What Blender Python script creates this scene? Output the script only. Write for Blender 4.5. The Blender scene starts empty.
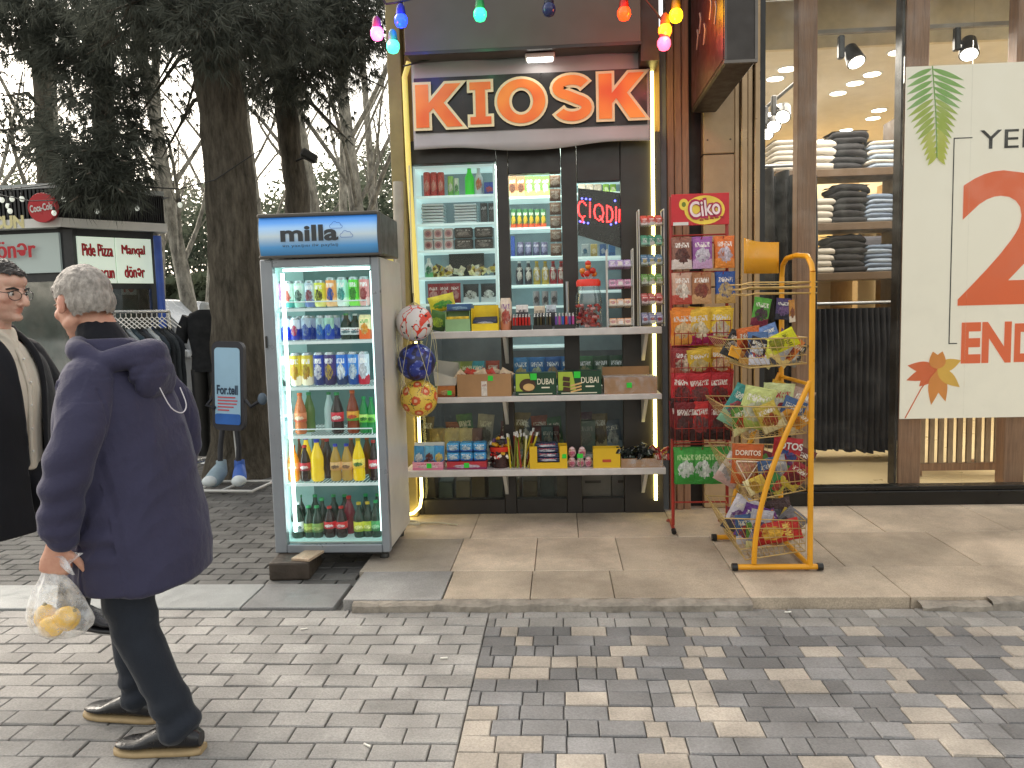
import bpy, bmesh, math, random
from mathutils import Vector, Matrix, noise
R = math.radians; PI = math.pi
scene = bpy.context.scene; COL = scene.collection
rnd = random.Random(11)
V = Vector

# ---------------------------------------------------------------- camera
F = 770.0; CAMH = 1.53
CM = Matrix.Rotation(R(3.6), 3, 'Z') @ Matrix.Rotation(R(90 - 5.2), 3, 'X') @ Matrix.Rotation(R(-1.5), 3, 'Z')
cam_d = bpy.data.cameras.new('camera'); cam = bpy.data.objects.new('camera', cam_d); COL.objects.link(cam)
cam.location = (0, 0, CAMH); cam.rotation_euler = CM.to_euler()
cam_d.sensor_width = 36; cam_d.lens = F / 1024 * 36; cam_d.clip_end = 2000; cam_d.clip_start = .05
scene.camera = cam

def at(px, py, Y=None, Z=None):
    """the point of the plane Y=... or Z=... seen at a given place"""
    d = CM @ V(((px - 512) / F, -(py - 384) / F, -1))
    t = Y / d.y if Y is not None else (Z - CAMH) / d.z
    return V((0, 0, CAMH)) + d * t
def axx(px, py, Y): return at(px, py, Y).x
def azz(px, py, Y): return at(px, py, Y).z

# ---------------------------------------------------------------- colours and materials
def C(h):
    h = h.lstrip('#'); o = []
    for i in (0, 2, 4):
        c = int(h[i:i + 2], 16) / 255
        o.append(c / 12.92 if c <= .04045 else ((c + .055) / 1.055) ** 2.4)
    return tuple(o)
def c4(c):
    if isinstance(c, str): c = C(c)
    return (c[0], c[1], c[2], 1)

class NT:
    def __init__(s, name):
        s.m = bpy.data.materials.new(name); s.m.use_nodes = True; s.t = s.m.node_tree; s.t.nodes.clear()
        s.out = s.n('ShaderNodeOutputMaterial')
    def n(s, typ, **kw):
        k = s.t.nodes.new(typ)
        for a, b in kw.items(): setattr(k, a, b)
        return k
    def l(s, a, b): s.t.links.new(a, b)
    def put(s, sock, v):
        if hasattr(v, 'links') or isinstance(v, bpy.types.NodeSocket): s.l(v, sock)
        elif isinstance(v, (tuple, list)) and sock.type == 'VECTOR': sock.default_value = v
        elif isinstance(v, (tuple, list, str)): sock.default_value = c4(v) if (isinstance(v, str) or len(v) == 3) else v
        else: sock.default_value = v
    def math(s, op, a, b=0., c=None):
        k = s.n('ShaderNodeMath', operation=op); s.put(k.inputs[0], a); s.put(k.inputs[1], b)
        if c is not None: s.put(k.inputs[2], c)
        return k.outputs[0]
    def mix(s, f, a, b):
        k = s.n('ShaderNodeMix', data_type='RGBA'); s.put(k.inputs[0], f); s.put(k.inputs[6], a); s.put(k.inputs[7], b)
        return k.outputs[2]
    def noise(s, scale, vec=None, det=3, rough=.6):
        k = s.n('ShaderNodeTexNoise'); k.inputs['Scale'].default_value = scale; k.inputs['Detail'].default_value = det
        k.inputs['Roughness'].default_value = rough
        if vec is not None: s.l(vec, k.inputs['Vector'])
        return k.outputs['Fac']
    def coord(s, which='Object'): return s.n('ShaderNodeTexCoord').outputs[which]
    def ramp(s, f, a, b, lo=.35, hi=.65):
        k = s.n('ShaderNodeMapRange'); s.put(k.inputs[0], f); k.inputs[1].default_value = lo; k.inputs[2].default_value = hi
        k.inputs[3].default_value = a; k.inputs[4].default_value = b
        return k.outputs[0]
    def mapping(s, vec, scale=(1, 1, 1), rot=(0, 0, 0)):
        k = s.n('ShaderNodeMapping'); s.l(vec, k.inputs[0]); k.inputs['Scale'].default_value = scale; k.inputs['Rotation'].default_value = rot
        return k.outputs[0]
    def pbr(s, col, rough=.6, metal=0., spec=.5, bump=None, bstr=.3, bdist=.01, **kw):
        p = s.n('ShaderNodeBsdfPrincipled'); s.put(p.inputs['Base Color'], col); s.put(p.inputs['Roughness'], rough)
        s.put(p.inputs['Metallic'], metal); s.put(p.inputs['Specular IOR Level'], spec)
        for a, b in kw.items(): s.put(p.inputs[a.replace('_', ' ')], b)
        if bump is not None:
            k = s.n('ShaderNodeBump'); k.inputs['Strength'].default_value = bstr; k.inputs['Distance'].default_value = bdist
            s.l(bump, k.inputs['Height']); s.l(k.outputs[0], p.inputs['Normal'])
        s.l(p.outputs[0], s.out.inputs[0]); return s.m

def scl(c, k):
    if isinstance(c, str): c = C(c)
    return tuple(min(1, x * k) for x in c)

def mat(name, col, rough=.6, metal=0., var=.15, scale=6., bump=0., bscale=80., spec=.5, stretch=(1, 1, 1), **kw):
    N = NT(name); co = N.mapping(N.coord(), stretch)
    f = N.ramp(N.noise(scale, co), 0, 1, .3, .7)
    c = N.mix(f, scl(col, 1 - var), scl(col, 1 + var))
    r = N.ramp(N.noise(scale * 2.3, co), max(0, rough - .08), min(1, rough + .08))
    b = N.noise(bscale, co) if bump else None
    return N.pbr(c, r, metal, spec, b, bump, **kw)

def vcmat(name, rough=.7, var=.18, scale=5., fine=90., fvar=.12, bump=.2, spec=.4, stain=0.):
    N = NT(name); co = N.coord(); a = N.n('ShaderNodeAttribute', attribute_name='Col').outputs['Color']
    f = N.math('MULTIPLY', N.ramp(N.noise(scale, co, 5), 1 - var, 1 + var, .25, .75), N.ramp(N.noise(fine, co), 1 - fvar, 1 + fvar, .3, .7))
    if stain: f = N.math('MULTIPLY', f, N.ramp(N.noise(1.1, co, 6, .7), 1 - stain, 1, .35, .6))
    k = N.n('ShaderNodeVectorMath', operation='SCALE'); N.l(a, k.inputs[0]); N.l(f, k.inputs['Scale'])
    return N.pbr(k.outputs[0], N.ramp(N.noise(scale * 2, co), rough - .15, rough + .1), 0, spec, N.noise(fine, co), bump)

def emis(name, col, st):
    N = NT(name); e = N.n('ShaderNodeEmission'); N.put(e.inputs[0], col); e.inputs[1].default_value = st
    N.l(e.outputs[0], N.out.inputs[0]); return N.m

def glow(name, col, st, rough=.4):
    """a surface that also emits: lit plastic, or glow standing in for light on unlit things"""
    N = NT(name); return N.pbr(col, rough, 0, .5, None, Emission_Color=col, Emission_Strength=st)

def glassmat(name, tint=(1, 1, 1), fac=.06, rough=.02, dirt=0.):
    N = NT(name); t = N.n('ShaderNodeBsdfTransparent'); N.put(t.inputs[0], tint)
    g = N.n('ShaderNodeBsdfGlossy'); g.inputs['Roughness'].default_value = rough
    lw = N.n('ShaderNodeLayerWeight'); lw.inputs[0].default_value = .1
    f = N.math('MULTIPLY_ADD', lw.outputs['Fresnel'], .4, fac)
    if dirt: f = N.math('MULTIPLY_ADD', N.ramp(N.noise(5, N.coord(), 5), 0, 1, .45, .8), dirt, f)
    m = N.n('ShaderNodeMixShader'); N.l(f, m.inputs[0]); N.l(t.outputs[0], m.inputs[1]); N.l(g.outputs[0], m.inputs[2])
    N.l(m.outputs[0], N.out.inputs[0]); return N.m

def plasticwrap(name, tint=(1, 1, 1), white=.12, fac=.1):
    N = NT(name); t = N.n('ShaderNodeBsdfTransparent'); N.put(t.inputs[0], tint)
    g = N.n('ShaderNodeBsdfPrincipled'); N.put(g.inputs['Base Color'], (.9, .92, .95)); g.inputs['Roughness'].default_value = .15
    nz = N.noise(22, N.coord(), 4); lw = N.n('ShaderNodeLayerWeight'); lw.inputs[0].default_value = .35
    f = N.math('ADD', N.math('MULTIPLY', lw.outputs['Facing'], .55), N.ramp(nz, white * .3, white * 2.2, .4, .7))
    k = N.n('ShaderNodeBump'); k.inputs['Strength'].default_value = .8; k.inputs['Distance'].default_value = .01; N.l(nz, k.inputs['Height']); N.l(k.outputs[0], g.inputs['Normal'])
    m = N.n('ShaderNodeMixShader'); N.l(f, m.inputs[0]); N.l(t.outputs[0], m.inputs[1]); N.l(g.outputs[0], m.inputs[2])
    N.l(m.outputs[0], N.out.inputs[0]); return N.m

def wood(name, col, dark, scale=(14, 14, 1.2), rough=.5):
    N = NT(name); co = N.mapping(N.coord(), scale)
    f = N.ramp(N.noise(2.2, co, 6, .65), 0, 1, .3, .7)
    c = N.mix(f, dark, col); f2 = N.ramp(N.noise(9, co, 3), .85, 1.1)
    k = N.n('ShaderNodeVectorMath', operation='SCALE'); N.l(c, k.inputs[0]); N.l(f2, k.inputs['Scale'])
    return N.pbr(k.outputs[0], N.ramp(f, rough - .1, rough + .1), 0, .4, N.noise(4, co, 5), .25)

_packs = {}
def pack(base, band=None, blob=None, mark=None, rough=.35, seed=0., bandh=.3, foil=0., emit=0.):
    """printed packaging: bands, a picture in the middle and small marks, from the bounding-box coordinates"""
    key = (base, band, blob, mark, rough, seed, bandh, foil, emit)
    if key in _packs: return _packs[key]
    N = NT('printed_pack'); g = N.coord('Generated'); sp = N.n('ShaderNodeSeparateXYZ'); N.l(g, sp.inputs[0])
    x, z = sp.outputs[0], sp.outputs[2]
    k = N.n('ShaderNodeVectorMath', operation='ADD'); N.l(g, k.inputs[0]); k.inputs[1].default_value = (seed * 3.1, seed * 1.7, seed * 2.3)
    n1 = N.noise(3.2, k.outputs[0], 3); n2 = N.noise(5.5, N.mapping(k.outputs[0], (1.2, 1.2, 1.6)), 3, .6)
    c = N.mix(N.ramp(n1, 0, 1), scl(base, .8), scl(base, 1.12))
    if band: c = N.mix(N.math('LESS_THAN', N.math('ADD', z, N.math('MULTIPLY', N.math('SUBTRACT', n1, .5), .25)), bandh), c, band)
    if blob:
        e = N.math('ADD', N.math('POWER', N.math('ABSOLUTE', N.math('DIVIDE', N.math('SUBTRACT', x, .5), .36)), 2.),
                   N.math('POWER', N.math('ABSOLUTE', N.math('DIVIDE', N.math('SUBTRACT', z, .42), .24)), 2.))
        e = N.math('ADD', e, N.math('MULTIPLY', N.math('SUBTRACT', n2, .5), 2.0))
        c = N.mix(N.math('LESS_THAN', e, .9), c, N.mix(N.ramp(N.noise(11, k.outputs[0], 2), 0, 1, .4, .6), N.mix(N.ramp(n1, 0, 1, .42, .58), blob, scl(base, .55)), scl(blob, .6)))
    if mark:
        inl = N.math('LESS_THAN', N.math('ABSOLUTE', N.math('SUBTRACT', z, .74)), .075)
        inx = N.math('LESS_THAN', N.math('ABSOLUTE', N.math('SUBTRACT', x, .5)), .36)
        n3 = N.noise(16, N.mapping(k.outputs[0], (1.7, 1.7, .35)), 1, .5)
        c = N.mix(N.math('MULTIPLY', N.math('MULTIPLY', inl, inx), N.math('GREATER_THAN', n3, .5)), c, mark)
    b = N.noise(6, k.outputs[0], 5, .65)
    kw = {}
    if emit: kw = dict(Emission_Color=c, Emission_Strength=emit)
    _packs[key] = N.pbr(c, rough, foil, .5, b, .55 if foil else .2, .03, **kw)
    return _packs[key]

# ---------------------------------------------------------------- mesh builder
def rotz(a): return Matrix.Rotation(a, 3, 'Z')
class MB:
    def __init__(s): s.Vs = []; s.F = []; s.M = []; s.Cc = []; s.S = []; s.mi = 0; s.c = None; s.sm = False
    def add(s, vs, fs, sm=None):
        b = len(s.Vs); s.Vs += [V(v) for v in vs]
        for f in fs:
            s.F.append([b + i for i in f]); s.M.append(s.mi); s.Cc.append(s.c); s.S.append(s.sm if sm is None else sm)
        return s
    def box(s, c, size, M=None, bev=0., seg=1):
        c = V(c)
        if not bev:
            vs = [V((x * size[0] / 2, y * size[1] / 2, z * size[2] / 2)) for x in (-1, 1) for y in (-1, 1) for z in (-1, 1)]
            fs = [(0, 1, 3, 2), (4, 6, 7, 5), (0, 4, 5, 1), (2, 3, 7, 6), (0, 2, 6, 4), (1, 5, 7, 3)]
        else:
            bm = bmesh.new(); bmesh.ops.create_cube(bm, size=1)
            bmesh.ops.scale(bm, vec=size, verts=bm.verts)
            bmesh.ops.bevel(bm, geom=bm.edges[:], offset=min(bev, min(size) * .45), segments=seg, affect='EDGES', profile=.5)
            bm.verts.index_update(); vs = [v.co.copy() for v in bm.verts]; fs = [[v.index for v in f.verts] for f in bm.faces]; bm.free()
        if M: vs = [M @ v for v in vs]
        return s.add([v + c for v in vs], fs)
    def span(s, a, b, bev=0.):
        a, b = V(a), V(b); return s.box((a + b) / 2, [abs(b[i] - a[i]) for i in range(3)], None, bev)
    def ring_loft(s, rings, cap=True, closed=True, sm=True):
        n = len(rings[0]); vs = [v for r in rings for v in r]; fs = []
        for i in range(len(rings) - 1):
            for j in range(n if closed else n - 1):
                k = (j + 1) % n; fs.append((i * n + j, i * n + k, (i + 1) * n + k, (i + 1) * n + j))
        s.add(vs, fs, sm)
        if cap and closed:
            s.add(rings[0], [list(range(n))[::-1]], False); s.add(rings[-1], [list(range(n))], False)
        return s
    def tube(s, path, r, n=8, cap=True, sm=True, flat=1.):
        path = [V(p) for p in path]; m = len(path); rs = r if isinstance(r, (list, tuple)) else [r] * m
        rings = []; up = None
        for i, p in enumerate(path):
            t = (path[min(i + 1, m - 1)] - path[max(i - 1, 0)]).normalized()
            if up is None:
                up = V((0, 0, 1)) if abs(t.z) < .9 else V((0, 1, 0))
            u = t.cross(up)
            if u.length < 1e-6: u = t.orthogonal()
            u.normalize(); w = u.cross(t).normalized(); up = w
            rings.append([p + (u * math.cos(2 * PI * k / n) + w * math.sin(2 * PI * k / n) * flat) * rs[i] for k in range(n)])
        return s.ring_loft(rings, cap, True, sm)
    def lathe(s, prof, n=14, c=(0, 0, 0), M=None, sm=True):
        c = V(c); rings = []
        for r, z in prof:
            ring = [V((r * math.cos(2 * PI * k / n), r * math.sin(2 * PI * k / n), z)) for k in range(n)]
            rings.append([c + (M @ v if M else v) for v in ring])
        return s.ring_loft(rings, True, True, sm)
    def ell(s, c, r, nu=14, nv=9, M=None):
        c = V(c); rings = []
        if not isinstance(r, (tuple, list)): r = (r, r, r)
        for j in range(nv + 1):
            th = PI * (j / nv) * .998 + .0015
            ring = [V((r[0] * math.sin(th) * math.cos(2 * PI * k / nu), r[1] * math.sin(th) * math.sin(2 * PI * k / nu), -r[2] * math.cos(th))) for k in range(nu)]
            rings.append([c + (M @ v if M else v) for v in ring])
        return s.ring_loft(rings, True, True, True)
    def grid(s, fn, nu, nv, sm=True):
        vs = [V(fn(i / nu, j / nv)) for j in range(nv + 1) for i in range(nu + 1)]
        fs = [(j * (nu + 1) + i, j * (nu + 1) + i + 1, (j + 1) * (nu + 1) + i + 1, (j + 1) * (nu + 1) + i) for j in range(nv) for i in range(nu)]
        return s.add(vs, fs, sm)
    def mesh(s, mats, off=V((0, 0, 0)), name='mesh'):
        me = bpy.data.meshes.new(name)
        me.from_pydata([v - off for v in s.Vs], [], s.F)
        for m in (mats if isinstance(mats, (list, tuple)) else [mats]): me.materials.append(m)
        me.polygons.foreach_set('material_index', s.M); me.polygons.foreach_set('use_smooth', s.S)
        if any(c is not None for c in s.Cc):
            at_ = me.color_attributes.new('Col', 'FLOAT_COLOR', 'CORNER'); buf = []
            for f, c in zip(s.F, s.Cc):
                c = c or (1, 1, 1); buf += [c[0], c[1], c[2], 1] * len(f)
            at_.data.foreach_set('color', buf)
        me.update(); return me
    def build(s, name, mats, parent=None, origin=None):
        if parent is None:
            if origin is None:
                lo = [min(v[i] for v in s.Vs) for i in range(3)]; hi = [max(v[i] for v in s.Vs) for i in range(3)]
                origin = V(((lo[0] + hi[0]) / 2, (lo[1] + hi[1]) / 2, lo[2]))
            off = V(origin)
        else: off = wloc(parent)
        me = s.mesh(mats, off, name); o = bpy.data.objects.new(name, me); COL.objects.link(o)
        if parent is None: o.location = off
        else: o.parent = parent
        return o
def wloc(o):
    p = V(o.location)
    while o.parent: o = o.parent; p = p + V(o.location)
    return p
def tag(o, label=None, cat=None, group=None, kind=None):
    if label: o['label'] = label
    if cat: o['category'] = cat
    if group: o['group'] = group
    if kind: o['kind'] = kind
    return o
def thing(name, loc, label, cat, group=None):
    o = bpy.data.objects.new(name, None); COL.objects.link(o); o.location = loc; o.empty_display_size = .1
    return tag(o, label, cat, group)
def struct(o): o['kind'] = 'structure'; return o
def dup(o, loc=None, rot=None, label=None, group=None, scale=None, mats=None):
    c = o.copy(); COL.objects.link(c)
    if loc is not None: c.location = loc
    if rot is not None: c.rotation_euler = rot
    if scale is not None: c.scale = scale
    if label: c['label'] = label
    if group: c['group'] = group
    for ch in list(o.children):
        d = ch.copy(); COL.objects.link(d); d.parent = c
        for g in list(ch.children):
            e = g.copy(); COL.objects.link(e); e.parent = d
    return c
def setmat(o, m, slot=0):
    """a copy with its own printed design: own mesh, shared shape"""
    o.data = o.data.copy(); o.data.materials[slot] = m; return o

# ---------------------------------------------------------------- lettering
_tc = {}
def text_geo(s, bold=0.):
    if (s, bold) in _tc: return _tc[(s, bold)]
    cu = bpy.data.curves.new('lettering', 'FONT'); cu.body = s; cu.size = 1; cu.offset = bold; cu.resolution_u = 4
    o = bpy.data.objects.new('lettering', cu); COL.objects.link(o)
    dg = bpy.context.evaluated_depsgraph_get(); me = o.evaluated_get(dg).to_mesh()
    g = ([v.co.copy() for v in me.vertices], [list(p.vertices) for p in me.polygons])
    o.evaluated_get(dg).to_mesh_clear(); bpy.data.objects.remove(o); bpy.data.curves.remove(cu)
    _tc[(s, bold)] = g; return g
def flat_geo(polys, off=0.):
    cu = bpy.data.curves.new('shape', 'CURVE'); cu.dimensions = '2D'; cu.fill_mode = 'BOTH'; cu.offset = off
    for p in polys:
        sp = cu.splines.new('POLY'); sp.points.add(len(p) - 1); sp.use_cyclic_u = True
        for q, v in zip(sp.points, p): q.co = (v[0], v[1], 0, 1)
    o = bpy.data.objects.new('shape', cu); COL.objects.link(o)
    dg = bpy.context.evaluated_depsgraph_get(); me = o.evaluated_get(dg).to_mesh()
    g = ([v.co.copy() for v in me.vertices], [list(p.vertices) for p in me.polygons])
    o.evaluated_get(dg).to_mesh_clear(); bpy.data.objects.remove(o); bpy.data.curves.remove(cu); return g
def put_geo(mb, g, fn):
    """place flat geometry through fn(x, y) -> point"""
    mb.add([fn(v.x, v.y) for v in g[0]], g[1], False)
def text(mb, s, c, w=None, h=None, M=None, bold=0., yoff=0.):
    """flat lettering facing -Y (then turned by M), centred on c, w wide and h high over its bounding box"""
    vs, fs = text_geo(s, bold); c = V(c)
    x0, x1 = min(v.x for v in vs), max(v.x for v in vs); y0, y1 = min(v.y for v in vs), max(v.y for v in vs)
    sy = h / (y1 - y0) if h else w / (x1 - x0); sx = w / (x1 - x0) if w else sy
    out = []
    for v in vs:
        p = V(((v.x - (x0 + x1) / 2) * sx, -.001 - yoff, (v.y - (y0 + y1) / 2) * sy)); out.append(c + (M @ p if M else p))
    mb.add(out, fs, False)
def disc(mb, c, rx, rz, n=24, yoff=0., M=None):
    c = V(c); pts = [V((rx * math.cos(2 * PI * k / n), -yoff, rz * math.sin(2 * PI * k / n))) for k in range(n)]
    mb.add([c + (M @ p if M else p) for p in pts], [list(range(n))], False)
ORD = ['first', 'second', 'third', 'fourth', 'fifth', 'sixth', 'seventh', 'eighth', 'ninth', 'tenth', 'eleventh', 'twelfth']

# ---------------------------------------------------------------- world, sun
SUN_EL, SUN_AZ = 38, -50      # azimuth from +Y towards +X
w = bpy.data.worlds.new('World'); scene.world = w; w.use_nodes = True
wt = w.node_tree; wt.nodes.clear()
sky = wt.nodes.new('ShaderNodeTexSky'); sky.sky_type = 'NISHITA'; sky.sun_disc = False
sky.sun_elevation = R(SUN_EL); sky.sun_rotation = R(SUN_AZ); sky.air_density = 1.6; sky.dust_density = 4.
hs = wt.nodes.new('ShaderNodeHueSaturation'); hs.inputs['Saturation'].default_value = .3; hs.inputs['Value'].default_value = 2.75
bg = wt.nodes.new('ShaderNodeBackground'); bg.inputs[1].default_value = .15
wo = wt.nodes.new('ShaderNodeOutputWorld')
tn = wt.nodes.new('ShaderNodeMix'); tn.data_type = 'RGBA'; tn.blend_type = 'MULTIPLY'; tn.inputs[0].default_value = 1; tn.inputs[7].default_value = (1, .945, .86, 1)
wt.links.new(sky.outputs[0], hs.inputs['Color']); wt.links.new(hs.outputs[0], tn.inputs[6]); wt.links.new(tn.outputs[2], bg.inputs[0]); wt.links.new(bg.outputs[0], wo.inputs[0])
sd = bpy.data.lights.new('sun', 'SUN'); sd.energy = 1.5; sd.angle = R(40); sd.color = (1, .95, .87)
sun = bpy.data.objects.new('sun', sd); COL.objects.link(sun)
sdir = V((math.sin(R(SUN_AZ)) * math.cos(R(SUN_EL)), math.cos(R(SUN_AZ)) * math.cos(R(SUN_EL)), math.sin(R(SUN_EL))))
sun.rotation_euler = sdir.to_track_quat('Z', 'Y').to_euler(); sun.location = (0, 0, 12)
scene.view_settings.view_transform = 'Standard'; scene.view_settings.look = 'None'; scene.view_settings.exposure = 0
scene.cycles.use_denoising = True; scene.cycles.max_bounces = 8; scene.cycles.transparent_max_bounces = 24
scene.cycles.diffuse_bounces = 3; scene.cycles.glossy_bounces = 3; scene.cycles.sample_clamp_indirect = 6
scene.cycles.caustics_reflective = False; scene.cycles.caustics_refractive = False
def lamp(name, typ, loc, energy, col=(1, 1, 1), size=.3, target=None, **kw):
    d = bpy.data.lights.new(name, typ); d.energy = energy; d.color = col
    if typ == 'AREA': d.size = size
    else: d.shadow_soft_size = size
    for a, b in kw.items(): setattr(d, a, b)
    o = bpy.data.objects.new(name, d); COL.objects.link(o); o.location = loc
    if target is not None: o.rotation_euler = (V(loc) - V(target)).to_track_quat('Z', 'Y').to_euler()
    return o

# shared materials
BLACK = mat('black_frame', '#272726', .45, 0, .2)
WHITEP = mat('white_paint', '#d8d8d4', .45, 0, .06)
SILVER = mat('brushed_metal', '#a9adb2', .35, .6, .06, 3, .05, 200)
CARD = mat('cardboard', '#a9825a', .8, 0, .12, 5, .15, 60)
PAPERW = mat('white_card', '#dedcd6', .7, 0, .05)
CHROME = mat('steel_wire', '#c9cbcb', .25, .9, .05)
PVC = mat('black_plastic', '#141416', .4, 0, .15)
GLASS = glassmat('window_glass', (.96, .98, .97), .012, .01)
ACRYL = glassmat('clear_acrylic', (.95, .97, .97), .08, .05)
GREENTAG = mat('green_price_tag', '#2fcf3a', .5, 0, .05)
# ================================================================ ground
KY = 3.87; PZ = .05           # kerb line, height of the raised pavement
FY = 5.6                      # kiosk front
BRICK = vcmat('paving_stone', .75, .24, 4.5, 120, .17, .35, .35, .24)
def pave(mb, x0, x1, y0, y1, z, bh, widths, colfn, gap=.005, bond=True, jit=.0015, maxy=None):
    y = y0; row = 0
    while y < y1 - 1e-4:
        x = x0 - (rnd.random() * widths[0] if not bond else (widths[0] / 2 if row % 2 else 0)); yb = min(y + bh, y1)
        while x < x1:
            wd = widths[0] if bond else rnd.choice(widths)
            a, b = max(x, x0) + gap / 2, min(x + wd, x1) - gap / 2
            if b - a > .015:
                q = y + gap / 2, yb - gap / 2; zz = z + rnd.uniform(-jit, jit); e = .004; tl = rnd.uniform(-jit, jit)
                mb.c = colfn(a, y)
                vs = [(a, q[0], z - .02), (b, q[0], z - .02), (b, q[1], z - .02), (a, q[1], z - .02),
                      (a, q[0], zz - .004), (b, q[0], zz - .004), (b, q[1], zz - .004), (a, q[1], zz - .004),
                      (a + e, q[0] + e, zz + tl), (b - e, q[0] + e, zz), (b - e, q[1] - e, zz), (a + e, q[1] - e, zz + tl)]
                fs = [(8, 9, 10, 11)]
                for k in range(4):
                    n = (k + 1) % 4; fs += [(k, n, 4 + n, 4 + k), (4 + k, 4 + n, 8 + n, 8 + k)]
                mb.add(vs, fs, False)
            x += wd
        y = yb; row += 1
    return mb
def grey(lo, hi, tint=(1.04, 1.0, .945)):
    def f(x, y):
        k = rnd.uniform(lo, hi) * (1 + .12 * noise.noise(V((x * 1.3, y * 1.3, 3)))); return (k * tint[0], k * tint[1], k * tint[2])
    return f
def blocks(x, y):
    if y > KY - .24: k = rnd.uniform(.22, .33); return (k, k * .96, k * .9)
    if rnd.random() < .29: k = rnd.uniform(.31, .40); return (k, k * .89, k * .76)
    k = rnd.uniform(.13, .225); return (k, k * .985, k * .985)
# base sheet with joints, reaching the horizon
N = NT('joint_sand'); co = N.coord('Object'); bt = N.n('ShaderNodeTexBrick'); N.l(co, bt.inputs['Vector'])
bt.inputs['Scale'].default_value = 1; bt.inputs['Brick Width'].default_value = .2; bt.inputs['Row Height'].default_value = .1
bt.inputs['Mortar Size'].default_value = .004; bt.inputs['Color1'].default_value = (.2, .195, .18, 1); bt.inputs['Color2'].default_value = (.15, .147, .14, 1); bt.inputs['Mortar'].default_value = (.11, .105, .095, 1)
far_pave = N.pbr(N.mix(N.ramp(N.noise(.8, co, 5), 0, .5), bt.outputs['Color'], (.12, .117, .11)), .8, 0, .3, bt.outputs['Fac'], .3, .005)
mb = MB(); mb.add([(-300, -60, -.022), (300, -60, -.022), (300, 400, -.022), (-300, 400, -.022)], [(0, 1, 2, 3)])
struct(mb.build('ground', far_pave))
JX = -.39
mb = MB(); pave(mb, -4.2, JX, 1.15, KY, 0, .1047, [.212], grey(.25, .34), jit=.0028); struct(mb.build('street', BRICK))
mb = MB(); pave(mb, JX, 4.6, 1.15, KY, 0, .1088, [.17, .17, .115, .085, .17, .085], blocks, .004, False, .0028); struct(mb.build('patterned_street', BRICK))
mb = MB(); pave(mb, -7, -1.17, 4.24, 8.2, -.002, .105, [.21], grey(.095, .15, (1, .98, .93)), .009); struct(mb.build('plaza', BRICK))
# flush granite strip along the plaza edge
GRAN = vcmat('granite', .45, .12, 6, 220, .3, .12, .5, .15)
mb = MB(); x = -6.4
while x < -1.42:
    k = rnd.uniform(.24, .3); mb.c = (k * .97, k * 1.01, k)
    if x > -2.1: mb.c = (.2, .2, .2)
    mb.span((x, KY + .004, -.06), (min(x + .93, -1.22), 4.235, .012), .004); x += .936
struct(mb.build('granite_strip', GRAN))
# raised pavement of sandstone slabs
SLAB = vcmat('sandstone_slab', .7, .2, 3.2, 140, .2, .25, .4, .4)
mb = MB()
def slab(x0, x1, y0, y1, col, z=PZ):
    mb.c = scl(col, rnd.uniform(.9, 1.1)); mb.span((x0 + .002, y0 + .002, -.03), (x1 - .002, y1 - .002, z + rnd.uniform(-.001, .001)), .003)
tan, dk = (.56, .46, .35), (.4, .35, .29)
LX = -1.17
slab(LX, -.645, KY + .012, 4.33, (.32, .31, .3)); slab(-.64, -.18, KY + .03, 4.33, tan); slab(-.18, .26, KY + .03, 4.33, scl(tan, .95)); slab(.26, .95, KY + .03, 4.33, scl(tan, .86))
for a, b in ((.95, 1.75), (1.75, 2.6), (2.6, 3.5), (3.5, 4.4), (4.4, 5.4), (5.4, 6.4)): slab(a, b, KY + .03, 4.38, scl(tan, .98))
slab(-1.2, -.66, 4.33, 4.98, dk); slab(-.66, -.17, 4.33, 4.98, scl(tan, 1.05)); slab(-.17, .34, 4.33, 4.98, tan); slab(.34, .95, 4.33, 4.98, scl(tan, .9))
for a, b in ((.95, 1.6), (1.6, 2.35), (2.35, 3.1), (3.1, 3.9), (3.9, 4.7), (4.7, 5.6), (5.6, 6.4)): slab(a, b, 4.38, 5.06, tan)
for a, b in ((-1.2, -.62), (-.62, .1), (.1, .75)): slab(a, b, 4.98, 5.62, scl(tan, 1.02))
for a, b in ((.75, 1.3), (1.3, 2.1), (2.1, 2.9), (2.9, 3.7), (3.7, 4.6), (4.6, 5.5), (5.5, 6.4)): slab(a, b, 5.06 if a > .9 else 4.98, 6.0, scl(tan, 1.04))
struct(mb.build('pavement', SLAB))
mb = MB(); mb.span((LX + .01, KY + .05, -.03), (6.4, 5.9, .03)); struct(mb.build('pavement_bed', mat('mortar', '#5d574e', .9, 0, .25, 9, .4, 50)))
# broken concrete edging
CONC = mat('broken_concrete', '#8f877c', .9, 0, .28, 14, .7, 45)
def edging(x0, x1, h, y1=KY + .03):
    e = MB(); n = int((x1 - x0) / .025)
    def fn(u, v):
        x = x0 + u * (x1 - x0); j = .010 * noise.noise(V((x * 9, v * 7, 1))) + .006 * noise.noise(V((x * 31, v * 17, 5)))
        prof = [(KY - .035, -.01), (KY - .03, h * .75), (KY - .018, h), (y1 + .004, h + .003)][min(3, int(v * 3 + .5))]
        return (x, prof[0] + j, prof[1] + (j * .7 if v > .2 else 0))
    e.grid(fn, n, 3, False); return e
struct(edging(LX + .06, .95, .042).build('kerb_edge', CONC)); struct(edging(1.78, 2.12, .03).build('kerb_edge', CONC)); struct(edging(2.12, 6.4, .048).build('kerb_edge', CONC))
BUTT = mat('cigarette_paper', '#e6e2d8', .8, 0, .1)
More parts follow.
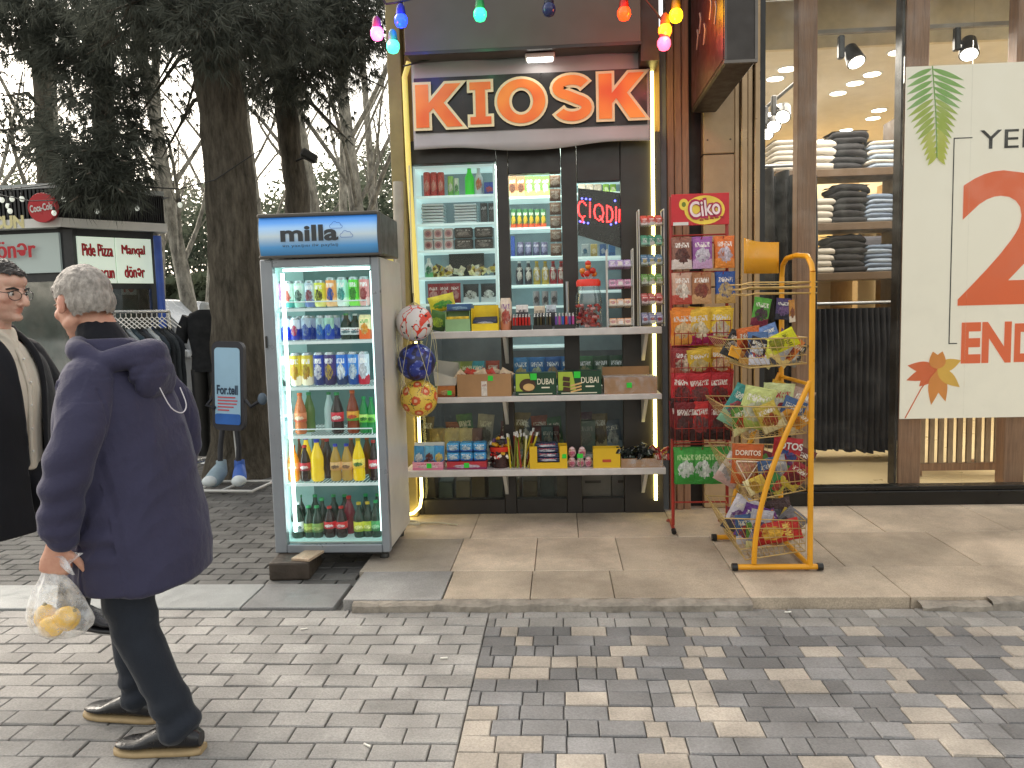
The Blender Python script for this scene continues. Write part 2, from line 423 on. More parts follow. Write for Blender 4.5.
for k, (px, py, a) in enumerate(((367, 745, -35), (304, 629, 20), (444, 658, 10), (788, 612, 5))):
    p = at(px, py, Z=.005); m = MB(); d = rotz(R(a)) @ V((.016, 0, 0)); m.tube([p - d, p + d], .004, 7)
    tag(m.build('cigarette_butt', BUTT), ['white cigarette butt lying nearest the camera on grey bricks', 'tiny white litter stub on the bricks near the dark granite corner', 'pale stub on the grey bricks left of the patterned paving', 'small pale stub below the broken kerb on the right'][k], 'cigarette butt')

# ================================================================ kiosk building
KX0, KX1 = -1.07, .74
ki = thing('kiosk', (-.17, FY, PZ), 'narrow black framed kiosk with lit glass windows between the trees and the clothes shop', 'kiosk')
FR = mat('kiosk_frame_black', '#2b2826', .4, 0, .2, 4)
mb = MB(); zt = 2.78
fz0 = PZ
def fbar(x0, x1, z0, z1, y0=FY, y1=FY + .08): mb.span((x0, y0, z0), (x1, y1, z1), .004)
# vertical members measured on the front
gx = [axx(414, 240, FY), axx(498, 240, FY), axx(510, 240, FY), axx(562, 240, FY), axx(578, 240, FY), axx(621, 240, FY), KX1]
zdoor = azz(540, 173, FY); zbot = PZ + .11
fbar(KX0, gx[0] - .002, fz0, zt); fbar(gx[1] + .002, gx[2] - .002, fz0, zt); fbar(gx[3] + .002, gx[4] - .002, fz0, zt); fbar(gx[5] + .002, KX1, fz0, zt)
ztop = azz(455, 163, FY); zr = azz(598, 181, FY)
fbar(gx[0], gx[1], ztop, zt, FY + .003); fbar(gx[2], gx[3], zdoor, zt, FY + .003); fbar(gx[4], gx[5], zr, zt, FY + .003)
for a, b in ((0, 1), (2, 3), (4, 5)): fbar(gx[a], gx[b], fz0, zbot, FY + .003)
mb.build('frame', FR, ki)
for a, b, t in ((0, 1, ztop), (2, 3, zdoor), (4, 5, zr)):
    g = MB(); g.span((gx[a], FY + .035, zbot), (gx[b], FY + .041, t)); g.build('window_pane', GLASS, ki)
# room behind the glass
INW = mat('kiosk_inner_wall', '#5f6468', .7, 0, .15); BY = FY + 1.35
m = MB(); m.span((KX0, BY, PZ), (KX1, BY + .1, 3.4)); m.span((KX0 - .1, FY + .081, PZ), (KX0, BY + .1, 3.4)); m.span((KX1, FY + .081, PZ), (KX1 + .05, BY + .1, 3.4)); m.build('inner_wall', INW, ki)
m = MB(); m.span((KX0, FY + .082, PZ), (KX1, BY - .001, PZ + .02)); m.build('floor', mat('dark_floor', '#3b3935', .6), ki)
m = MB(); m.span((KX0, FY + .083, 2.79), (KX1, BY - .001, 2.85)); m.build('ceiling', PAPERW, ki)
dh = MB(); dh.tube([(gx[3] + .03, FY - .04, 1.45), (gx[3] + .03, FY - .04, 1.75)], .011, 8)
for z in (1.47, 1.73): dh.tube([(gx[3] + .03, FY + .0, z), (gx[3] + .03, FY - .04, z)], .008, 6)
dh.build('door_handle', SILVER, ki)
# wall above the kiosk: lit yellow recess, grey panel, dark edges
zb0 = azz(530, 60, FY); 
m = MB(); m.span((KX0, FY + .05, zt + .002), (KX1, FY + .3, 3.62)); m.build('upper_wall', mat('cream_wall', '#b79a62', .8, 0, .12), ki)
UP = mat('grey_cladding', '#55504a', .6, 0, .12, 2)
zp = azz(525, 47, 5.28)
m = MB(); m.span((axx(404, 25, 5.28), 5.28, zp), (axx(641, 25, 5.28), FY + .049, 5.2), .004); m.build('upper_panel', UP, ki)
m = MB(); m.span((axx(404, 25, 5.28) - .001, 5.27, zp - .02), (axx(641, 25, 5.28), 5.30, zp - .001)); m.build('panel_trim', FR, ki)
m = MB(); m.span((axx(641, 25, 5.28) + .003, 5.33, zt + .4), (axx(660, 25, 5.28), FY + .048, 5.2)); m.build('side_trim', mat('brown_trim', '#3a2a24', .5), ki)
m = MB(); m.span((KX0 - .1, FY - .06, PZ), (KX0 - .003, FY + .08, 5.2), .004); m.build('corner_post', mat('cream_corner', '#8d7f55', .6, 0, .2, 5), ki)
m = MB(); m.span((KX0 - .1, FY + .31, 3.63), (KX1, FY + 1.6, 5.2)); m.build('roof_block', UP, ki)
lamp('kiosk_ceiling_lamp', 'AREA', (-.2, FY + .55, 2.74), 55, (1, .99, .9), .9, (-.2, FY + .7, 0))

# LED strips
def strip(path, r, st, label, col='#ffe684'):
    m = MB(); m.tube(path, r, 8); return tag(m.build('led_strip', emis('led_yellow', C(col), st)), label, 'led strip')
xs = axx(420, 450, FY - .07)
yl = FY - .07
strip([(xs, yl, PZ + 1.3), (xs, yl, PZ + .16), (xs - .015, yl - .01, PZ + .08), (xs - .06, yl - .03, PZ + .04), (xs - .14, yl - .03, PZ + .02), (xs - .25, yl - .05, PZ + .03)], .011, 10, 'glowing yellow led tube curling at the foot of the kiosk left edge')
xr = axx(654, 300, FY - .03)
strip([(xr, FY - .03, PZ + .1), (xr, FY - .03, 3.3)], .012, 10, 'bright yellow white led strip up the right edge of the kiosk')
xl = axx(408, 150, FY - .09)
m = MB(); m.tube([(xl + .03, yl - .02, 1.4), (xl + .02, yl - .02, 1.9), (xl, yl - .02, 2.6), (xl - .005, yl - .02, 3.2), (xl + .03, yl - .02, 3.3)], .02, 8)
tag(m.build('cable_duct', glow('yellow_lit_tube', C('#d8c568'), .6)), 'yellowish lit tube running up the left corner of the kiosk', 'tube')  # corner trim, no lamp; LED light on it is put in as emission
strip([(xl + .06, FY - .02, 3.44), (xr - .06, FY - .02, 3.44)], .01, 16, 'yellow led strip running along the top behind the kiosk banner')
# grey plastic tube and hanging sheet between fridge and kiosk
p = at(399, 190, 5.2)
m = MB(); m.tube([at(398, 182, 5.2), at(399, 240, 5.2), at(402, 330, 5.2)], [.035, .036, .03], 10)
tag(m.build('rolled_sheet', mat('greyish_plastic', '#a8a294', .5, 0, .12, 8, .2, 25)), 'grey rolled plastic sheet standing upright behind the drinks fridge', 'roll')
m = MB(); lo = at(394, 520, 5.34); hi = at(393, 235, 5.34)
m.grid(lambda u, v: (lo.x - .05 + .11 * u, 5.36 + .012 * math.sin(v * 190) + .02 * u, PZ + .02 + v * 1.98), 6, 150)
tag(m.build('ribbed_panel', glow('ribbed_yellow', C('#e0d078'), .45)), 'ribbed yellow lit plastic panel between the fridge and the kiosk', 'panel')  # panel emits, standing in for yellow light falling on it
# coiled cable on the floor
m = MB(); cp = at(409, 524, Z=PZ + .012); m.tube([cp + V((.07 * math.cos(t * .42) * (1 + .02 * t % .3), .05 * math.sin(t * .42), .002 * (t % 7))) for t in range(38)] + [cp + V((.2, .03, 0)), cp + V((.35, -.03, 0))], .006, 6)
tag(m.build('coiled_cable', mat('pale_cable', '#b9b29a', .5)), 'pale coiled cable lying on the pavement at the kiosk left foot', 'cable')

# ---- KIOSK banner
BYY = FY - .1
b0 = at(411, 62, BYY); b1 = at(650, 52, BYY); b2 = at(412, 150, BYY)
bx0, bx1, bz1, bz0 = b0.x, b1.x, b0.z + .005, b2.z
bn = thing('kiosk_banner', ((bx0 + bx1) / 2, BYY, bz0), 'white kiosk banner with large orange letters on a black band above the windows', 'sign')
BANW = mat('banner_vinyl', '#b3afb0', .5, 0, .06, 3, .2, 9)
m = MB()
def bfn(u, v, y=0):
    x = bx0 + u * (bx1 - bx0); z = bz0 + v * (bz1 - bz0); ed = abs(v - .5) * 2
    wv = .014 * math.sin(u * 21 + 2 * math.sin(v * 3)) * max(0, ed - .45) + .006 * noise.noise(V((u * 6, v * 3, 2)))
    sag = (.014 * math.sin(u * 9.4) - .02 * math.sin(u * PI)) * (1 if v < .02 else 0) + .012 * math.sin(u * 12) * (1 if v > .98 else 0)
    return (x, BYY + wv - y, z + sag)
m.grid(bfn, 60, 20)
o = m.build('banner_sheet', BANW, bn); sm_ = o.modifiers.new('thickness', 'SOLIDIFY'); sm_.thickness = .012; sm_.offset = 0
bz_lo = at(415, 134, BYY).z; bz_hi = at(415, 79, BYY).z
v0 = (bz_lo - bz0) / (bz1 - bz0); v1 = (bz_hi - bz0) / (bz1 - bz0)
m = MB(); m.grid(lambda u, v: bfn(.01 + u * .975, v0 + v * (v1 - v0), .013), 50, 8); m.build('black_band', mat('banner_black', '#231a17', .35, 0, .2, 4), bn)
# letter outlines drawn in a unit box
def arc(cx, cy, rx, ry, a0, a1, n): return [(cx + rx * math.cos(R(a0 + (a1 - a0) * i / n)), cy + ry * math.sin(R(a0 + (a1 - a0) * i / n))) for i in range(n + 1)]
LK = [[(0, 0), (.3, 0), (.3, .34), (.38, .43), (.66, 0), (1.02, 0), (.62, .56), (1, 1), (.64, 1), (.3, .6), (.3, 1), (0, 1)]]
LI = [[(0, 0), (.62, 0), (.62, .2), (.46, .2), (.46, .8), (.62, .8), (.62, 1), (0, 1), (0, .8), (.16, .8), (.16, .2), (0, .2)]]
LO = [arc(.56, .5, .56, .52, 0, 354, 36), arc(.56, .5, .26, .3, 0, 354, 30)]
def stroke_poly(pts, wd):
    L, Rr = [], []
    for i, p in enumerate(pts):
        a = pts[max(0, i - 1)]; b = pts[min(len(pts) - 1, i + 1)]; dx, dy = b[0] - a[0], b[1] - a[1]; q = math.hypot(dx, dy)
        nx, ny = -dy / q * wd / 2, dx / q * wd / 2; L.append((p[0] + nx, p[1] + ny)); Rr.append((p[0] - nx, p[1] - ny))
    return [L + Rr[::-1]]
sp = arc(.42, .74, .31, .18, 20, 250, 16) + arc(.44, .27, .31, .2, 80, -160, 18)[1:]
LS = stroke_poly([(.8, .84)] + sp[1:] if False else sp, .25)
letters = [(LK, 414, 466, 83, 131), (LI, 468, 494, 81, 128), (LO, 495, 548, 78, 127), (LS, 550, 594, 74, 125), (LK, 596, 648, 72, 122)]
ml, mo = MB(), MB()
for polys, px0, px1, py1, py0 in letters:
    xm0, xm1 = min(p[0] for q in polys for p in q), max(p[0] for q in polys for p in q); ym0, ym1 = min(p[1] for q in polys for p in q), max(p[1] for q in polys for p in q)
    X0, X1 = axx(px0 + 2, 105, BYY), axx(px1 - 2, 105, BYY); Z0, Z1 = azz((px0 + px1) / 2, py0 - 2, BYY), azz((px0 + px1) / 2, py1 + 2, BYY)
    sc = [[((p[0] - xm0) / (xm1 - xm0) * (X1 - X0), (p[1] - ym0) / (ym1 - ym0) * (Z1 - Z0)) for p in q] for q in polys]
    put_geo(mo, flat_geo(sc, .015), lambda x, y: (X0 + x, BYY - .034, Z0 + y))
    put_geo(ml, flat_geo(sc, -.004), lambda x, y: (X0 + x, BYY - .039, Z0 + y))
mo.build('letter_outline', mat('cream_print', '#f2e2b4', .45, 0, .06), bn)
N = NT('orange_print'); co = N.coord('Object'); spx = N.n('ShaderNodeSeparateXYZ'); N.l(co, spx.inputs[0])
gr = N.ramp(N.noise(2.2, co, 2), 0, 1)
ml.build('lettering', N.pbr(N.mix(gr, C('#dd5220'), C('#f8983a')), .4, 0, .5, None, Emission_Color=N.mix(gr, C('#dd5220'), C('#f8983a')), Emission_Strength=.16), bn)  # printed letters emit slightly, extra brightness put into the material
# spotlight on top of the banner
sl = thing('banner_spotlight', at(540, 58, BYY - .08), 'small white floodlight glowing on the top edge of the kiosk banner', 'light')
p = at(540, 57, BYY - .1); m = MB(); m.box(p, (.2, .1, .03), None, .006); m.build('housing', WHITEP, sl)
m = MB(); m.box(p - V((0, .0, .019)), (.17, .08, .006)); m.build('lens', emis('floodlight_lens', (1, .98, .9), 9), sl)
m = MB(); m.tube([p + V((.02, .05, .0)), p + V((.03, .1, .03)), p + V((.03, .14, .03))], .008, 6); m.build('bracket', BLACK, sl)
m = MB(); pts = [p + V(q) for q in ((-.08, .0, .01), (-.1, .0, .09), (-.17, .01, .11), (-.32, .02, .07), (-.5, .03, .05), (-.62, .03, .06), (-.78, .05, .03), (-.95, .06, .0))]; m.tube(pts, .006, 6)
tag(m.build('lamp_cable', BLACK), 'thin black cable looping along the top of the kiosk banner', 'cable')
# ================================================================ drinks fridge
FRY = 4.5
fx0, fx1 = axx(267, 400, FRY), axx(384, 400, FRY)
ftop, fbot = azz(322, 258, FRY), azz(325, 553, FRY)
fr = thing('drinks_fridge', ((fx0 + fx1) / 2, FRY, fbot), 'tall glass door drinks fridge with a blue lightbox top, full of cans and bottles', 'fridge')
FY1 = FRY + .66
FB = mat('fridge_enamel', '#c9c6bd', .4, 0, .06, 3)
m = MB()  # cabinet: back, sides, top, bottom
m.span((fx0 + .012, FRY + .06, fbot + .01), (fx0 + .05, FY1, ftop)); m.span((fx1 - .05, FRY + .06, fbot + .01), (fx1 - .006, FY1, ftop))
m.span((fx0 + .051, FY1 - .04, fbot + .01), (fx1 - .051, FY1, ftop)); m.span((fx0 + .051, FRY + .06, ftop - .03), (fx1 - .051, FY1 - .041, ftop)); m.span((fx0 + .051, FRY + .06, fbot + .01), (fx1 - .051, FY1 - .041, fbot + .05))
m.build('cabinet', FB, fr)
BKW = mat('fridge_back', '#7d9a9a', .5, 0, .12, 3)
LIN = glow('fridge_liner', C('#c9efea'), .2); m = MB()  # liner walls emit, standing in for the LED light on them
ix0, ix1 = fx0 + .052, fx1 - .052
m.span((ix0, FY1 - .046, fbot + .051), (ix1, FY1 - .042, ftop - .031)); m.build('back_wall', BKW, fr); m = MB(); m.span((ix0, FRY + .07, fbot + .051), (ix0 + .004, FY1 - .047, ftop - .031)); m.span((ix1 - .004, FRY + .07, fbot + .051), (ix1, FY1 - .047, ftop - .031)); m.span((ix0 + .005, FRY + .07, ftop - .036), (ix1 - .005, FY1 - .047, ftop - .032))
m.span((ix0 + .005, FRY + .07, fbot + .051), (ix1 - .005, FY1 - .047, fbot + .056)); m.build('liner', LIN, fr)
# door frame
gx0, gx1 = axx(279, 400, FRY), axx(376, 400, FRY); gz1, gz0 = azz(325, 266, FRY), azz(326, 545, FRY)
DFR = mat('door_frame_grey', '#8f959c', .35, .35, .08, 4)
m = MB(); m.span((fx0, FRY, fbot), (gx0, FRY + .055, ftop), .006); m.span((gx1, FRY, fbot), (fx1, FRY + .055, ftop), .006)
m.span((gx0 + .001, FRY + .002, gz1), (gx1 - .001, FRY + .053, ftop), .004); m.span((gx0 + .001, FRY + .002, fbot), (gx1 - .001, FRY + .053, gz0), .004)
dr = m.build('door', DFR, fr)
m = MB(); m.span((gx0, FRY + .024, gz0), (gx1, FRY + .03, gz1)); m.build('glass', glassmat('fridge_glass', (.96, .99, .985), .03, .01), dr)
m = MB(); m.span((fx0 + .012, FRY - .012, azz(268, 348, FRY)), (fx0 + .024, FRY, azz(268, 336, FRY)), .003); m.build('lock', BLACK, dr)
for x in (gx0 + .028, gx1 - .022):
    m = MB(); m.tube([(x, FRY + .09, gz0 + .06), (x, FRY + .09, gz1 - .03)], .011 if x < -1.4 else .006, 8); m.build('led_tube', emis('fridge_led', (.78, 1, .97), 8 if x < -1.4 else 3), fr)
m = MB(); m.tube([(gx0 + .03, FRY + .1, gz1 - .012), (gx1 - .03, FRY + .1, gz1 - .012)], .009, 8); m.build('led_tube', emis('fridge_led', (.78, 1, .97), 4), fr)
# canopy lightbox
cz0, cz1 = azz(320, 257, FRY - .04), azz(320, 213, FRY - .04); cx0, cx1 = axx(258, 236, FRY - .04), axx(380, 236, FRY - .04)
m = MB(); m.span((cx0, FRY - .02, cz0 + .012), (cx1, FY1 - .2, cz1), .006); m.span((cx0, FRY - .045, cz1 - .016), (cx1, FRY - .021, cz1 + .004), .004); m.span((cx0, FRY - .045, cz0), (cx1, FRY - .021, cz0 + .016), .004); m.span((cx1 - .012, FRY - .05, cz0), (cx1 + .004, FRY - .0, cz1), .004); ca = m.build('canopy', mat('canopy_trim', '#4e4a45', .4, .2), fr)
N = NT('blue_lightbox'); g = N.coord('Generated'); s2 = N.n('ShaderNodeSeparateXYZ'); N.l(g, s2.inputs[0]); cr = N.n('ShaderNodeValToRGB'); N.l(s2.outputs[2], cr.inputs[0])
e = cr.color_ramp.elements; e[0].position = 0; e[0].color = c4('#3a6a92'); e[1].position = 1; e[1].color = c4('#4089e0')
for ps, cc in ((.22, '#4d88b8'), (.5, '#a9b8c0'), (.72, '#8fb6dd'), (.85, '#5d9be4')):
    q = e.new(ps); q.color = c4(cc)
lb = N.pbr(cr.outputs[0], .3, 0, .5, None, Emission_Color=cr.outputs[0], Emission_Strength=.4)
pz0, pz1 = cz0 + .017, cz1 - .017
m = MB(); m.grid(lambda u, v: (cx0 + .004 + u * (cx1 - .016 - cx0 - .004), FRY - .022 - .02 * math.sin(v * PI), pz0 + v * (pz1 - pz0)), 2, 12); m.build('light_panel', lb, ca)
LDK = mat('dark_grey_print', '#34383c', .5, 0, .05)
m = MB(); cxm = axx(310, 236, FRY - .05); text(m, 'milla', (axx(309, 233, FRY - .05), FRY - .048, azz(309, 233, FRY - .05)), axx(338, 233, FRY - .05) - axx(280, 233, FRY - .05), .094, None, .035); 
text(m, 'ən yaxşısı ilə paylaş', (axx(310, 245.5, FRY - .05), FRY - .046, azz(310, 245.5, FRY - .05)), axx(338, 246, FRY - .05) - axx(282, 246, FRY - .05), .022, None, 0.); m.build('lettering', LDK, ca)
m = MB()
for px, py in ((336, 225.5), (346.5, 234.5)):
    q = at(px, py, FRY - .05); pts = []
    for cx, cz, r, a0, a1 in ((-.026, -.004, .012, 250, 90), (-.008, .008, .015, 150, 40), (.014, .004, .013, 110, -20), (.028, -.006, .009, 80, -90)):
        for i in range(7): a = R(a0 + (a1 - a0) * i / 6); pts.append(q + V((cx + r * math.cos(a), -.002, cz + r * math.sin(a))))
    m.tube(pts + [pts[0]], .0013, 5)
m.build('cloud_outline', mat('cloud_blue', '#2a5fb8', .4), ca)
# shelves
sh_px = [307, 340, 386, 434.5, 482]
shz = [azz(330, y, FRY + .1) for y in sh_px]; floor_z = fbot + .056
m = MB()
for z in shz:
    for k in range(26): x = ix0 + .02 + k * (ix1 - ix0 - .04) / 25; m.tube([(x, FRY + .10, z - .006), (x, FY1 - .06, z - .006)], .0022, 5)
    m.span((ix0 + .006, FRY + .088, z - .022), (ix1 - .006, FRY + .096, z - .004)); m.span((ix0 + .006, FY1 - .1, z - .016), (ix1 - .006, FY1 - .094, z - .01))
WSH = glow('white_wire', C('#e4eeee'), .25)  # shelf wires emit too, in place of LED light falling on them
m.build('shelf', WSH, fr)
m = MB()
for k, z in ((0, shz[0]), (3, shz[3])): m.tube([(ix0 + .05, FRY + .092, z), (ix0 + .05, FRY + .092, z + .035), (ix1 - .05, FRY + .092, z + .035), (ix1 - .05, FRY + .092, z)], .004, 6)
m.build('shelf_rail', WSH, fr)
for x in (fx0 + .06, fx1 - .06):
    for y in (FRY + .1, FY1 - .1):
        zb = PZ if x > -1.2 else PZ
        m = MB(); m.lathe([(.022, fbot + .009), (.022, fbot - .02), (.03, fbot - .025), (.03, zb + .0)][::-1], 10, (x, y, 0)); m.build('foot', BLACK, fr)
m = MB(); m.span((fx0 + .03, FRY + .07, fbot - .03), (fx1 - .03, FY1 - .05, fbot + .009)); m.build('compressor_tray', BLACK, fr)
m = MB()
for k in range(10): m.span((axx(336, 275, FRY + .6) + k * .012, FY1 - .05, ftop - .1), (axx(336, 275, FRY + .6) + k * .012 + .006, FY1 - .0465, ftop - .085))
m.build('vent', BLACK, fr)

# blocks under the fridge's left foot
m = MB(); a = at(262, 588, Z=0); b = at(302, 588, Z=0)
def lump(u, v):
    z = (0, .09, .1, .1)[min(3, int(v * 3 + .5))]; y = (4.3, 4.31, 4.34, 4.6)[min(3, int(v * 3 + .5))]
    j = .008 * noise.noise(V((u * 4, v * 3, 9))); return (a.x - .01 + u * .21 + (.02 if v < .2 and u < .1 else 0), y + j, z * (1 - .15 * (abs(u - .5) * 2) ** 4) + j * .5 * (v > 0))
STONE = mat('dark_wet_stone', '#3d342c', .5, 0, .3, 10, .4, 40)
m.box((a.x + .11, 4.47, .055), (.24, .3, .11), rotz(.06), .012, 2)
tag(m.build('stone_block', STONE), 'dark rough stone block under the left foot of the drinks fridge', 'stone')
m = MB(); q = at(299, 565, Z=.12); m.box((q.x, 4.47, .118), (.12, .26, .016), rotz(-.2), .002)
tag(m.build('wood_plank', wood('pale_plank', (.55, .42, .3), (.38, .27, .18), (30, 4, 30))), 'short pale plank wedged on the dark stone under the fridge', 'plank')

# ---------------- drinks
def can_mb(r, h, n=16):
    m = MB(); m.mi = 1; m.lathe([(r * .78, 0), (r * .84, .004)], n); m.mi = 0
    m.lathe([(r * .84, .004), (r, .016), (r, h - .016)], n); m.mi = 1; m.lathe([(r, h - .016), (r * .82, h - .004), (r * .84, h), (r * .76, h), (r * .72, h - .004)], n); return m
ALU = mat('can_metal', '#c4c8cc', .3, .8, .05)
def shelf_row(zbase, name, items, row_label, Y, grp):
    """items: (px, kind, height, radius, materials, look)"""
    for px, kind, h, r, ms, look in items:
        r = r * 1.1; x = axx(px, 420, Y); root = V((x, Y + rnd.uniform(-.006, .006), zbase))
        lab = f'{look}, {row_label}'
        if kind == 'can':
            t = can_mb(r, h); m = MB(); m.__dict__.update(t.__dict__); m.Vs = [v + root for v in m.Vs]
            tag(m.build('drink_can', [ms, ALU], None, root), lab, 'drink can', grp)
        elif kind == 'carton':
            m = MB(); m.span(root + V((-r, -r, 0)), root + V((r, r, h * .86)), .003)
            a = root.z + h * .86; m.add([(root.x - r, root.y - r, a), (root.x + r, root.y - r, a), (root.x + r, root.y + r, a), (root.x - r, root.y + r, a), (root.x - r, root.y, a + h * .14), (root.x + r, root.y, a + h * .14)], [(0, 1, 5, 4), (2, 3, 4, 5), (1, 2, 5), (3, 0, 4)], False)
            tag(m.build('juice_carton', ms, None, root), lab, 'juice carton', grp)
        else:
            liq, capm, labm = ms; tt = thing('drink_bottle', root, lab, 'bottle', grp)
            glass_b = kind == 'glass'
            pr = [(r * .8, 0), (r, .012), (r, h * .2), (r * .93, h * .28), (r * .97, h * .36), (r, h * .5), (r * .97, h * .58), (r * .7, h * .73), (r * .4, h * .86), (r * .36, h * .93)] if not glass_b else [(r * .9, 0), (r, .01), (r, h * .55), (r * .85, h * .65), (r * .42, h * .8), (r * .36, h * .94)]
            m = MB(); m.lathe(pr, 16, root); m.build('bottle_body', liq, tt)
            m = MB(); m.lathe([(r * .43, h * .93), (r * .43, h * .995), (r * .38, h)], 12, root); m.build('cap', capm, tt)
            if labm:
                m = MB(); lo, hi = (.3, .52) if not glass_b else (.18, .46); m.lathe([(r * 1.02, h * lo), (r * 1.03, h * (lo + .01)), (r * 1.03, h * (hi - .01)), (r * 1.02, h * hi)], 16, root, None); m.build('label', labm, tt)
YF = FRY + .15
E_ = .3  # drink prints emit, standing in for the fridge light on them
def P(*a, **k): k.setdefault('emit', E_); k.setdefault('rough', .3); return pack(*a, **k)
top = 'on the fridge top shelf'
r1 = [(283, '#c98fc4', '#e3c8e0', '#8a4a94', 'lilac slim can'), (294.5, '#d8eee6', '#4aa8a0', '#c05a50', 'white can with teal and red picture'), (305.5, '#c4e8d8', '#9fd4c0', '#37584e', 'pale mint can with dark mark'), (316, '#bcd0e0', '#6f86c0', '#8a3040', 'pale blue can with berry picture'), (325.5, '#d6e04a', '#e8ee90', '#3c3c1c', 'lime yellow can'), (337, '#f0a45a', '#f6c890', '#2b56b0', 'tall orange can with blue star'), (348, '#b8f0e6', '#e8fff8', '#2a9a94', 'white teal can with slanted lettering'), (359.5, '#58d83a', '#8af060', '#2f8a28', 'bright green tall can'), (370, '#d8898a', '#e8b4b0', '#a03038', 'pinkish red can at the right end')]
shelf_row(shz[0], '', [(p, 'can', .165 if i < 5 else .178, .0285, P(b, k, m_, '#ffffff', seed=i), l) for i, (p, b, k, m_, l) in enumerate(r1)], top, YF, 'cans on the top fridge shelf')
rb = P('#cfd8e4', '#1c35b8', '#3350d0', '#c02030', bandh=.52)
rb2 = P('#aebfd0', '#203a8c', '#4a60b0', None, seed=2, bandh=.5)
sec = 'on the fridge second shelf'
shelf_row(shz[1], '', [(290.5, 'can', .152, .027, rb, 'leftmost silver and blue energy can'), (300, 'can', .142, .027, P('#d4dce8', '#26319c', '#b04060', None, seed=5, bandh=.5), 'shorter silver energy can with blue base'), (311, 'can', .152, .026, rb2, 'third silver blue energy can from the left'), (325, 'can', .15, .026, P('#a6c4c8', '#1e50a0', '#2f70c0', None, seed=6, bandh=.45), 'fourth silver blue energy can from the left'), (334, 'can', .15, .027, P('#9ec8b8', '#1f44a8', '#3060d0', None, seed=7, bandh=.48), 'rightmost silver blue energy can with a green tint')], sec, YF, 'energy cans on the second fridge shelf')
GBOT = glassmat('green_glass', (.35, .6, .45), .12, .05); GBOT2 = mat('dark_green_bottle', '#1f3a2c', .15, 0, .2)
CAPG = mat('green_cap', '#27a05a', .4); CAPR = mat('red_cap', '#c8271e', .4); CAPB = mat('blue_cap', '#2338c8', .4); CAPO = mat('orange_cap', '#d8652a', .4); CAPW = mat('white_cap', '#dfe5e5', .4); CAPY = mat('yellow_cap', '#d8b52a', .4)
LBW = P('#e6ecec', '#c4d0d0', '#5a7a80', '#7a2a34'); 
shelf_row(shz[1], '', [(350.5, 'glass', .158, .033, (GBOT2, CAPG, LBW), 'left short green mineral water bottle with white label'), (359.5, 'glass', .155, .031, (GBOT2, CAPW, LBW), 'right short green mineral water bottle with white label')], sec, YF + .01, None)
shelf_row(shz[1], '', [(369.5, 'carton', .148, .03, P('#f2e4b4', '#e2662a', '#f0a030', '#48b048', bandh=.4), 'small peach juice carton')], sec, YF, None)
thr = 'on the fridge third shelf'
r3 = [(288, '#dfe8e0', '#2a3a36', '#b8c8c0', 'white and black can at the left end'), (298.5, '#d8c43a', '#efe6c8', '#c88a20', 'yellow and white can first from left'), (309.5, '#dcc840', '#efe6c8', '#b88a30', 'second yellow and white can'), (321.5, '#2443a8', '#20306c', '#e8eaf4', 'dark blue can with white ring'), (332.5, '#4a3a78', '#2a2050', '#d0b040', 'purple can with gold picture'), (344.5, '#2c74d0', '#15305c', '#e8f0f8', 'blue can with black and white mark'), (356, '#4a8fd8', '#254d94', '#e4f0f8', 'light blue can with white mark'), (366.5, '#d8dce8', '#c02c3c', '#e8e8f0', 'white and red can at the right end')]
shelf_row(shz[2], '', [(p, 'can', .205, .031, P(b, k, m_, '#ffffff', seed=i + 20), l) for i, (p, b, k, m_, l) in enumerate(r3)], thr, YF, 'cans on the third fridge shelf')
def liq(h, tr=.0, e=.12): return glow('liquid_' + h[1:], C(h), e, .12)  # liquids emit their own colour in place of fridge light
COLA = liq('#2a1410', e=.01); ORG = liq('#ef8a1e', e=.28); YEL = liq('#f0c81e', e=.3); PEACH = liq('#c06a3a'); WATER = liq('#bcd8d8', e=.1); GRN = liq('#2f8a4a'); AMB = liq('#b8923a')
fo = 'on the fridge fourth shelf'
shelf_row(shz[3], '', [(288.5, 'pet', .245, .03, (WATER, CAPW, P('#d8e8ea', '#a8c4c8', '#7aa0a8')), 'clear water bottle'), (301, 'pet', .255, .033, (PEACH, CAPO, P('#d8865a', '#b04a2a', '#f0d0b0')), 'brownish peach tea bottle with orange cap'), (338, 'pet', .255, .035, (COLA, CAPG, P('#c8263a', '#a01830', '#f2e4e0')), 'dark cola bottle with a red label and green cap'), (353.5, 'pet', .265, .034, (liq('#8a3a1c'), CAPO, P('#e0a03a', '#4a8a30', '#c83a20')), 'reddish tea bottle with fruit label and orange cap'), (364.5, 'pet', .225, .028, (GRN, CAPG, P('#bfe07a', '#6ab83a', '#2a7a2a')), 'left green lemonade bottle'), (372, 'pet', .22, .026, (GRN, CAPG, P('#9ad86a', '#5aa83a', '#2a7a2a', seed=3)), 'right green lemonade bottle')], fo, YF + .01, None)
fi = 'on the fridge fifth shelf'
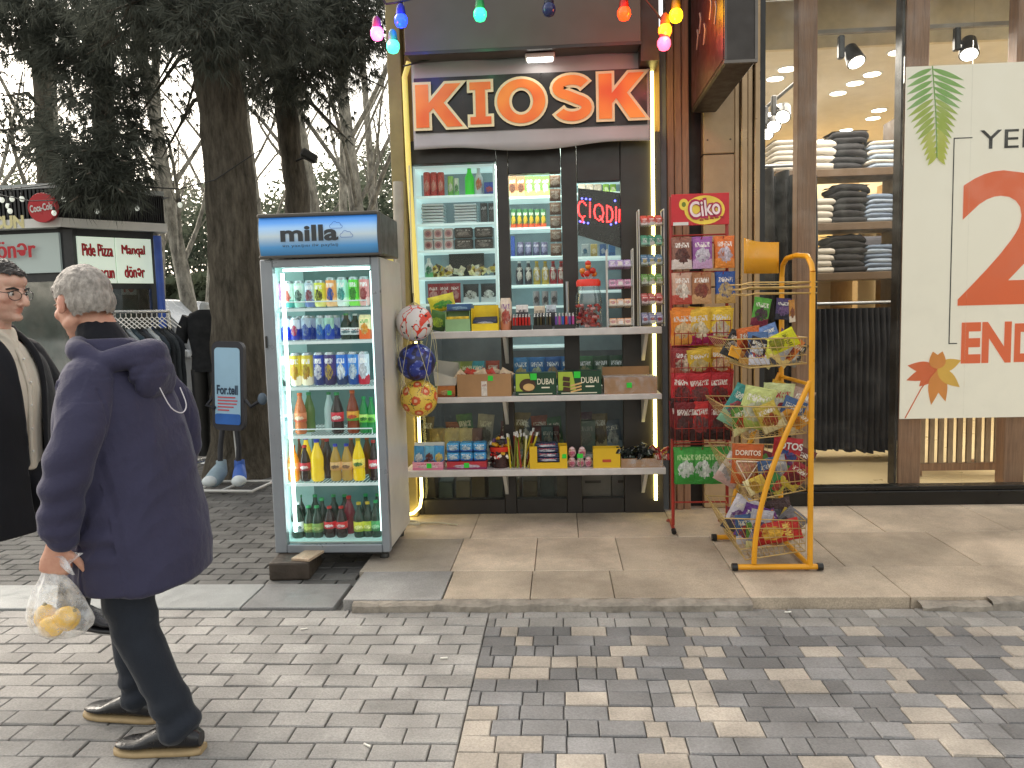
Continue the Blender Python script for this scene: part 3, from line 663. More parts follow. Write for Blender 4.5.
shelf_row(shz[4], '', [(291.5, 'pet', .225, .032, (ORG, CAPO, P('#f4a85a', '#e88a3a', '#fff0d8')), 'orange juice bottle at the left end'), (303, 'pet', .225, .03, (COLA, CAPR, P('#b82a3a', '#7a1a2a', '#f0e0e0')), 'dark cherry drink bottle'), (315.5, 'pet', .26, .036, (YEL, CAPB, None), 'tall yellow lemonade bottle with blue cap'), (334, 'pet', .23, .031, (AMB, CAPB, P('#d8b07a', '#b8864a', '#6a4a2a')), 'left amber bottle with blue cap'), (345, 'pet', .23, .031, (AMB, CAPB, P('#d8b07a', '#b8864a', '#7a4a2a', seed=2)), 'right amber bottle with blue cap'), (357, 'pet', .265, .034, (YEL, CAPY, P('#f2dc6a', '#e0b83a', '#4a7a3a')), 'tall yellow drink bottle with yellow label'), (372, 'pet', .25, .03, (COLA, CAPR, P('#d84a5a', '#a82a3a', '#f8e8e8')), 'cola bottle with pale red label at the right end')], fi, YF, None)
si = 'on the fridge bottom shelf'
shelf_row(floor_z, '', [(293, 'glass', .225, .036, (GBOT2, CAPW, P('#d8dede', '#8a9a9a', '#4a5a5a')), 'dark bottle with grey white label'), (304, 'glass', .2, .032, (GBOT2, CAPG, P('#8a9a3a', '#5a6a2a', '#c8d06a')), 'left dark green bottle with olive label'), (312.5, 'glass', .2, .032, (GBOT2, CAPG, P('#7a9a4a', '#4a6a3a', '#c0d080', seed=4)), 'right dark green bottle with olive label'), (325, 'pet', .195, .033, (COLA, CAPR, P('#c8202a', '#b01824', '#f4e8e8')), 'left small cola bottle with red label'), (337, 'pet', .195, .033, (COLA, CAPR, P('#c8202a', '#b01824', '#f4e8e8', seed=4)), 'right small cola bottle with red label'), (355, 'glass', .22, .032, (GBOT2, CAPY, P('#c8c83a', '#8a9a2a', '#f0f0a0')), 'left green bottle with yellow label'), (363.5, 'glass', .22, .031, (GBOT2, CAPY, P('#b8c83a', '#7a9a2a', '#f0f0a0', seed=6)), 'middle green bottle with yellow label'), (372, 'glass', .23, .03, (GBOT2, CAPG, P('#4a9a5a', '#2a6a3a', '#a8d8a8')), 'rightmost green bottle with green label')], si, YF + .01, None)
# second row standing behind, dimmer
shelf_row(floor_z, '', [(318, 'glass', .23, .034, (GBOT2, CAPG, None), 'dark green bottle behind the small cola bottles, left'), (345, 'pet', .24, .034, (liq('#7a2030'), CAPR, None), 'dark red bottle behind the small cola bottles, right')], si, YF + .09, None)
shelf_row(shz[4], '', [(305, 'pet', .265, .033, (YEL, CAPB, None), 'yellow bottle with blue cap standing behind the cherry drink'), (326, 'pet', .25, .032, (COLA, CAPR, None), 'dark cola bottle behind the amber bottles')], fi, YF + .09, None)
shelf_row(shz[3], '', [(310, 'pet', .25, .032, (liq('#5a7a3a'), CAPG, None), 'dull green bottle behind the peach tea'), (330, 'pet', .25, .03, (WATER, CAPG, None), 'pale bottle with green cap behind the cola')], fo, YF + .09, None)

# rows standing further back on each shelf
for zi, row, kind, h, r in ((0, r1, 'can', .165, .0285), (2, r3, 'can', .2, .031)):
    shelf_row(shz[zi], '', [(q[0] + 1.5, kind, h, r, P(q[1], q[2], q[3], '#ffffff', seed=i + (20 if zi else 0)), 'can behind the ' + q[-1]) for i, q in enumerate(row[:-1])], top if zi == 0 else thr, YF + .08, None)
for i, px in enumerate((293, 304, 316, 328, 340, 351)): shelf_row(shz[1], '', [(px, 'can', .15, .026, P('#a6b4c8', '#1e3a8c', '#2f50b0', None, seed=i, bandh=.48), 'silver blue can in the back row')], sec, YF + .08, 'back row of silver blue cans')
for i, px in enumerate((296, 311, 330, 341, 362, 374)): shelf_row(floor_z, '', [(px, 'glass', .225, .031, (GBOT2, CAPG, None), 'dark green bottle in the dim back row')], si, YF + .2, 'back row of dark green bottles')
for i, px in enumerate((297, 322, 350, 366)): shelf_row(shz[4], '', [(px, 'pet', .24, .03, (liq('#7a4a1c', e=.03), CAPO, None), 'brown bottle in the dim back row')], fi, YF + .2, 'back row of brown bottles')
# ================================================================ counter shelves on the kiosk front
SY = 5.29
ST = mat('shelf_stone_white', '#c9c4c0', .45, 0, .1, 12)
shelfz = []
def cshelf(px0, px1, pyt, pyb, look):
    z1, z0 = azz(540, pyt, SY), azz(540, pyb, SY); x0, x1 = axx(px0, pyt, SY), axx(px1, pyt, SY)
    t = thing('display_shelf', ((x0 + x1) / 2, FY, z0), look, 'shelf')
    m = MB(); m.span((x0, SY, z0), (x1, FY - .002, z1), .004); m.build('board', ST, t)
    for px in (505, 645):
        x = axx(px, pyt, 5.45); m = MB(); h = .2
        m.add([(x - .012, FY - .003, z0 - .002), (x - .012, FY - .003, z0 - h), (x - .012, FY - .25, z0 - .002), (x + .012, FY - .003, z0 - .002), (x + .012, FY - .003, z0 - h), (x + .012, FY - .25, z0 - .002)], [(0, 1, 2), (3, 5, 4), (0, 2, 5, 3), (1, 4, 5, 2), (0, 3, 4, 1)])
        m.build('bracket', WHITEP, t)
    shelfz.append(z1); return x0, x1
cshelf(431, 662, 329.5, 336.5, 'topmost white counter shelf on the kiosk front, with candy jar and acrylic racks')
cshelf(437, 662, 396, 401.5, 'middle white counter shelf carrying cardboard and green chocolate boxes')
cshelf(404, 666, 469.5, 476, 'lowest white counter shelf carrying toys, yellow boxes and wrapped sweets')
Z1, Z2, Z3 = shelfz
def gb(px0, px1, pyt, z, Y=5.33):
    pb = 400; return axx(px0, (pyt), Y), axx(px1, (pyt), Y), z, azz((px0 + px1) / 2, pyt, Y)
def openbox(m, x0, x1, y0, y1, z0, z1, t=.004, front=None):
    """carton with open top; front: lower front wall"""
    zf = z0 + (z1 - z0) * (front or 1)
    m.span((x0, y0, z0), (x1, y1, z0 + t)); m.span((x0, y0, z0 + t), (x1, y0 + t, zf)); m.span((x0, y1 - t, z0 + t), (x1, y1, z1))
    m.span((x0, y0 + t, z0 + t), (x0 + t, y1 - t, z1)); m.span((x1 - t, y0 + t, z0 + t), (x1, y1 - t, z1))
def single(m, name, mats, label, cat, group=None): return tag(m.build(name, mats), label, cat, group)
def greentag(x, y, z, parent, s=.035):
    m = MB(); m.span((x - s / 2, y - .003, z - s / 2), (x + s / 2, y - .0005, z + s / 2)); m.build('price_tag', GREENTAG, parent)

# pillow bags: four shapes shared by every snack bag and sweet
def bag_mesh(seed, T=.3):
    m = MB()
    def side(sg):
        def fn(u, v):
            a = max(0, 1 - abs(2 * u - 1) ** 2.6) ** .6; b = max(0, 1 - abs(2 * v - 1) ** 3.2) ** .7; b = 0 if v < .05 or v > .95 else b
            cr = noise.noise(V((u * 5 + seed * 7, v * 5, sg))) * .06 + noise.noise(V((u * 11, v * 13 + seed * 3, sg * 2))) * .03
            return ((u - .5) * (1 - .05 * b), sg * (T / 2 * a * b * (1 + cr * 2)) - sg * .0 + cr * .25 * (.3 + b) + (.004 * sg), v + .012 * noise.noise(V((u * 6, seed, v * 3))))
        return fn
    m.grid(side(-1), 10, 14); k = len(m.F); m.grid(lambda u, v: side(1)(1 - u, v), 10, 14)
    return m
BAGS = [bag_mesh(s).mesh(PAPERW, V((0, 0, 0)), 'snack_bag') for s in range(4)]
SWEETS = [bag_mesh(s + 9, .7).mesh(PAPERW, V((0, 0, 0)), 'sweet') for s in range(2)]
def bag(name, label, loc, w, h, m, rot=(0, 0, 0), t=1., group=None, cat='snack bag', me=None):
    o = bpy.data.objects.new(name, me or rnd.choice(BAGS)); COL.objects.link(o); o.location = loc; o.scale = (w, w * t, h); o.rotation_euler = rot
    o.material_slots[0].link = 'OBJECT'; o.material_slots[0].material = m
    return tag(o, label, cat, group)

# ---- top shelf
x0, x1, z0, z1 = gb(445, 470, 318, Z1); t = thing('sweet_box', ((x0 + x1) / 2, 5.38, z0), 'pale green display box with yellow inside at the left of the top shelf', 'box')
m = MB(); openbox(m, x0, x1, 5.33, 5.45, z0, azz(457, 311, 5.33), .004, .6); m.build('carton', mat('pale_green_card', '#8fb583', .6), t)
m = MB(); m.span((x0 + .006, 5.335, z0 + .03), (x1 - .006, 5.44, z1 + .01), .004); m.build('filling', mat('yellow_blue_pack', '#d8b52f', .5, 0, .5, 30), t)
m = MB(); xx = axx(457, 305, 5.4); m.span((x0 + .01, 5.36, azz(457, 311, 5.33) + .001), (x1 + .01, 5.45, azz(457, 304, 5.36)), .004); single(m, 'sweet_packet', pack('#345a8a', '#2a4470', '#8ab0d0', None), 'flat blue packet lying on the pale green box', 'sweets')
x0, x1, z0, z1 = gb(471, 498, 308, Z1); t = thing('sweet_box', ((x0 + x1) / 2, 5.38, z0), 'yellow display box holding dark blue sweets on the top shelf', 'box')
m = MB(); openbox(m, x0, x1, 5.325, 5.44, z0, z1, .004, .32); m.span((x0 + .01, 5.435, z1 - .03), (x1 - .005, 5.4395, z1 + .02)); m.build('carton', mat('yellow_card', '#e8c922', .55), t)
for r in range(3):
    m = MB(); m.tube([(x0 + .012, 5.35 + .03 * r, z0 + .055 + .01 * r), (x1 - .012, 5.35 + .03 * r, z0 + .058 + .01 * r)], .02, 8); m.build('sweet_roll', pack('#1d2748', '#34406a', '#c8ccd8', None, seed=r), t)
x0, x1, z0, z1 = gb(499, 511, 298, Z1); m = MB(); m.lathe([((x1 - x0) / 2, 0), ((x1 - x0) / 2, (z1 - z0) * .85), ((x1 - x0) * .4, z1 - z0)], 12, ((x0 + x1) / 2, 5.38, z0)); single(m, 'sweet_tub', pack('#e2d2c0', '#c07a5a', '#b84a3a', '#7a4a8a'), 'small cream tub with red picture beside the yellow display box', 'tub')
bag('snack_packet', 'yellow and green packet leaning above the boxes at the left end of the top shelf', at(444, 311, 5.47), .19, .115, pack('#d9d23a', '#e8c62a', '#4aa83a', None), (0, R(-12), R(8)), .8)
bag('snack_packet', 'dark green packet standing at the far left of the top shelf', at(436, 330.5, 5.42), .12, .14, pack('#4d7a34', '#2c4a22', '#a8c23a', None, seed=3), (0, R(14), 0), .6)
# lighters
for n, (a, b, cols, lk) in enumerate(((511.5, 531, ['#b8241f'], 'red'), (532.5, 552, ['#2a2a24', '#3a3a2c', '#4a3f20'], 'black and olive'), (554, 575, ['#6a4a9a', '#b84a8a', '#3a5ab0', '#c83a3a'], 'purple, pink and blue'))):
    x0, x1, z0, _ = gb(a, b, 314, Z1); t = thing('lighter_tray', ((x0 + x1) / 2, 5.35, z0), f'row of {lk} lighters standing in a tray on the top shelf', 'lighters')
    m = MB(); openbox(m, x0, x1, 5.32, 5.40, z0, z0 + .03, .003); m.build('tray', BLACK, t)
    k = 6
    for i in range(k):
        for j in range(2):
            x = x0 + .014 + i * (x1 - x0 - .028) / (k - 1); m = MB(); m.box((x, 5.342 + .034 * j, z0 + .046 + .012 * j), (.016, .022, .078), None, .004); m.c = None
            m.mi = 1; m.box((x, 5.342 + .034 * j, z0 + .091 + .012 * j), (.013, .018, .012), None, .002); m.build('lighter', [mat('lighter_' + cols[i % len(cols)][1:], cols[i % len(cols)], .2), CHROME], t)
for n, (a, b, py, cc) in enumerate(((516, 528, 305, '#e8e4e0'), (534, 545, 306, '#d8c8b0'), (546, 556, 305, '#c8d4dc'))):
    x0, x1, z0, z1 = gb(a, b, py, Z1, 5.45); m = MB(); m.span((x0, 5.43, z0), (x1, 5.47, z1), .002); m.mi = 1; m.span((x0 - .001, 5.429, z0 + .02), (x1 + .001, 5.471, z1 - .05))
    single(m, 'cigarette_pack', [pack(cc, None, None, '#303038', seed=n), mat('pack_dark', '#3a3a40', .5)], ['white topped box behind the red lighters', 'cream topped box behind the olive lighters', 'bluish white box behind the coloured lighters'][n], 'box')
# candy jar with lollipop ball
x0, x1, z0, z1 = gb(575, 603, 286, Z1); rj = (x1 - x0) / 2; jc = V(((x0 + x1) / 2, 5.33 + rj, z0)); hj = z1 - z0
t = thing('candy_jar', jc, 'large clear plastic jar of red candies with a red lid on the top shelf', 'jar')
m = MB(); m.lathe([(rj * .9, 0), (rj, .012), (rj, hj * .62), (rj * .97, hj * .75), (rj * .82, hj * .93), (rj * .8, hj)], 20, jc); m.build('jar_wall', glassmat('clear_jar', (.93, .95, .96), .1, .05), t)
m = MB()
for i in range(70):
    a, q = rnd.random() * 2 * PI, math.sqrt(rnd.random()) * rj * .86; m.mi = rnd.choice((0, 0, 0, 1, 2)); m.box(jc + V((q * math.cos(a), q * math.sin(a), .015 + rnd.random() * hj * .5)), (.034, .018, .018), Matrix.Rotation(rnd.random() * 6, 3, (rnd.random(), rnd.random(), 1)), .004)
m.build('candies', [mat('candy_red', '#c2291f', .3), mat('candy_pink', '#e0a09a', .3), mat('candy_dark', '#7a1a1a', .3)], t)
m = MB(); m.lathe([(rj * .88, hj + .001), (rj * .9, hj + .03), (rj * .8, hj + .048)], 18, jc); m.build('lid', mat('red_lid', '#e23422', .35), t)
LOL = mat('lollipop_red', '#c8321e', .2, 0, .3, 20); LOL2 = mat('lollipop_orange', '#d8862a', .2)
for i in range(8):
    a = i * 2 * PI / 6 + .3; hgt = .07 + .03 * (i % 2); q = .042 if i < 6 else .0; p1 = jc + V((q * math.cos(a), q * math.sin(a), hj + .075 + (0.02 * (i % 2) if i < 6 else .05 + .022 * (i - 6))))
    m = MB(); m.tube([jc + V((q * .3 * math.cos(a), q * .3 * math.sin(a), hj + .049)), p1], .0025, 5); m.mi = 1; m.ell(p1 + V((0, 0, .012)), .021, 12, 8)
    single(m, 'lollipop', [WHITEP, LOL if i % 3 else LOL2], 'round lollipop stuck into the red lid of the candy jar', 'lollipop', 'lollipops on the candy jar')
# acrylic racks
def acrylic_rack(px0, px1, pyt, tiers, look, cols, slope, tilt, Y0, dep, lab):
    x0, x1, z0, z1 = gb(px0, px1, pyt, Z1, Y0); t = thing('candy_rack', ((x0 + x1) / 2, Y0, z0), look, 'rack'); H = (z1 - z0) / tiers
    fm = MB()
    for x in (x0, x1):
        for y in (Y0 + .01, Y0 + dep): fm.tube([(x, y, z0), (x, y, z1)], .0035, 6)
        fm.tube([(x, Y0 + .01, z1), (x, Y0 + dep, z1)], .0035, 6)
    fm.build('wire_frame', WHITEP, t)
    for i in range(tiers):
        zb = z0 + H * i + .012; m = MB(); fy = Y0 - slope; Mx = Matrix.Rotation(R(tilt), 3, 'X'); c = V(((x0 + x1) / 2, fy, zb)); W = x1 - x0 - .012
        def pt(x, y, z): return c + Mx @ V((x, y, z))
        D = dep - .01; hw = H * .36
        for a, b in (((-W / 2, 0, 0), (W / 2, D, .003)), ((-W / 2, 0, .003), (W / 2, .003, hw)), ((-W / 2, .003, .003), (-W / 2 + .003, D, hw)), ((W / 2 - .003, .003, .003), (W / 2, D, hw))):
            cc = (V(a) + V(b)) / 2; m.box(c + Mx @ cc, [abs(b[k] - a[k]) for k in range(3)], Mx)
        m.build('tray', ACRYL, t)
        m = MB(); m.box(pt(0, -.004, hw * .45), (.03, .004, hw * .5), Mx); m.build('price_tag', PAPERW, t)
        base, b2, mk = cols[i % len(cols)]
        for k in range(6):
            u = (k % 3 - 1) * W * .31; yy = D * (.22 + .42 * (k // 3)); hh = min(H * .5, .055)
            m = MB(); q = pt(u, yy, .004 + hh / 2); m.box((0, 0, hh / 2), (W * .28, D * .2, hh), None, .003)
            o = m.build('candy_pack', pack(base, b2, mk, '#f4f0ea', seed=i), None, V((0, 0, 0))); o.location = pt(u, yy, .004); o.rotation_euler = (R(tilt - 25), 0, 0)
            tag(o, f'{lab[i]} sweet packs on tier {ORD[tiers - 1 - i]} from the top of the {"taller" if tiers > 4 else "shorter"} acrylic rack', 'sweets', f'packs on the {"taller" if tiers > 4 else "shorter"} rack, {ORD[tiers - 1 - i]} tier')
acrylic_rack(607, 633, 249, 4, 'shorter clear candy rack of four tiers beside the candy jar', [('#e89a5a', '#f0c8a0', '#d84a3a'), ('#f0a860', '#e8d0b0', '#c83a3a'), ('#c83a8a', '#e88ac0', '#7a2a6a'), ('#9a6ac0', '#d0b0e4', '#f0e8f4')], .0, -8, 5.36, .13, ['peach and orange', 'orange and red', 'magenta', 'violet and white'])
acrylic_rack(639, 664, 209, 6, 'taller white wire candy rack of six trays ending the top shelf', [('#9a9ac0', '#c8c8d8', '#b83a4a'), ('#d86a6a', '#f0d0d0', '#b02a30'), ('#7ab05a', '#d0d8c8', '#e8e0c8'), ('#5a8ab0', '#c8d4d8', '#e0c86a'), ('#3f9a7a', '#8fd0b8', '#e8f4ee'), ('#d8503e', '#f4e4e0', '#f0b0a8')], .02, 16, 5.37, .15, ['lilac and grey', 'pale red', 'light green', 'grey blue', 'teal green', 'red and white'])

# ---- middle shelf
x0, x1, z0, z1 = gb(457, 511, 374, Z2); t = thing('cardboard_box', ((x0 + x1) / 2, 5.4, z0), 'brown cardboard box filled with wrapped snacks on the middle shelf', 'box')
m = MB(); openbox(m, x0, x1, 5.32, 5.52, z0, z1, .005); m.build('carton', CARD, t)
m = MB(); m.span(((x0 + x1) / 2 - .02, 5.3165, z0 + .005), ((x0 + x1) / 2 + .02, 5.3195, z1 - .05)); m.build('printed_strip', pack('#d8cfc4', None, None, '#8a3a2a'), t); greentag(x0 + (x1 - x0) * .62, 5.3195, z1 - .03, t)
for i in range(9):
    bag('snack_packet', 'red and cream wrapped snack heaped in the brown cardboard box', (x0 + .045 + (i % 5) * .068, 5.38 + .06 * (i // 5), z1 - .055), .1, .085, pack(*[('#d8bfa0', '#b8503a', '#8a2a20', None), ('#c8402e', '#e0c09a', '#7a1f1a', None)][i % 2], seed=i % 3), (R(rnd.uniform(-30, 10)), R(rnd.uniform(-50, 50)), R(rnd.uniform(-30, 30))), 1, 'snacks heaped in the cardboard box')
DG = mat('dark_green_card', '#123d24', .4, 0, .12); LG = mat('lime_card', '#a8bf3f', .4, 0, .12); GOLD = mat('cream_print', '#e8e2c8', .5)
for n, (a, b, py) in enumerate(((515, 556, 373), (557.5, 601, 371))):
    x0, x1, z0, z1 = gb(a, b, py, Z2); w_, h_ = x1 - x0, z1 - z0
    t = thing('chocolate_box', ((x0 + x1) / 2, 5.4, z0), ['green and lime chocolate box with a round chocolate picture, middle shelf', 'dark green DUBAI chocolate box with stacked biscuit picture'][n], 'box')
    m = MB(); m.span((x0, 5.325, z0), (x1, 5.45, z1), .003); m.build('carton', DG, t)
    m = MB(); m.add([(x0 + .004, 5.3235, z0 + h_ * .2), (x0 + w_ * .42, 5.3235, z0 + h_ * .2), (x0 + w_ * .34, 5.3235, z1 - .004), (x0 + .004, 5.3235, z1 - .004)], [(0, 1, 2, 3)]); m.build('lime_panel', LG, t)
    m = MB()
    if n: 
        for k in range(3): m.box((x0 + w_ * .42, 5.321, z0 + h_ * (.18 + .13 * k)), (w_ * .26, .002, h_ * .07), Matrix.Rotation(R(-14), 3, 'Y'))
        m.mi = 1
        for k in range(3): m.box((x0 + w_ * .2, 5.3205, z0 + h_ * (.24 + .22 * k)), (w_ * .16, .002, h_ * .18), Matrix.Rotation(R(8), 3, 'Y'))
    else: 
        m.mi = 1; disc(m, (x0 + w_ * .3, 5.3215, z0 + h_ * .46), w_ * .2, h_ * .3); m.mi = 0; disc(m, (x0 + w_ * .33, 5.3205, z0 + h_ * .38), w_ * .14, h_ * .16)
    m.build('picture', [mat('biscuit_print', '#d8b070', .5), mat('cocoa_print', '#4a2c18', .5)], t)
    m = MB(); text(m, 'DUBAI', (x0 + w_ * .74, 5.3225, z0 + h_ * .62), w_ * .4, h_ * .26, None, .01); m.span((x0 + w_ * .64, 5.3218, z0 + h_ * .32), (x0 + w_ * .84, 5.3224, z0 + h_ * .38)); m.span((x0 + w_ * .08, 5.3218, z0 + h_ * .06), (x1 - w_ * .1, 5.3224, z0 + h_ * .1)); m.build('lettering', GOLD, t)
    greentag(x0 + w_ * .45, 5.3215, z1 - .025, t, .045)
x0, x1, z0, z1 = gb(604, 657, 377, Z2); t = thing('carton_tray', ((x0 + x1) / 2, 5.4, z0), 'shallow brown carton tray wrapped in clear film at the right of the middle shelf', 'box')
m = MB(); openbox(m, x0, x1, 5.325, 5.53, z0, z1, .006, .95); m.span((x0, 5.527, z1), (x1 - .03, 5.53, z1 + .06)); m.span((x0 + .012, 5.34, z0 + .008), (x1 - .012, 5.5, z1 - .05)); m.build('carton', CARD, t)
m = MB(); m.grid(lambda u, v: (x0 - .003 + u * (x1 - x0 + .006), 5.321 + (0 if v < .4 else (v - .4) * .3), z0 + .004 + min(v, .42) / .42 * (z1 - z0) + .004 * noise.noise(V((u * 9, v * 9, 1)))), 14, 10); m.build('film', plasticwrap('clear_film', white=.1), t); greentag((x0 + x1) / 2 - .01, 5.319, z0 + .06, t)
x0, x1, z0, z1 = gb(437, 455, 386, Z2); m = MB(); m.span((x0, 5.33, z0), (x1, 5.5, z1), .003); ob = single(m, 'small_box', pack('#b06a34', '#8a4a24', '#c8a070', None), 'orange brown box at the left end of the middle shelf', 'box'); greentag(x1 - .04, 5.3295, z0 + .03, ob, .03)
x0, x1, _, _ = gb(435, 456, 386, Z2); m = MB(); za = azz(446, 386, 5.33) + .002; m.add([(x0, 5.34, za), (x1, 5.34, za), (x1, 5.5, za), (x0, 5.5, za), (x0 - .01, 5.34, za + .10), (x1 + .01, 5.34, za + .05), (x1, 5.5, za + .15), (x0, 5.5, za + .17)], [(0, 1, 5, 4), (1, 2, 6, 5), (2, 3, 7, 6), (3, 0, 4, 7), (0, 3, 2, 1)]); o = single(m, 'open_carton', [mat('white_inside_card', '#b9b6ac', .7, 0, .1)], 'torn open pale carton on top of the orange brown box', 'box'); s_ = o.modifiers.new('thickness', 'SOLIDIFY'); s_.thickness = .004

# ---- lowest shelf
x0, x1, z0, z1 = gb(412.5, 443, 462, Z3); zt_ = azz(428, 443, 5.4); t = thing('toy_box', ((x0 + x1) / 2, 5.4, z0), 'pink fronted display box of small blue figure packets, leftmost on the lowest shelf', 'box')
m = MB(); openbox(m, x0, x1, 5.325, 5.43, z0, z1, .004); m.build('carton', pack('#e7a0b4', '#d87a98', '#f4d0d8', '#b83a5a'), t); m = MB(); m.span((x0, 5.4305, z0), (x1, 5.434, zt_)); m.build('back_card', PAPERW, t); greentag((x0 + x1) / 2 + .01, 5.3245, z0 + .03, t)
for k in range(3): bag('toy_packet', ['small blue figure packet on the left in the pink toy box', 'brown haired figure packet in the middle of the pink toy box', 'small blue and yellow packet on the right in the pink toy box'][k], (x0 + .035 + k * .072, 5.375, z0 + .02), .075, .145, pack(*[('#3f8fc4', '#2f6a9a', '#d8e4ea', None), ('#6ab0d4', '#7a3a3a', '#6a3024', None), ('#3f9ad4', '#2f7aa8', '#e8d06a', None)][k]), (0, R(rnd.uniform(-5, 5)), 0), .5, None, 'toy packet')
x0, x1, z0, z1 = gb(446, 486, 443, Z3); t = thing('sweet_carton', ((x0 + x1) / 2, 5.4, z0), 'blue foil wrapped multipack with a red base on the lowest shelf', 'box')
m = MB(); m.span((x0, 5.325, z0), (x1, 5.44, z0 + .055), .003); m.build('base', pack('#b8303a', '#8a2a5a', '#d8c8d8', None), t)
for k in range(3):
    for j in range(2):
        m = MB(); a = x0 + k * (x1 - x0) / 3; m.box((a + (x1 - x0) / 6, 5.385, z0 + .057 + (j + .5) * (z1 - z0 - .057) / 2), ((x1 - x0) / 3 - .003, .11, (z1 - z0 - .057) / 2 - .002), None, .012, 2); m.build('foil_pack', pack('#4aa0d8', '#3a6ab8', '#d8ecf6', '#eaf6ff', .2, k + j * 3, foil=.3), t)
greentag((x0 + x1) / 2 - .0, 5.3235, z0 + .03, t)
x0, x1, z0, z1 = gb(488.5, 510, 448, Z3); rb_ = (x1 - x0) / 2; bc = V(((x0 + x1) / 2, 5.33 + rb_, z0)); t = thing('toy_bucket', bc, 'dark red bucket crammed with small toys on the lowest shelf', 'bucket')
m = MB(); m.lathe([(rb_ * .8, 0), (rb_ * .92, (z1 - z0) * .75), (rb_ * .95, (z1 - z0) * .78)], 18, bc); m.build('bucket_wall', mat('dark_bucket', '#3a2422', .3, 0, .5, 22), t); m = MB(); m.lathe([(rb_ * .97, (z1 - z0) * .785), (rb_ * 1.02, (z1 - z0) * .9), (rb_, z1 - z0)], 18, bc); m.build('rim', mat('red_bucket_rim', '#d8341f', .35), t)
TOYC = [mat('toy_' + h[1:], h, .3) for h in ('#e8e4dc', '#c8281e', '#2a2420', '#c89a2a', '#5a3a6a')]
m = MB()
for i in range(40):
    a, q = rnd.random() * 6.28, rnd.random() ** .5 * rb_ * .85; m.mi = rnd.randrange(5); m.box(bc + V((q * math.cos(a), q * math.sin(a), z1 - z0 + rnd.random() * .07 * (1 - q / rb_ * .6))), (.022, .022, .05), Matrix.Rotation(rnd.random() * 3, 3, (rnd.random(), rnd.random(), rnd.random())), .005)
for i in range(16):
    a = rnd.uniform(PI * 1.05, PI * 1.95); m.mi = rnd.choice((0, 2, 3, 1)); m.box(bc + V((rb_ * .93 * math.cos(a), rb_ * .93 * math.sin(a), rnd.uniform(.02, .12))), (.03, .012, .02), rotz(a + PI / 2) @ Matrix.Rotation(rnd.uniform(-1, 1), 3, 'Y'), .003)
m.build('small_toys', TOYC, t)
WC = [mat('wand_' + h[1:], h, .35) for h in ('#c8b52a', '#8a9a2e', '#d8cf8a', '#6a6a2a', '#a83a2e')]
for i in range(16):
    px = 511 + i * 1.15; b = V((axx(px, 467, 5.4), 5.36 + .05 * (i % 3), Z3)); l = rnd.uniform(.22, .27); ln = V((rnd.uniform(-.02, .1) - .03 + .004 * i * .6, 0, l)); m = MB(); m.tube([b, b + ln], .007, 6); m.mi = 1; m.tube([b + ln * .9, b + ln], .008, 6)
    single(m, 'toy_wand', [WC[i % 5], WHITEP], 'long thin yellow and green candy wand standing in the bunch on the lowest shelf', 'candy wand', 'bunch of candy wands')
YC = mat('yellow_carton', '#e2b81c', .5, 0, .06)
x0, x1, z0, z1 = gb(529.5, 567, 446, Z3); t = thing('bar_box', ((x0 + x1) / 2, 5.38, z0), 'yellow carton with a cut out front showing dark blue bars, lowest shelf', 'box'); w_, h_ = x1 - x0, z1 - z0
m = MB(); a, b = x0 + w_ * .2, x1 - w_ * .2; zl = z0 + h_ * .27; m.span((x0, 5.315, z0), (a, 5.32, z1)); m.span((b, 5.315, z0), (x1, 5.32, z1)); m.span((a, 5.315, z0), (b, 5.32, zl)); m.span((x0, 5.3205, z0), (x0 + .004, 5.45, z1)); m.span((x1 - .004, 5.3205, z0), (x1, 5.45, z1)); m.span((x0 + .004, 5.446, z0), (x1 - .004, 5.45, z1)); m.span((x0 + .004, 5.3205, z0), (x1 - .004, 5.446, z0 + .004)); m.build('carton', YC, t); greentag(x1 - .02, 5.3145, z0 + h_ * .55, t, .03)
for k in range(4):
    m = MB(); m.box(((a + b) / 2 - .004 * k, 5.37, zl + .018 + k * .034), (w_ * .62, .09, .032), Matrix.Rotation(R(rnd.uniform(-4, 4)), 3, 'Y'), .01, 2); m.build('chocolate_bar', pack('#1d2646', '#3a4a7a', '#d8dce8', '#c83a3a', .25, k), t)
EG = pack('#e6c8c8', '#d8a0b0', '#c85a7a', '#8a4a2a')
for i, (px, py) in enumerate(((572, 465), (580.5, 464.5), (588.5, 464), (572, 451), (582, 450.5))):
    x = axx(px, py, 5.37); z = Z3 if i < 3 else Z3 + .072; rr = .026
    m = MB(); m.lathe([(.008, 0), (.02, .006), (.027, .025), (.026, .042), (.019, .062), (.008, .071)], 14, (x, 5.365, z)); single(m, 'chocolate_egg', EG, 'pink and cream wrapped chocolate egg in the clear stack between the yellow boxes', 'chocolate egg', 'wrapped eggs on the lowest shelf')
m = MB(); x = axx(580, 455, 5.33); m.span((x - .02, 5.325, Z3 + .07), (x + .02, 5.329, Z3 + .1)); m.span((x - .001, 5.33, Z3), (x + .001, 5.333, Z3 + .07)); single(m, 'price_tag', GREENTAG, 'bright green price tag standing in front of the wrapped eggs', 'price tag')
x0, x1, z0, z1 = gb(593, 620, 448, Z3); t = thing('bar_box', ((x0 + x1) / 2, 5.38, z0), 'plain yellow carton with open top beside the black wrapped candies', 'box'); m = MB(); openbox(m, x0, x1, 5.315, 5.42, z0, z1, .004); m.build('carton', YC, t); m = MB(); m.span(((x0 + x1) / 2 - .03, 5.3135, z0 + .04), ((x0 + x1) / 2 + .03, 5.3148, z0 + .06)); m.build('printed_mark', mat('red_print', '#b8452a', .5), t)
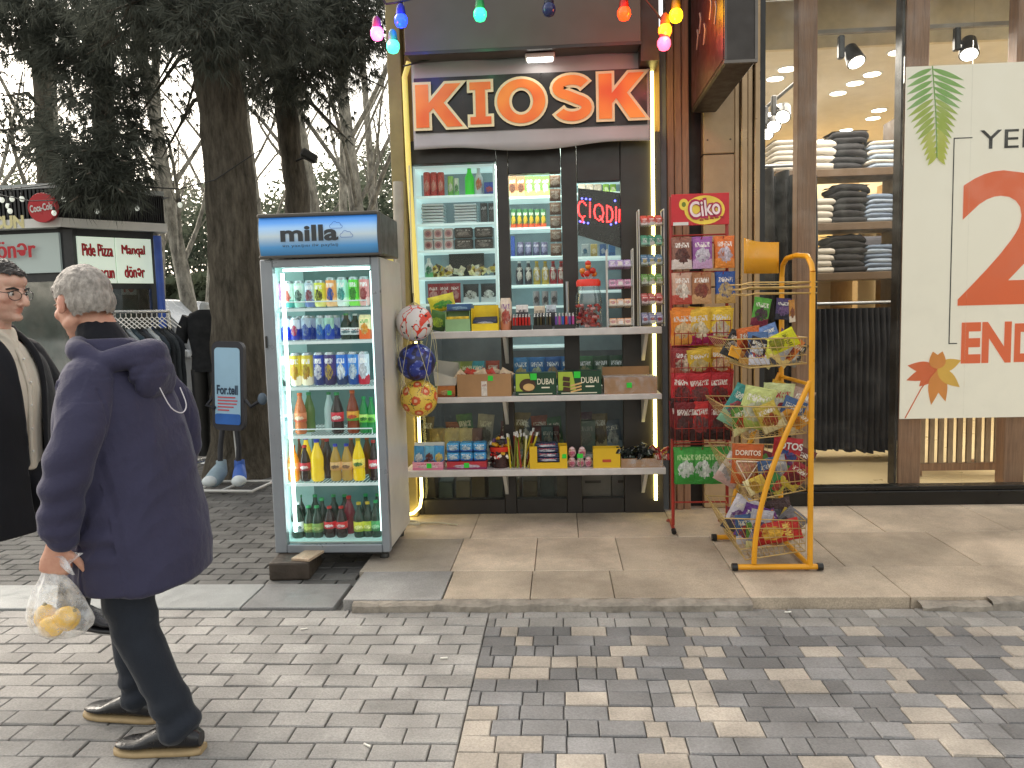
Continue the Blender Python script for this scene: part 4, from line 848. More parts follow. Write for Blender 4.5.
x0, x1, z0, z1 = gb(621, 664, 458, Z3); x1 -= .01; t = thing('candy_tray', ((x0 + x1) / 2, 5.38, z0), 'shallow carton tray heaped with wrapped candies at the right end of the lowest shelf', 'box'); m = MB(); openbox(m, x0, x1, 5.31, 5.47, z0, z1, .005); m.build('carton', CARD, t); m = MB(); m.grid(lambda u, v: (x0 + u * (x1 - x0), 5.306 + .004 * noise.noise(V((u * 9, v * 4, 3))), z0 + .004 + v * (z1 - z0 - .006)), 16, 5); m.build('film', plasticwrap('clear_film', white=.15), t)
BK, RD = [pack('#16181a', '#2a2e2c', '#4a5a50', '#c8ccc8', .2, s, foil=.2) for s in range(3)], [pack('#a8241f', '#c8b04a', '#f0e2c8', '#f4f0e0', .2, s, foil=.2) for s in range(3)]
for i in range(44):
    u = rnd.random(); red = u > .68; x = x0 - .045 + u * (x1 - x0 + .07); hh = .075 * (1 - abs(u - .45) * 1.3) + .0
    bag('wrapped_candy', 'black wrapped candy heaped in the carton tray on the lowest shelf' if not red else 'red and cream wrapped candy heaped in the right of the carton tray', (x, 5.33 + rnd.random() * .11, max(z1 - .015, z0 + .055) + rnd.random() * max(.01, hh)), .05, .06, rnd.choice(RD if red else BK), (rnd.uniform(-1.4, 1.4), rnd.uniform(-1.5, 1.5), rnd.uniform(-1.5, 1.5)), .8, 'black wrapped candies' if not red else 'red wrapped candies', 'candy', rnd.choice(SWEETS))

# ================================================================ inside the kiosk
def inner_row(Y, zs, pxs, pyt, mk, look, group, cat):
    for px in pxs:
        x = axx(px, pyt, Y); o = mk(x, Y, zs, azz(px, pyt, Y) - zs); tag(o, look, cat, group)
def ibox(wd, dep, *mats):
    def f(x, Y, z, h):
        m = MB(); m.span((x - wd / 2, Y, z), (x + wd / 2, Y + dep, z + h), .002); return m.build('goods_box', mats[0])
    return f
def ican(r, m0, nm='tin'):
    def f(x, Y, z, h):
        m = MB(); m.lathe([(r * .9, 0), (r, .006), (r, h - .008), (r * .9, h)], 14, (x, Y + r, z)); return m.build(nm, m0)
    return f
def ibot(r, m0, m1):
    def f(x, Y, z, h):
        t = bpy.data.objects.new('drink_bottle', None); COL.objects.link(t); t.location = (x, Y + r, z)
        m = MB(); m.lathe([(r * .9, 0), (r, .01), (r, h * .62), (r * .5, h * .8), (r * .4, h * .92)], 14, (x, Y + r, z)); m.build('bottle_body', m0, t)
        m = MB(); m.lathe([(r * .46, h * .921), (r * .46, h)], 10, (x, Y + r, z)); m.build('cap', m1, t); return t
    return f
WS = glow('lit_shelf_white', C('#cfe6e4'), .5)  # boards emit, standing in for the light inside the kiosk
def unit(look, px0, px1, ys, Y, dep, top, bot, sides=True):
    x0, x1 = axx(px0, 240, Y), axx(px1, 240, Y); zt_, zb_ = azz((px0 + px1) / 2, top, Y), bot
    t = thing('shelving_unit', ((x0 + x1) / 2, Y, zb_), look, 'shelving'); out = []
    if sides:
        for x in (x0, x1 - .018):
            m = MB(); m.span((x, Y, zb_), (x + .018, Y + dep, zt_)); m.build('side_panel', WS, t)
    m = MB(); m.span((x0, Y + dep + .001, zb_), (x1, Y + dep + .012, zt_)); m.build('back_panel', mat('shelf_back_grey', '#8f9ca2', .6), t)
    for y in ys:
        z = azz((px0 + px1) / 2, y, Y); m = MB(); m.span((x0 + .0185, Y + .001, z - .016), (x1 - .0185, Y + dep, z)); m.build('shelf', WS, t); out.append(z)
    m = MB(); m.span((x0 + .0185, Y + .001, zt_ - .018), (x1 - .0185, Y + dep, zt_)); m.build('top_panel', WS, t)
    return out
Ya = FY + .1
za = unit('white lit shelving unit behind the left kiosk window', 415, 497, (195, 223, 249.5, 276.5, 303), Ya, .26, 165, azz(455, 309, Ya))
tp = 'behind the left kiosk window'
inner_row(Ya + .03, za[0], (426, 433, 440), 172, ican(.026, pack('#d84a3a', '#b8342a', '#f0a090', None), 'red_tube'), f'red tube standing on the top shelf {tp}', 'red tubes in the left window', 'tube')
inner_row(Ya + .03, za[0], (450,), 176, ican(.022, pack('#9fd86a', '#6ab04a', '#e8f0d8', None), 'bottle'), f'pale green tube right of the red tubes {tp}', None, 'bottle')
inner_row(Ya + .03, za[0], (456,), 178, ican(.018, pack('#e8f0e0', '#7ac86a', '#4a9a4a', None), 'bottle'), f'white and green tube on the top shelf {tp}', None, 'bottle')
inner_row(Ya + .03, za[0], (468.5,), 166, ibot(.034, glow('bright_green', C('#35d82f'), .15), CAPG), f'bright green bottle on the top shelf {tp}', None, 'bottle')
inner_row(Ya + .03, za[0], (478,), 167, ibot(.03, pack('#e8ecec', '#c8d4d8', '#e87a3a', None), CAPW), f'white bottle with an orange mark on the top shelf {tp}', None, 'bottle')
inner_row(Ya + .03, za[0], (489,), 182, ibox(.075, .08, pack('#2f4fb0', '#24388a', '#c84a5a', None)), f'small blue box at the right of the top shelf {tp}', None, 'box')
PLT = mat('stacked_plate_white', '#c8d4d6', .5)
def plates(x, Y, z, h):
    m = MB(); k = 7
    for i in range(k): m.span((x - .082 + rnd.uniform(-.004, .004), Y, z + i * h / k), (x + .082, Y + .16, z + (i + .75) * h / k), .003)
    return m.build('plate_stack', PLT)
inner_row(Ya + .03, za[1], (432,), 203, plates, f'left stack of white paper plates {tp}', None, 'plates')
inner_row(Ya + .03, za[1], (465,), 203, plates, f'right stack of white paper plates {tp}', None, 'plates')
inner_row(Ya + .03, za[1], (483.5, 491.5), 203, ibox(.05, .06, pack('#2a2a2c', '#3a3a3c', '#5a5a5a', '#c8c8c8')), f'dark upright box right of the plate stacks {tp}', 'dark upright boxes in the left window', 'box')
for r in range(2):
    z = za[2] + r * .082
    for px in (427.5, 437.5, 448): 
        x = axx(px, 236, Ya); m = MB(); m.box((x, Ya + .05, z + .04), (.068, .05, .078), None, .006); m.mi = 1; disc(m, (x, Ya + .0245, z + .04), .027, .027, 16); m.mi = 2; disc(m, (x, Ya + .0235, z + .04), .015, .015, 14)
        single(m, 'sweet_cup', [mat('cup_white', '#c9c2bf', .4), mat('cup_pink', '#b98a8a', .5), mat('cup_mauve', '#8a5a62', .5)], f'pink and white sweet cup on the third shelf {tp}', 'cup', 'pink sweet cups in the left window')
    for px in (463, 483.5):
        x = axx(px, 236, Ya); m = MB(); m.box((x, Ya + .05, z + .04), (.136, .06, .076), None, .008); single(m, 'chocolate_tray', pack('#38302c', '#4a423c', '#8a8078', '#a8a098', seed=r + px), f'dark chocolate tray on the third shelf {tp}', 'chocolate', 'dark chocolate trays in the left window')
inner_row(Ya + .03, za[3], (428,), 258, ibot(.03, pack('#dfe6e2', '#6ab07a', '#4a8a6a', None), CAPW), f'white bottle at the left of the sweets heap {tp}', None, 'bottle')
m = MB(); x0, x1 = axx(449, 258, Ya + .2), axx(484, 258, Ya + .2); m.span((x0, Ya + .2, za[3]), (x1, Ya + .21, azz(465, 253, Ya + .2))); single(m, 'dark_board', BLACK, f'plain black board standing behind the sweets heap {tp}', 'board')
for i in range(30):
    px = rnd.uniform(433, 495); bag('wrapped_sweet', f'wrapped sweet in the cream and brown heap {tp}', (axx(px, 270, Ya), Ya + .03 + rnd.random() * .1, za[3] + .01 + rnd.random() * .035), .045, .06, pack(*rnd.choice([('#d8cfb0', '#b8a070', '#f0ead8', None), ('#5a4a3a', '#3a2e26', '#b8a890', None), ('#c8b04a', '#e8dca0', '#8a6a2a', None)]), seed=1.), (rnd.uniform(-1.2, 1.2), rnd.uniform(-1.5, 1.5), rnd.uniform(-1, 1)), .8, 'wrapped sweets in the left window', 'sweets', rnd.choice(SWEETS))
for i, px in enumerate((432, 443, 454)): bag('snack_bag', f'{["left", "middle", "right"][i]} dark red snack bag on the fifth shelf {tp}', (axx(px, 300, Ya), Ya + .08, za[4]), .085, .15, pack('#9a2c34', '#7a1f28', '#d8a0a0', '#f0e0e0', seed=i), (0, 0, 0), .6)
for i, px in enumerate((470, 488)): bag('snack_bag', f'{["left", "right"][i]} black and white snack bag on the fifth shelf {tp}', (axx(px, 300, Ya), Ya + .08, za[4]), .12, .14, pack('#3a3a3c', '#c8c8c8', '#e4e4e0', None, seed=i + 4), (0, 0, 0), .6)
# unit behind the door
Yb = FY + .42
zb = unit('white shelving full of drinks and boxes behind the kiosk door', 500, 572, (196, 227, 255.5, 284.5, 306, 346), Yb, .3, 168, azz(535, 352, Yb), False)
td = 'behind the kiosk door'
inner_row(Yb + .02, zb[0], (512, 520.5), 176, ibox(.065, .08, pack('#8a5a3a', '#c89a6a', '#5a3424', '#e8d8c0')), f'brown box on the top shelf {td}', 'brown boxes behind the door', 'box')
inner_row(Yb + .02, zb[0], (529, 537, 545), 176, ibox(.064, .08, pack('#5a9a3a', '#8ac05a', '#d8e8c0', '#f0f4e8')), f'green box on the top shelf {td}', 'green boxes behind the door', 'box')
inner_row(Yb + .02, zb[1], (513, 519, 525, 531, 537, 543), 209, ican(.022, pack('#2f6a3a', '#c84a2a', '#e8c03a', '#e8f0e8', bandh=.25)), f'green can with yellow and red base on the second shelf {td}', 'green cans behind the door', 'drink can')
inner_row(Yb + .02, zb[2], (520, 528, 536, 544), 242, ican(.028, pack('#6a6a8a', '#3a3a5a', '#9a9ac0', '#e0e0f0')), f'grey violet cup on the third shelf {td}', 'violet cups behind the door', 'cup')
inner_row(Yb + .02, zb[2], (512.5,), 236, ibox(.03, .08, pack('#3a5ab0', '#2a4490', None, None)), f'narrow blue box at the left of the third shelf {td}', None, 'box')
for k, (pxs, c, cp, nm) in enumerate((((519, 528), '#3c3a44', CAPW, 'dark grey'), ((536.5, 545), '#b8a04a', CAPY, 'yellow'), ((553, 561), '#9a2c34', CAPR, 'red'))):
    inner_row(Yb + .02, zb[3], pxs, 261, ibot(.029, pack(c, None, '#d8d4cc', '#f0ece4', seed=k), cp), f'{nm} drink bottle on the fourth shelf {td}', f'{nm} bottles behind the door', 'bottle')
inner_row(Yb + .02, zb[4], (536, 545, 554), 291, ican(.026, pack('#b8b0b4', '#8a8488', '#5a5458', None)), f'grey tin on the fifth shelf {td}', 'grey tins behind the door', 'tin')
xs_ = axx(555.5, 215, FY + .2)
m = MB(); m.tube([(xs_, FY + .2, azz(555, 256, FY + .2)), (xs_, FY + .2, 2.78)], .003, 5); hg = single(m, 'hanging_strip', WHITEP, 'white hanging strip inside the door carrying a column of snack packets', 'hanging strip')
for i, py in enumerate((188, 201.5, 215, 228.5, 242, 256)):
    bag('snack_packet', 'brownish snack packet clipped to the hanging strip inside the door', (xs_, FY + .185, azz(555, py, FY + .2)), .085, .09, pack('#9a7a64', '#6a4a3a', '#d8c8b8', '#e8e0d4', seed=i), (0, 0, 0), .5, 'packets on the hanging strip')
# behind the right door pane
Yc = FY + .42
zc = unit('narrow shelving behind the right kiosk door pane', 574, 630, (192, 256, 290), Yc, .3, 176, azz(600, 352, Yc), False)
for i, px in enumerate((582, 590, 598)): inner_row(Yc + .02, zc[0], (px,), 184, ibox(.055, .08, pack('#a8a090', '#8a8474', '#d8d0c0', None, seed=i)), f'{["left", "middle", "right"][i]} grey box at the top of the right door pane', None, 'box')
inner_row(Yc + .02, zc[0], (606, 613), 184, ibox(.045, .08, pack('#7aa83a', '#a8c86a', '#e0ecc8', None)), 'green box at the top of the right door pane', 'green boxes in the right pane', 'box')
for i, px in enumerate((585, 594, 603, 612)): inner_row(Yc + .02, zc[1], (px,), 244, ibox(.05, .08, pack(*[('#a8b4b8', '#7a8a90', '#3a6a8a', None), ('#b8a86a', '#8a7a4a', '#e0d8b8', None), ('#4a6a9a', '#33507a', '#b8c8d8', None), ('#4a7ab0', '#3a5a8a', None, None)][i])), f'{["grey", "tan", "dark blue", "light blue"][i]} box below the led sign inside the right pane', None, 'box')
# led sign
YL = FY + .06
ls = thing('led_sign', at(598, 226, YL), 'dark slanted led sign with red dotted letters inside the right kiosk door', 'sign')
q = [at(578, 188, YL), at(621, 193, YL), at(621, 248, YL), at(578, 235, YL)]
m = MB(); m.add([v for v in q] + [v + V((0, .02, 0)) for v in q], [(0, 3, 2, 1), (4, 5, 6, 7), (0, 1, 5, 4), (1, 2, 6, 5), (2, 3, 7, 6), (3, 0, 4, 7)]); m.build('board', mat('led_board', '#1e1a1c', .3), ls)
def dots(m, path, step=1.7):
    for (xa, ya), (xb, yb) in zip(path, path[1:]):
        n = max(1, int(math.hypot(xb - xa, yb - ya) / step + .5))
        for i in range(n): 
            u = i / n; x = xa + (xb - xa) * u; y = ya + (yb - ya) * u; m.ell(at(x, y + (x - 597) * .18, YL - .004), .0058, 6, 4)
m = MB()
dots(m, [(586, 207), (583, 204), (580, 205), (578.5, 209), (578.5, 215), (580, 219), (583, 220), (586, 217)]); dots(m, [(582.5, 221), (583, 224), (580.5, 225.5)])
dots(m, [(590, 204), (590, 220)]); dots(m, [(599, 204), (595.5, 206), (594, 212), (595.5, 218), (599, 220), (602, 218), (603.5, 212), (602, 206), (599, 204)]); dots(m, [(600, 216), (604, 222)])
dots(m, [(607, 204), (607, 220), (610.5, 219), (612.5, 215), (612.5, 209), (610.5, 205), (607, 204)]); dots(m, [(616, 204), (616, 219.5)]); dots(m, [(619.5, 206), (619, 219)])
m.build('lettering', emis('led_red', (1, .03, .03), 9), ls)
m = MB()
for px, py in ((582, 203), (586, 203), (590, 203), (580, 226), (584, 227), (588, 227), (611, 226), (616, 224), (615, 202)): m.ell(at(px, py + (px - 597) * .1 - 3, YL - .004), .0075, 6, 4)
m.build('blue_dots', emis('led_blue', (.12, .12, 1), 6), ls)
# goods seen through the lower panes
Yd = FY + .14
for k, (zz, lk) in enumerate(((Z2 + .02, 'upper'), (Z3 + .02, 'lower'))):
    t = thing('inner_counter', (-.17, Yd, zz), f'{lk} white counter board inside the kiosk behind the lower glass', 'shelf'); m = MB(); m.span((KX0 + .05, Yd, zz - .03), (KX1 - .05, Yd + .26, zz)); m.build('board', WHITEP, t)
cs = [('#3c7ab0', '#2a4a7a', '#c8b87a'), ('#2f6aa8', '#28507a', '#b0c0a0'), ('#2a5a9a', '#2a4a3a', '#c8a86a'), ('#2f6aa8', '#3a4a3a', '#d0b080'), ('#3a6a4a', '#2a4a30', '#b0b08a'), ('#2f4f3f', '#203a2c', '#8a9a80'), ('#2a4a3a', '#1f3428', '#7a8a74')]
for i, (a, b, c) in enumerate(cs):
    bag('snack_bag', f'{ORD[i]} bluish green snack bag from the left behind the glass above the green boxes', (axx(521 + i * 16, 372, Yd + .1), Yd + .08, Z2 + .02), .125, .22, pack(a, b, c, '#e0e8f0', seed=i), (R(-6), 0, 0), .6)
for i, (px, c) in enumerate(((441, ('#6a8a3a', '#4a6a2a', '#c8c87a')), (454, ('#8a9a7a', '#6a7a5a', '#c8d0b8')), (467, ('#7a8a4a', '#5a6a3a', '#b8b88a')), (478, ('#3fa0b8', '#2a7a9a', '#e0e8e8')), (493, ('#a84a3a', '#c8a080', '#e8d8c0')))):
    bag('snack_bag', f'{["olive", "grey green", "dull green", "turquoise", "red and cream"][i]} snack bag behind the left glass above the cardboard box', (axx(px, 372, Yd + .1), Yd + .08, Z2 + .02), .105, .2, pack(*c, '#e8e8e0', seed=i + 3), (R(-6), 0, 0), .6)
for i, (px, c, w_) in enumerate(((438, ('#8a7448', '#6a5838', '#a89468'), .13), (452, ('#a89a78', '#8a7c5c', '#c0b494'), .13), (466, ('#b0a484', '#8a7e60', '#c8bc9c'), .12), (477, ('#6a4a4a', '#4a3434', '#8a6a6a'), .09))):
    bag('goods_bag', f'{["ochre", "beige", "pale beige", "dark mauve"][i]} bag standing inside the lower left glass', (axx(px, 440, Yd + .1), Yd + .08, Z3 + .02), w_, .2, pack(*c, None, seed=i + 2), (R(-5), 0, 0), .6)
for i, (px, c, w_, h_) in enumerate(((537, '#5a2a2c', .07, .2), (548, '#3f5a5c', .1, .2), (556, '#5a2428', .05, .2), (585, '#6a7a70', .16, .24), (633, '#5a6a3a', .12, .2))):
    m = MB(); x = axx(px, 440, Yd + .1); m.span((x - w_ / 2, Yd + .1, Z3 + .0205), (x + w_ / 2, Yd + .17, Z3 + .02 + h_), .003); single(m, 'goods_box', pack(c, None, '#8a8a80', '#a8a8a0', seed=i), f'{["dark red", "grey teal", "narrow dark red", "wide grey green", "olive"][i]} box inside the lower right glass', 'box')
for i, px in enumerate((563, 573, 582, 591)):
    m = MB(); m.ell((axx(px, 406, Yd + .18), Yd + .12, Z2 - .045), (.028, .028, .03)); single(m, 'pale_cup', mat('pale_cup', '#a8a4a4', .5), 'pale round cup hanging in a row under the inner counter', 'cup', 'pale cups under the inner counter')
for i, (a, b, py, c) in enumerate(((575, 611, 475, '#8a8078'), (612, 640, 475, '#7a7470'))):
    x0, x1 = axx(a, 485, Yd + .05), axx(b, 485, Yd + .05); z1 = azz(600, py, Yd + .05); z0 = azz(600, 491, Yd + .05)
    m = MB(); m.span((x0, Yd + .05, z0 - .15), (x1, Yd + .25, z1), .003); o = single(m, 'stock_carton', [mat('grey_card', c, .8)], ['left grey stock carton under the counter behind the lower glass', 'right grey stock carton under the counter behind the lower glass'][i], 'box')
    m = MB(); m.span(((x0 + x1) / 2 - .06, Yd + .0485, (z0 + z1) / 2 + .0), ((x0 + x1) / 2 + .06, Yd + .0498, (z0 + z1) / 2 + .02)); m.build('lettering', mat('dark_print', '#3a342e', .7), o)
    m = MB(); m.span((x0, Yd + .05, PZ + .021), (x1, Yd + .25, z0 - .152), .003); single(m, 'stock_carton', mat('dark_card', '#4a443e', .8), ['left dark carton on the kiosk floor under the grey one', 'right dark carton on the kiosk floor under the grey one'][i], 'box')

# stock heaped low behind the glass and on the inner counters
gl_ = [('#7a6a4a', '#b8a880', '#5a4a34'), ('#4a5a6a', '#8a98a4', '#c8c8c0'), ('#8a4a3a', '#c89a6a', '#e0d0b0'), ('#3f6a4a', '#8aa87a', '#d8d8b0'), ('#a8a49a', '#d8d4c8', '#7a7468'), ('#5a3a4a', '#9a7a8a', '#d0b8c0')]
gn = ['tan', 'grey blue', 'rust', 'moss green', 'pale grey', 'dusky purple']
for i in range(14):
    px = 425 + i * 14.6
    if abs(px - 505) < 8 or abs(px - 570) < 7: px += 9
    bag('stock_bag', f'{gn[i % 6]} bag, {ORD[i] if i < 12 else ["thirteenth", "last"][i - 12]} from the left in the stock row behind the lower glass', (axx(px, 440, Yd + .2), Yd + .17, Z3 + .021), .13, rnd.uniform(.2, .3), pack(*gl_[i % 6], '#e0dcd0', seed=i), (R(-4), R(rnd.uniform(-8, 8)), 0), .5)
for i in range(9):
    px = 428 + i * 17
    x = axx(px, 490, Yd + .2); hh = rnd.uniform(.14, .22); m = MB(); m.box((x, Yd + .3, PZ + .022 + hh / 2), (.11, .2, hh), rotz(rnd.uniform(-.1, .1)), .006)
    single(m, 'stock_carton', mat('floor_carton', ['#6a5f4e', '#57605f', '#7a7266'][i % 3], .8, 0, .2), f'{["brown", "grey", "pale"][i % 3]} carton, {ORD[i]} from the left on the floor behind the lowest glass', 'box')
# ================================================================ balls in a net
BY = 4.95
def ball(px, py, r, mats, look, fn):
    c = at(px, py, BY); m = MB(); m.ell((0, 0, 0), r, 140, 90)
    m.M = []
    for f in m.F:
        p = sum((m.Vs[i] for i in f), V((0, 0, 0))) / len(f); p.normalize(); m.M.append(fn(p))
    m.Vs = [v + c for v in m.Vs]
    return single(m, 'ball', mats, look, 'ball')
BW, BRD, BBK = mat('ball_white', '#d8d4d2', .35, 0, .06), mat('ball_red', '#d8402a', .35), mat('ball_black', '#262224', .4)
def fw(p):
    a = noise.noise(p * 2.2 + V((3.3, 1, 0))); b = noise.noise(p * 3.4 + V((8, 2, 5)))
    if b > .42: return 2
    return 1 if abs(a - .18) < .07 or (p.x > .45 and abs(p.z * .8 - p.x + .5) < .2 and p.y < .2) else 0
ball(414.5, 323, .118, [BW, BRD, BBK], 'white ball with red swooshes and black patches, top of the hanging balls', fw)
ball(416.5, 362, .122, [mat('ball_blue', '#2b3a8c', .3, 0, .3, 9), mat('ball_dark', '#27264a', .35), mat('ball_sky', '#6a78c0', .35)], 'dark blue ball in the middle of the hanging balls', lambda p: 1 if noise.noise(p * 2.6) > .12 else (2 if noise.noise(p * 5 + V((4, 4, 4))) > .33 else 0))
def fy(p):
    cs = [V(q).normalized() for q in ((-.55, -.7, .45), (.5, -.75, .45), (0, -1, -.05), (-.6, -.7, -.45), (.62, -.65, -.4), (.05, -.6, .8), (.1, -.7, -.75), (-.95, -.2, .1), (.95, -.2, .1), (0, .9, .3), (-.5, .7, -.5), (.5, .7, -.4))]
    d = min((p - c).length + .05 * noise.noise(p * 9) for c in cs); return 2 if d < .1 else (1 if d < .24 else (3 if abs(noise.noise(p * 3 + V((1, 5, 2)))) < .03 else 0))
ball(419, 398, .122, [mat('ball_yellow', '#dfbd4e', .3, 0, .1), mat('ball_orange_red', '#c8542a', .35), mat('ball_pink', '#e0b08a', .35), BBK], 'yellow ball with red flower patches, bottom of the hanging balls', fy)
NETM = mat('net_cord', '#cfc79a', .6); m = MB(); ctop = at(413, 296, BY); 
cb = at(417, 362, BY); r0 = .132
for k in range(10):
    a = k * 2 * PI / 10; pth = [ctop + V((0, 0, .02))]
    for i in range(25):
        u = i / 24; c = at(414 + 6 * u, 302 + 118 * u, BY); rr = r0 * min(1, math.sin(u * PI) ** .5 * 1.05 + .02); aa = a + u * 1.6 * (1 if k % 2 else -1); pth.append(c + V((rr * math.cos(aa), rr * math.sin(aa), 0)))
    m.tube(pth, .0016, 4)
m.tube([ctop + V((0, 0, .02)), at(411, 240, BY + .2), at(409, 165, FY - .1)], .006, 5)
tag(m.build('ball_net', NETM), 'thin cord net holding the three balls beside the kiosk', 'net')

# ================================================================ red snack rack
RX0, RX1 = axx(672, 360, 5.05), axx(727, 360, 5.05); RY = 5.05
REDM = mat('red_rack_paint', '#9c2b20', .4, 0, .12)
rk = thing('snack_rack', ((RX0 + RX1) / 2, RY, PZ), 'red wire snack rack with a ciko header board, left of the yellow stand', 'rack')
zt = azz(700, 196, RY)
for x in (RX0, RX1): m = MB(); m.tube([(x, RY, PZ + .06), (x, RY, zt)], .011, 8); m.tube([(x, RY + .25, PZ + .02), (x, RY + .12, PZ + .06), (x, RY - .02, PZ + .035)], .012, 8); up_ = m.build('upright', REDM, rk); m = MB(); m.tube([(x, RY - .015, PZ + .032), (x, RY - .045, PZ + .02)], .016, 8); m.build('rubber_foot', PVC, up_)
m = MB()
for y in (502, 444, 413, 382, 345, 272, 243, 235): z = azz(700, y, RY); m = MB(); m.tube([(RX0, RY, z), (RX1, RY, z)], .006, 6); m.build('crossbar', REDM, rk)
hz0, hz1 = azz(700, 225.5, RY), azz(700, 194, RY); m = MB(); m.span((RX0 - .0, RY - .022, hz0), (RX1 + .01, RY - .012, hz1), .002); hb = m.build('header_board', mat('header_red', '#c4202a', .35, 0, .15, 7), rk)
hx = axx(702, 210, RY); hzc = azz(702, 210, RY); hw = RX1 - RX0
m = MB(); disc(m, (hx + .012, RY - .0235, hzc - .003), hw * .36, (hz1 - hz0) * .46); disc(m, (RX0 + hw * .22, RY - .0245, hzc + .035), .03, .036); m.build('yellow_oval', mat('header_yellow', '#f0cf4a', .4), hb)
m = MB(); disc(m, (RX0 + hw * .22, RY - .0255, hzc + .035), .013, .016); m.build('printed_dot', mat('olive_print', '#6a7a1a', .4), hb)
m = MB(); text(m, 'Ciko', (hx + .012, RY - .0265, hzc + .008), hw * .6, .13, Matrix.Rotation(R(-6), 3, 'Y'), .07); m.build('letter_outline', mat('header_magenta', '#b31c4a', .4), hb)
m = MB(); text(m, 'Ciko', (hx + .012, RY - .0295, hzc + .008), hw * .54, .1, Matrix.Rotation(R(-6), 3, 'Y'), .02); m.build('lettering', mat('header_white', '#f2dcdc', .4), hb)
m = MB(); m.span((RX0 + .01, RY - .0245, hz0 + .002), (RX0 + hw * .3, RY - .0225, hz0 + .022)); m.mi = 1
for k in range(5): m.span((RX0 + hw * (.5 + .09 * k), RY - .0275, hz0 + .028 + .004 * k), (RX0 + hw * (.57 + .09 * k), RY - .0255, hz0 + .036 + .004 * k))
m.build('small_print', [PAPERW, REDM], hb)
# wire bins
bins = []
for (yt, yb) in ((321, 345), (358, 377), (385, 409), (415, 441)):
    za_, zb_ = azz(700, yb, RY - .1), azz(700, yt, RY - .1); m = MB()
    for z in (za_, (za_ + zb_) / 2, zb_): m.tube([(RX0, RY, z), (RX0, RY - .11, z), (RX1, RY - .11, z), (RX1, RY, z)], .0028, 5)
    for k in range(9): x = RX0 + hw * k / 8; m.tube([(x, RY - .11, zb_), (x, RY - .11, za_), (x, RY, za_)], .0024, 5)
    m.build('wire_bin', REDM, rk); bins.append((za_, zb_))
m = MB()
for y in (240, 275, 447):
    z = azz(700, y, RY)
    for u in (.12, .5, .88): m.tube([(RX0 + hw * u, RY, z), (RX0 + hw * u, RY - .09, z), (RX0 + hw * u, RY - .1, z + .012)], .0028, 5)
m.build('hook', REDM, rk)
hang = [[(680, '#8a5a4a', '#d8c8c0', '#5a2a24', 'brownish clear'), (700, '#9a5aa0', '#c8a0c8', '#d8d0dc', 'purple'), (722, '#d8702a', '#e8903a', '#d8d0e0', 'orange')], [(680, '#c8a08a', '#b84a3a', '#f0e0d0', 'pinkish nut'), (699, '#a8704a', '#c89a6a', '#8a3a2a', 'tan peanut'), (723, '#2f5aa8', '#c8a05a', '#e0c080', 'blue')]]
for j, row in enumerate(hang):
    z = azz(700, (240, 275)[j], RY)
    for px, a, b, c, nm in row:
        for k in range(2):
            bag('snack_bag', f'{nm} bag hanging on the {["upper", "lower"][j]} hooks of the red rack', (axx(px, 250, RY), RY - .045 - .04 * k, z - .185), .125, .2, pack(a, b, c, '#f0e8e0', .22, seed=px % 7, foil=.1), (R(-3), 0, R(rnd.uniform(-6, 6))), .5, f'{nm} bags on the {["upper", "lower"][j]} hooks of the red rack')
binb = [[('#e8862a', '#e8a04a', '#f0d0a0', 'orange'), ('#e8b83a', '#a8245a', '#f0e0c0', 'yellow and maroon'), ('#f0c83a', '#a82a5a', '#f4e8d8', 'bright yellow')], [('#8a2a2c', '#b85a4a', '#d8c0a8', 'dark red'), ('#e0b83a', '#b83a3a', '#f0d8a0', 'yellow and red'), ('#e8b03a', '#c03a2a', '#f0c8a0', 'yellow orange')], [('#b81f2a', '#3a1a1c', '#6a3a3a', 'red'), ('#c0242e', '#3a1a1c', '#7a4a4a', 'bright red'), ('#b41f2a', '#2f1a1c', '#6a3a3a', 'deep red')], [('#7a1a20', '#3a1a1c', '#5a3a3a', 'dark maroon'), ('#c83030', '#3a2022', '#7a5a5a', 'scarlet'), ('#8a1f26', '#2f1a1c', '#5a3a3a', 'maroon')]]
for j, row in enumerate(binb):
    for i, (a, b, c, nm) in enumerate(row):
        for k in range(3):
            x = RX0 + hw * (.18 + .32 * i) + rnd.uniform(-.012, .012)
            bag('snack_bag', f'{nm} snack bag in the {ORD[j]} wire bin of the red rack', (x, RY - .02 - .032 * (2 - k), bins[j][0] + .004 + .006 * k), .158, (bins[j][1] - bins[j][0]) * (1.5 if j != 1 else 1.5), pack(a, b, c, '#e8e0d8', .22, seed=i + j, foil=.1), (R(rnd.uniform(4, 14)), R(rnd.uniform(-6, 6)), R(rnd.uniform(-8, 8))), .55, f'{nm} bags in the {ORD[j]} bin of the red rack')
for i in range(3):
    for k in range(2): bag('snack_bag', f'{["left", "middle", "right"][i]} green bag with a white window hanging at the bottom of the red rack', (RX0 + hw * (.2 + .31 * i), RY - .05 - .04 * k, azz(700, 481, RY)), .145, .235, pack('#3f9a3a', '#2f8a30', '#dfe6dc', '#bfe0a0', .22, seed=i, foil=.1), (R(-4), 0, R(rnd.uniform(-5, 5))), .55, f'green bags on the {["left", "middle", "right"][i]} lower hook')

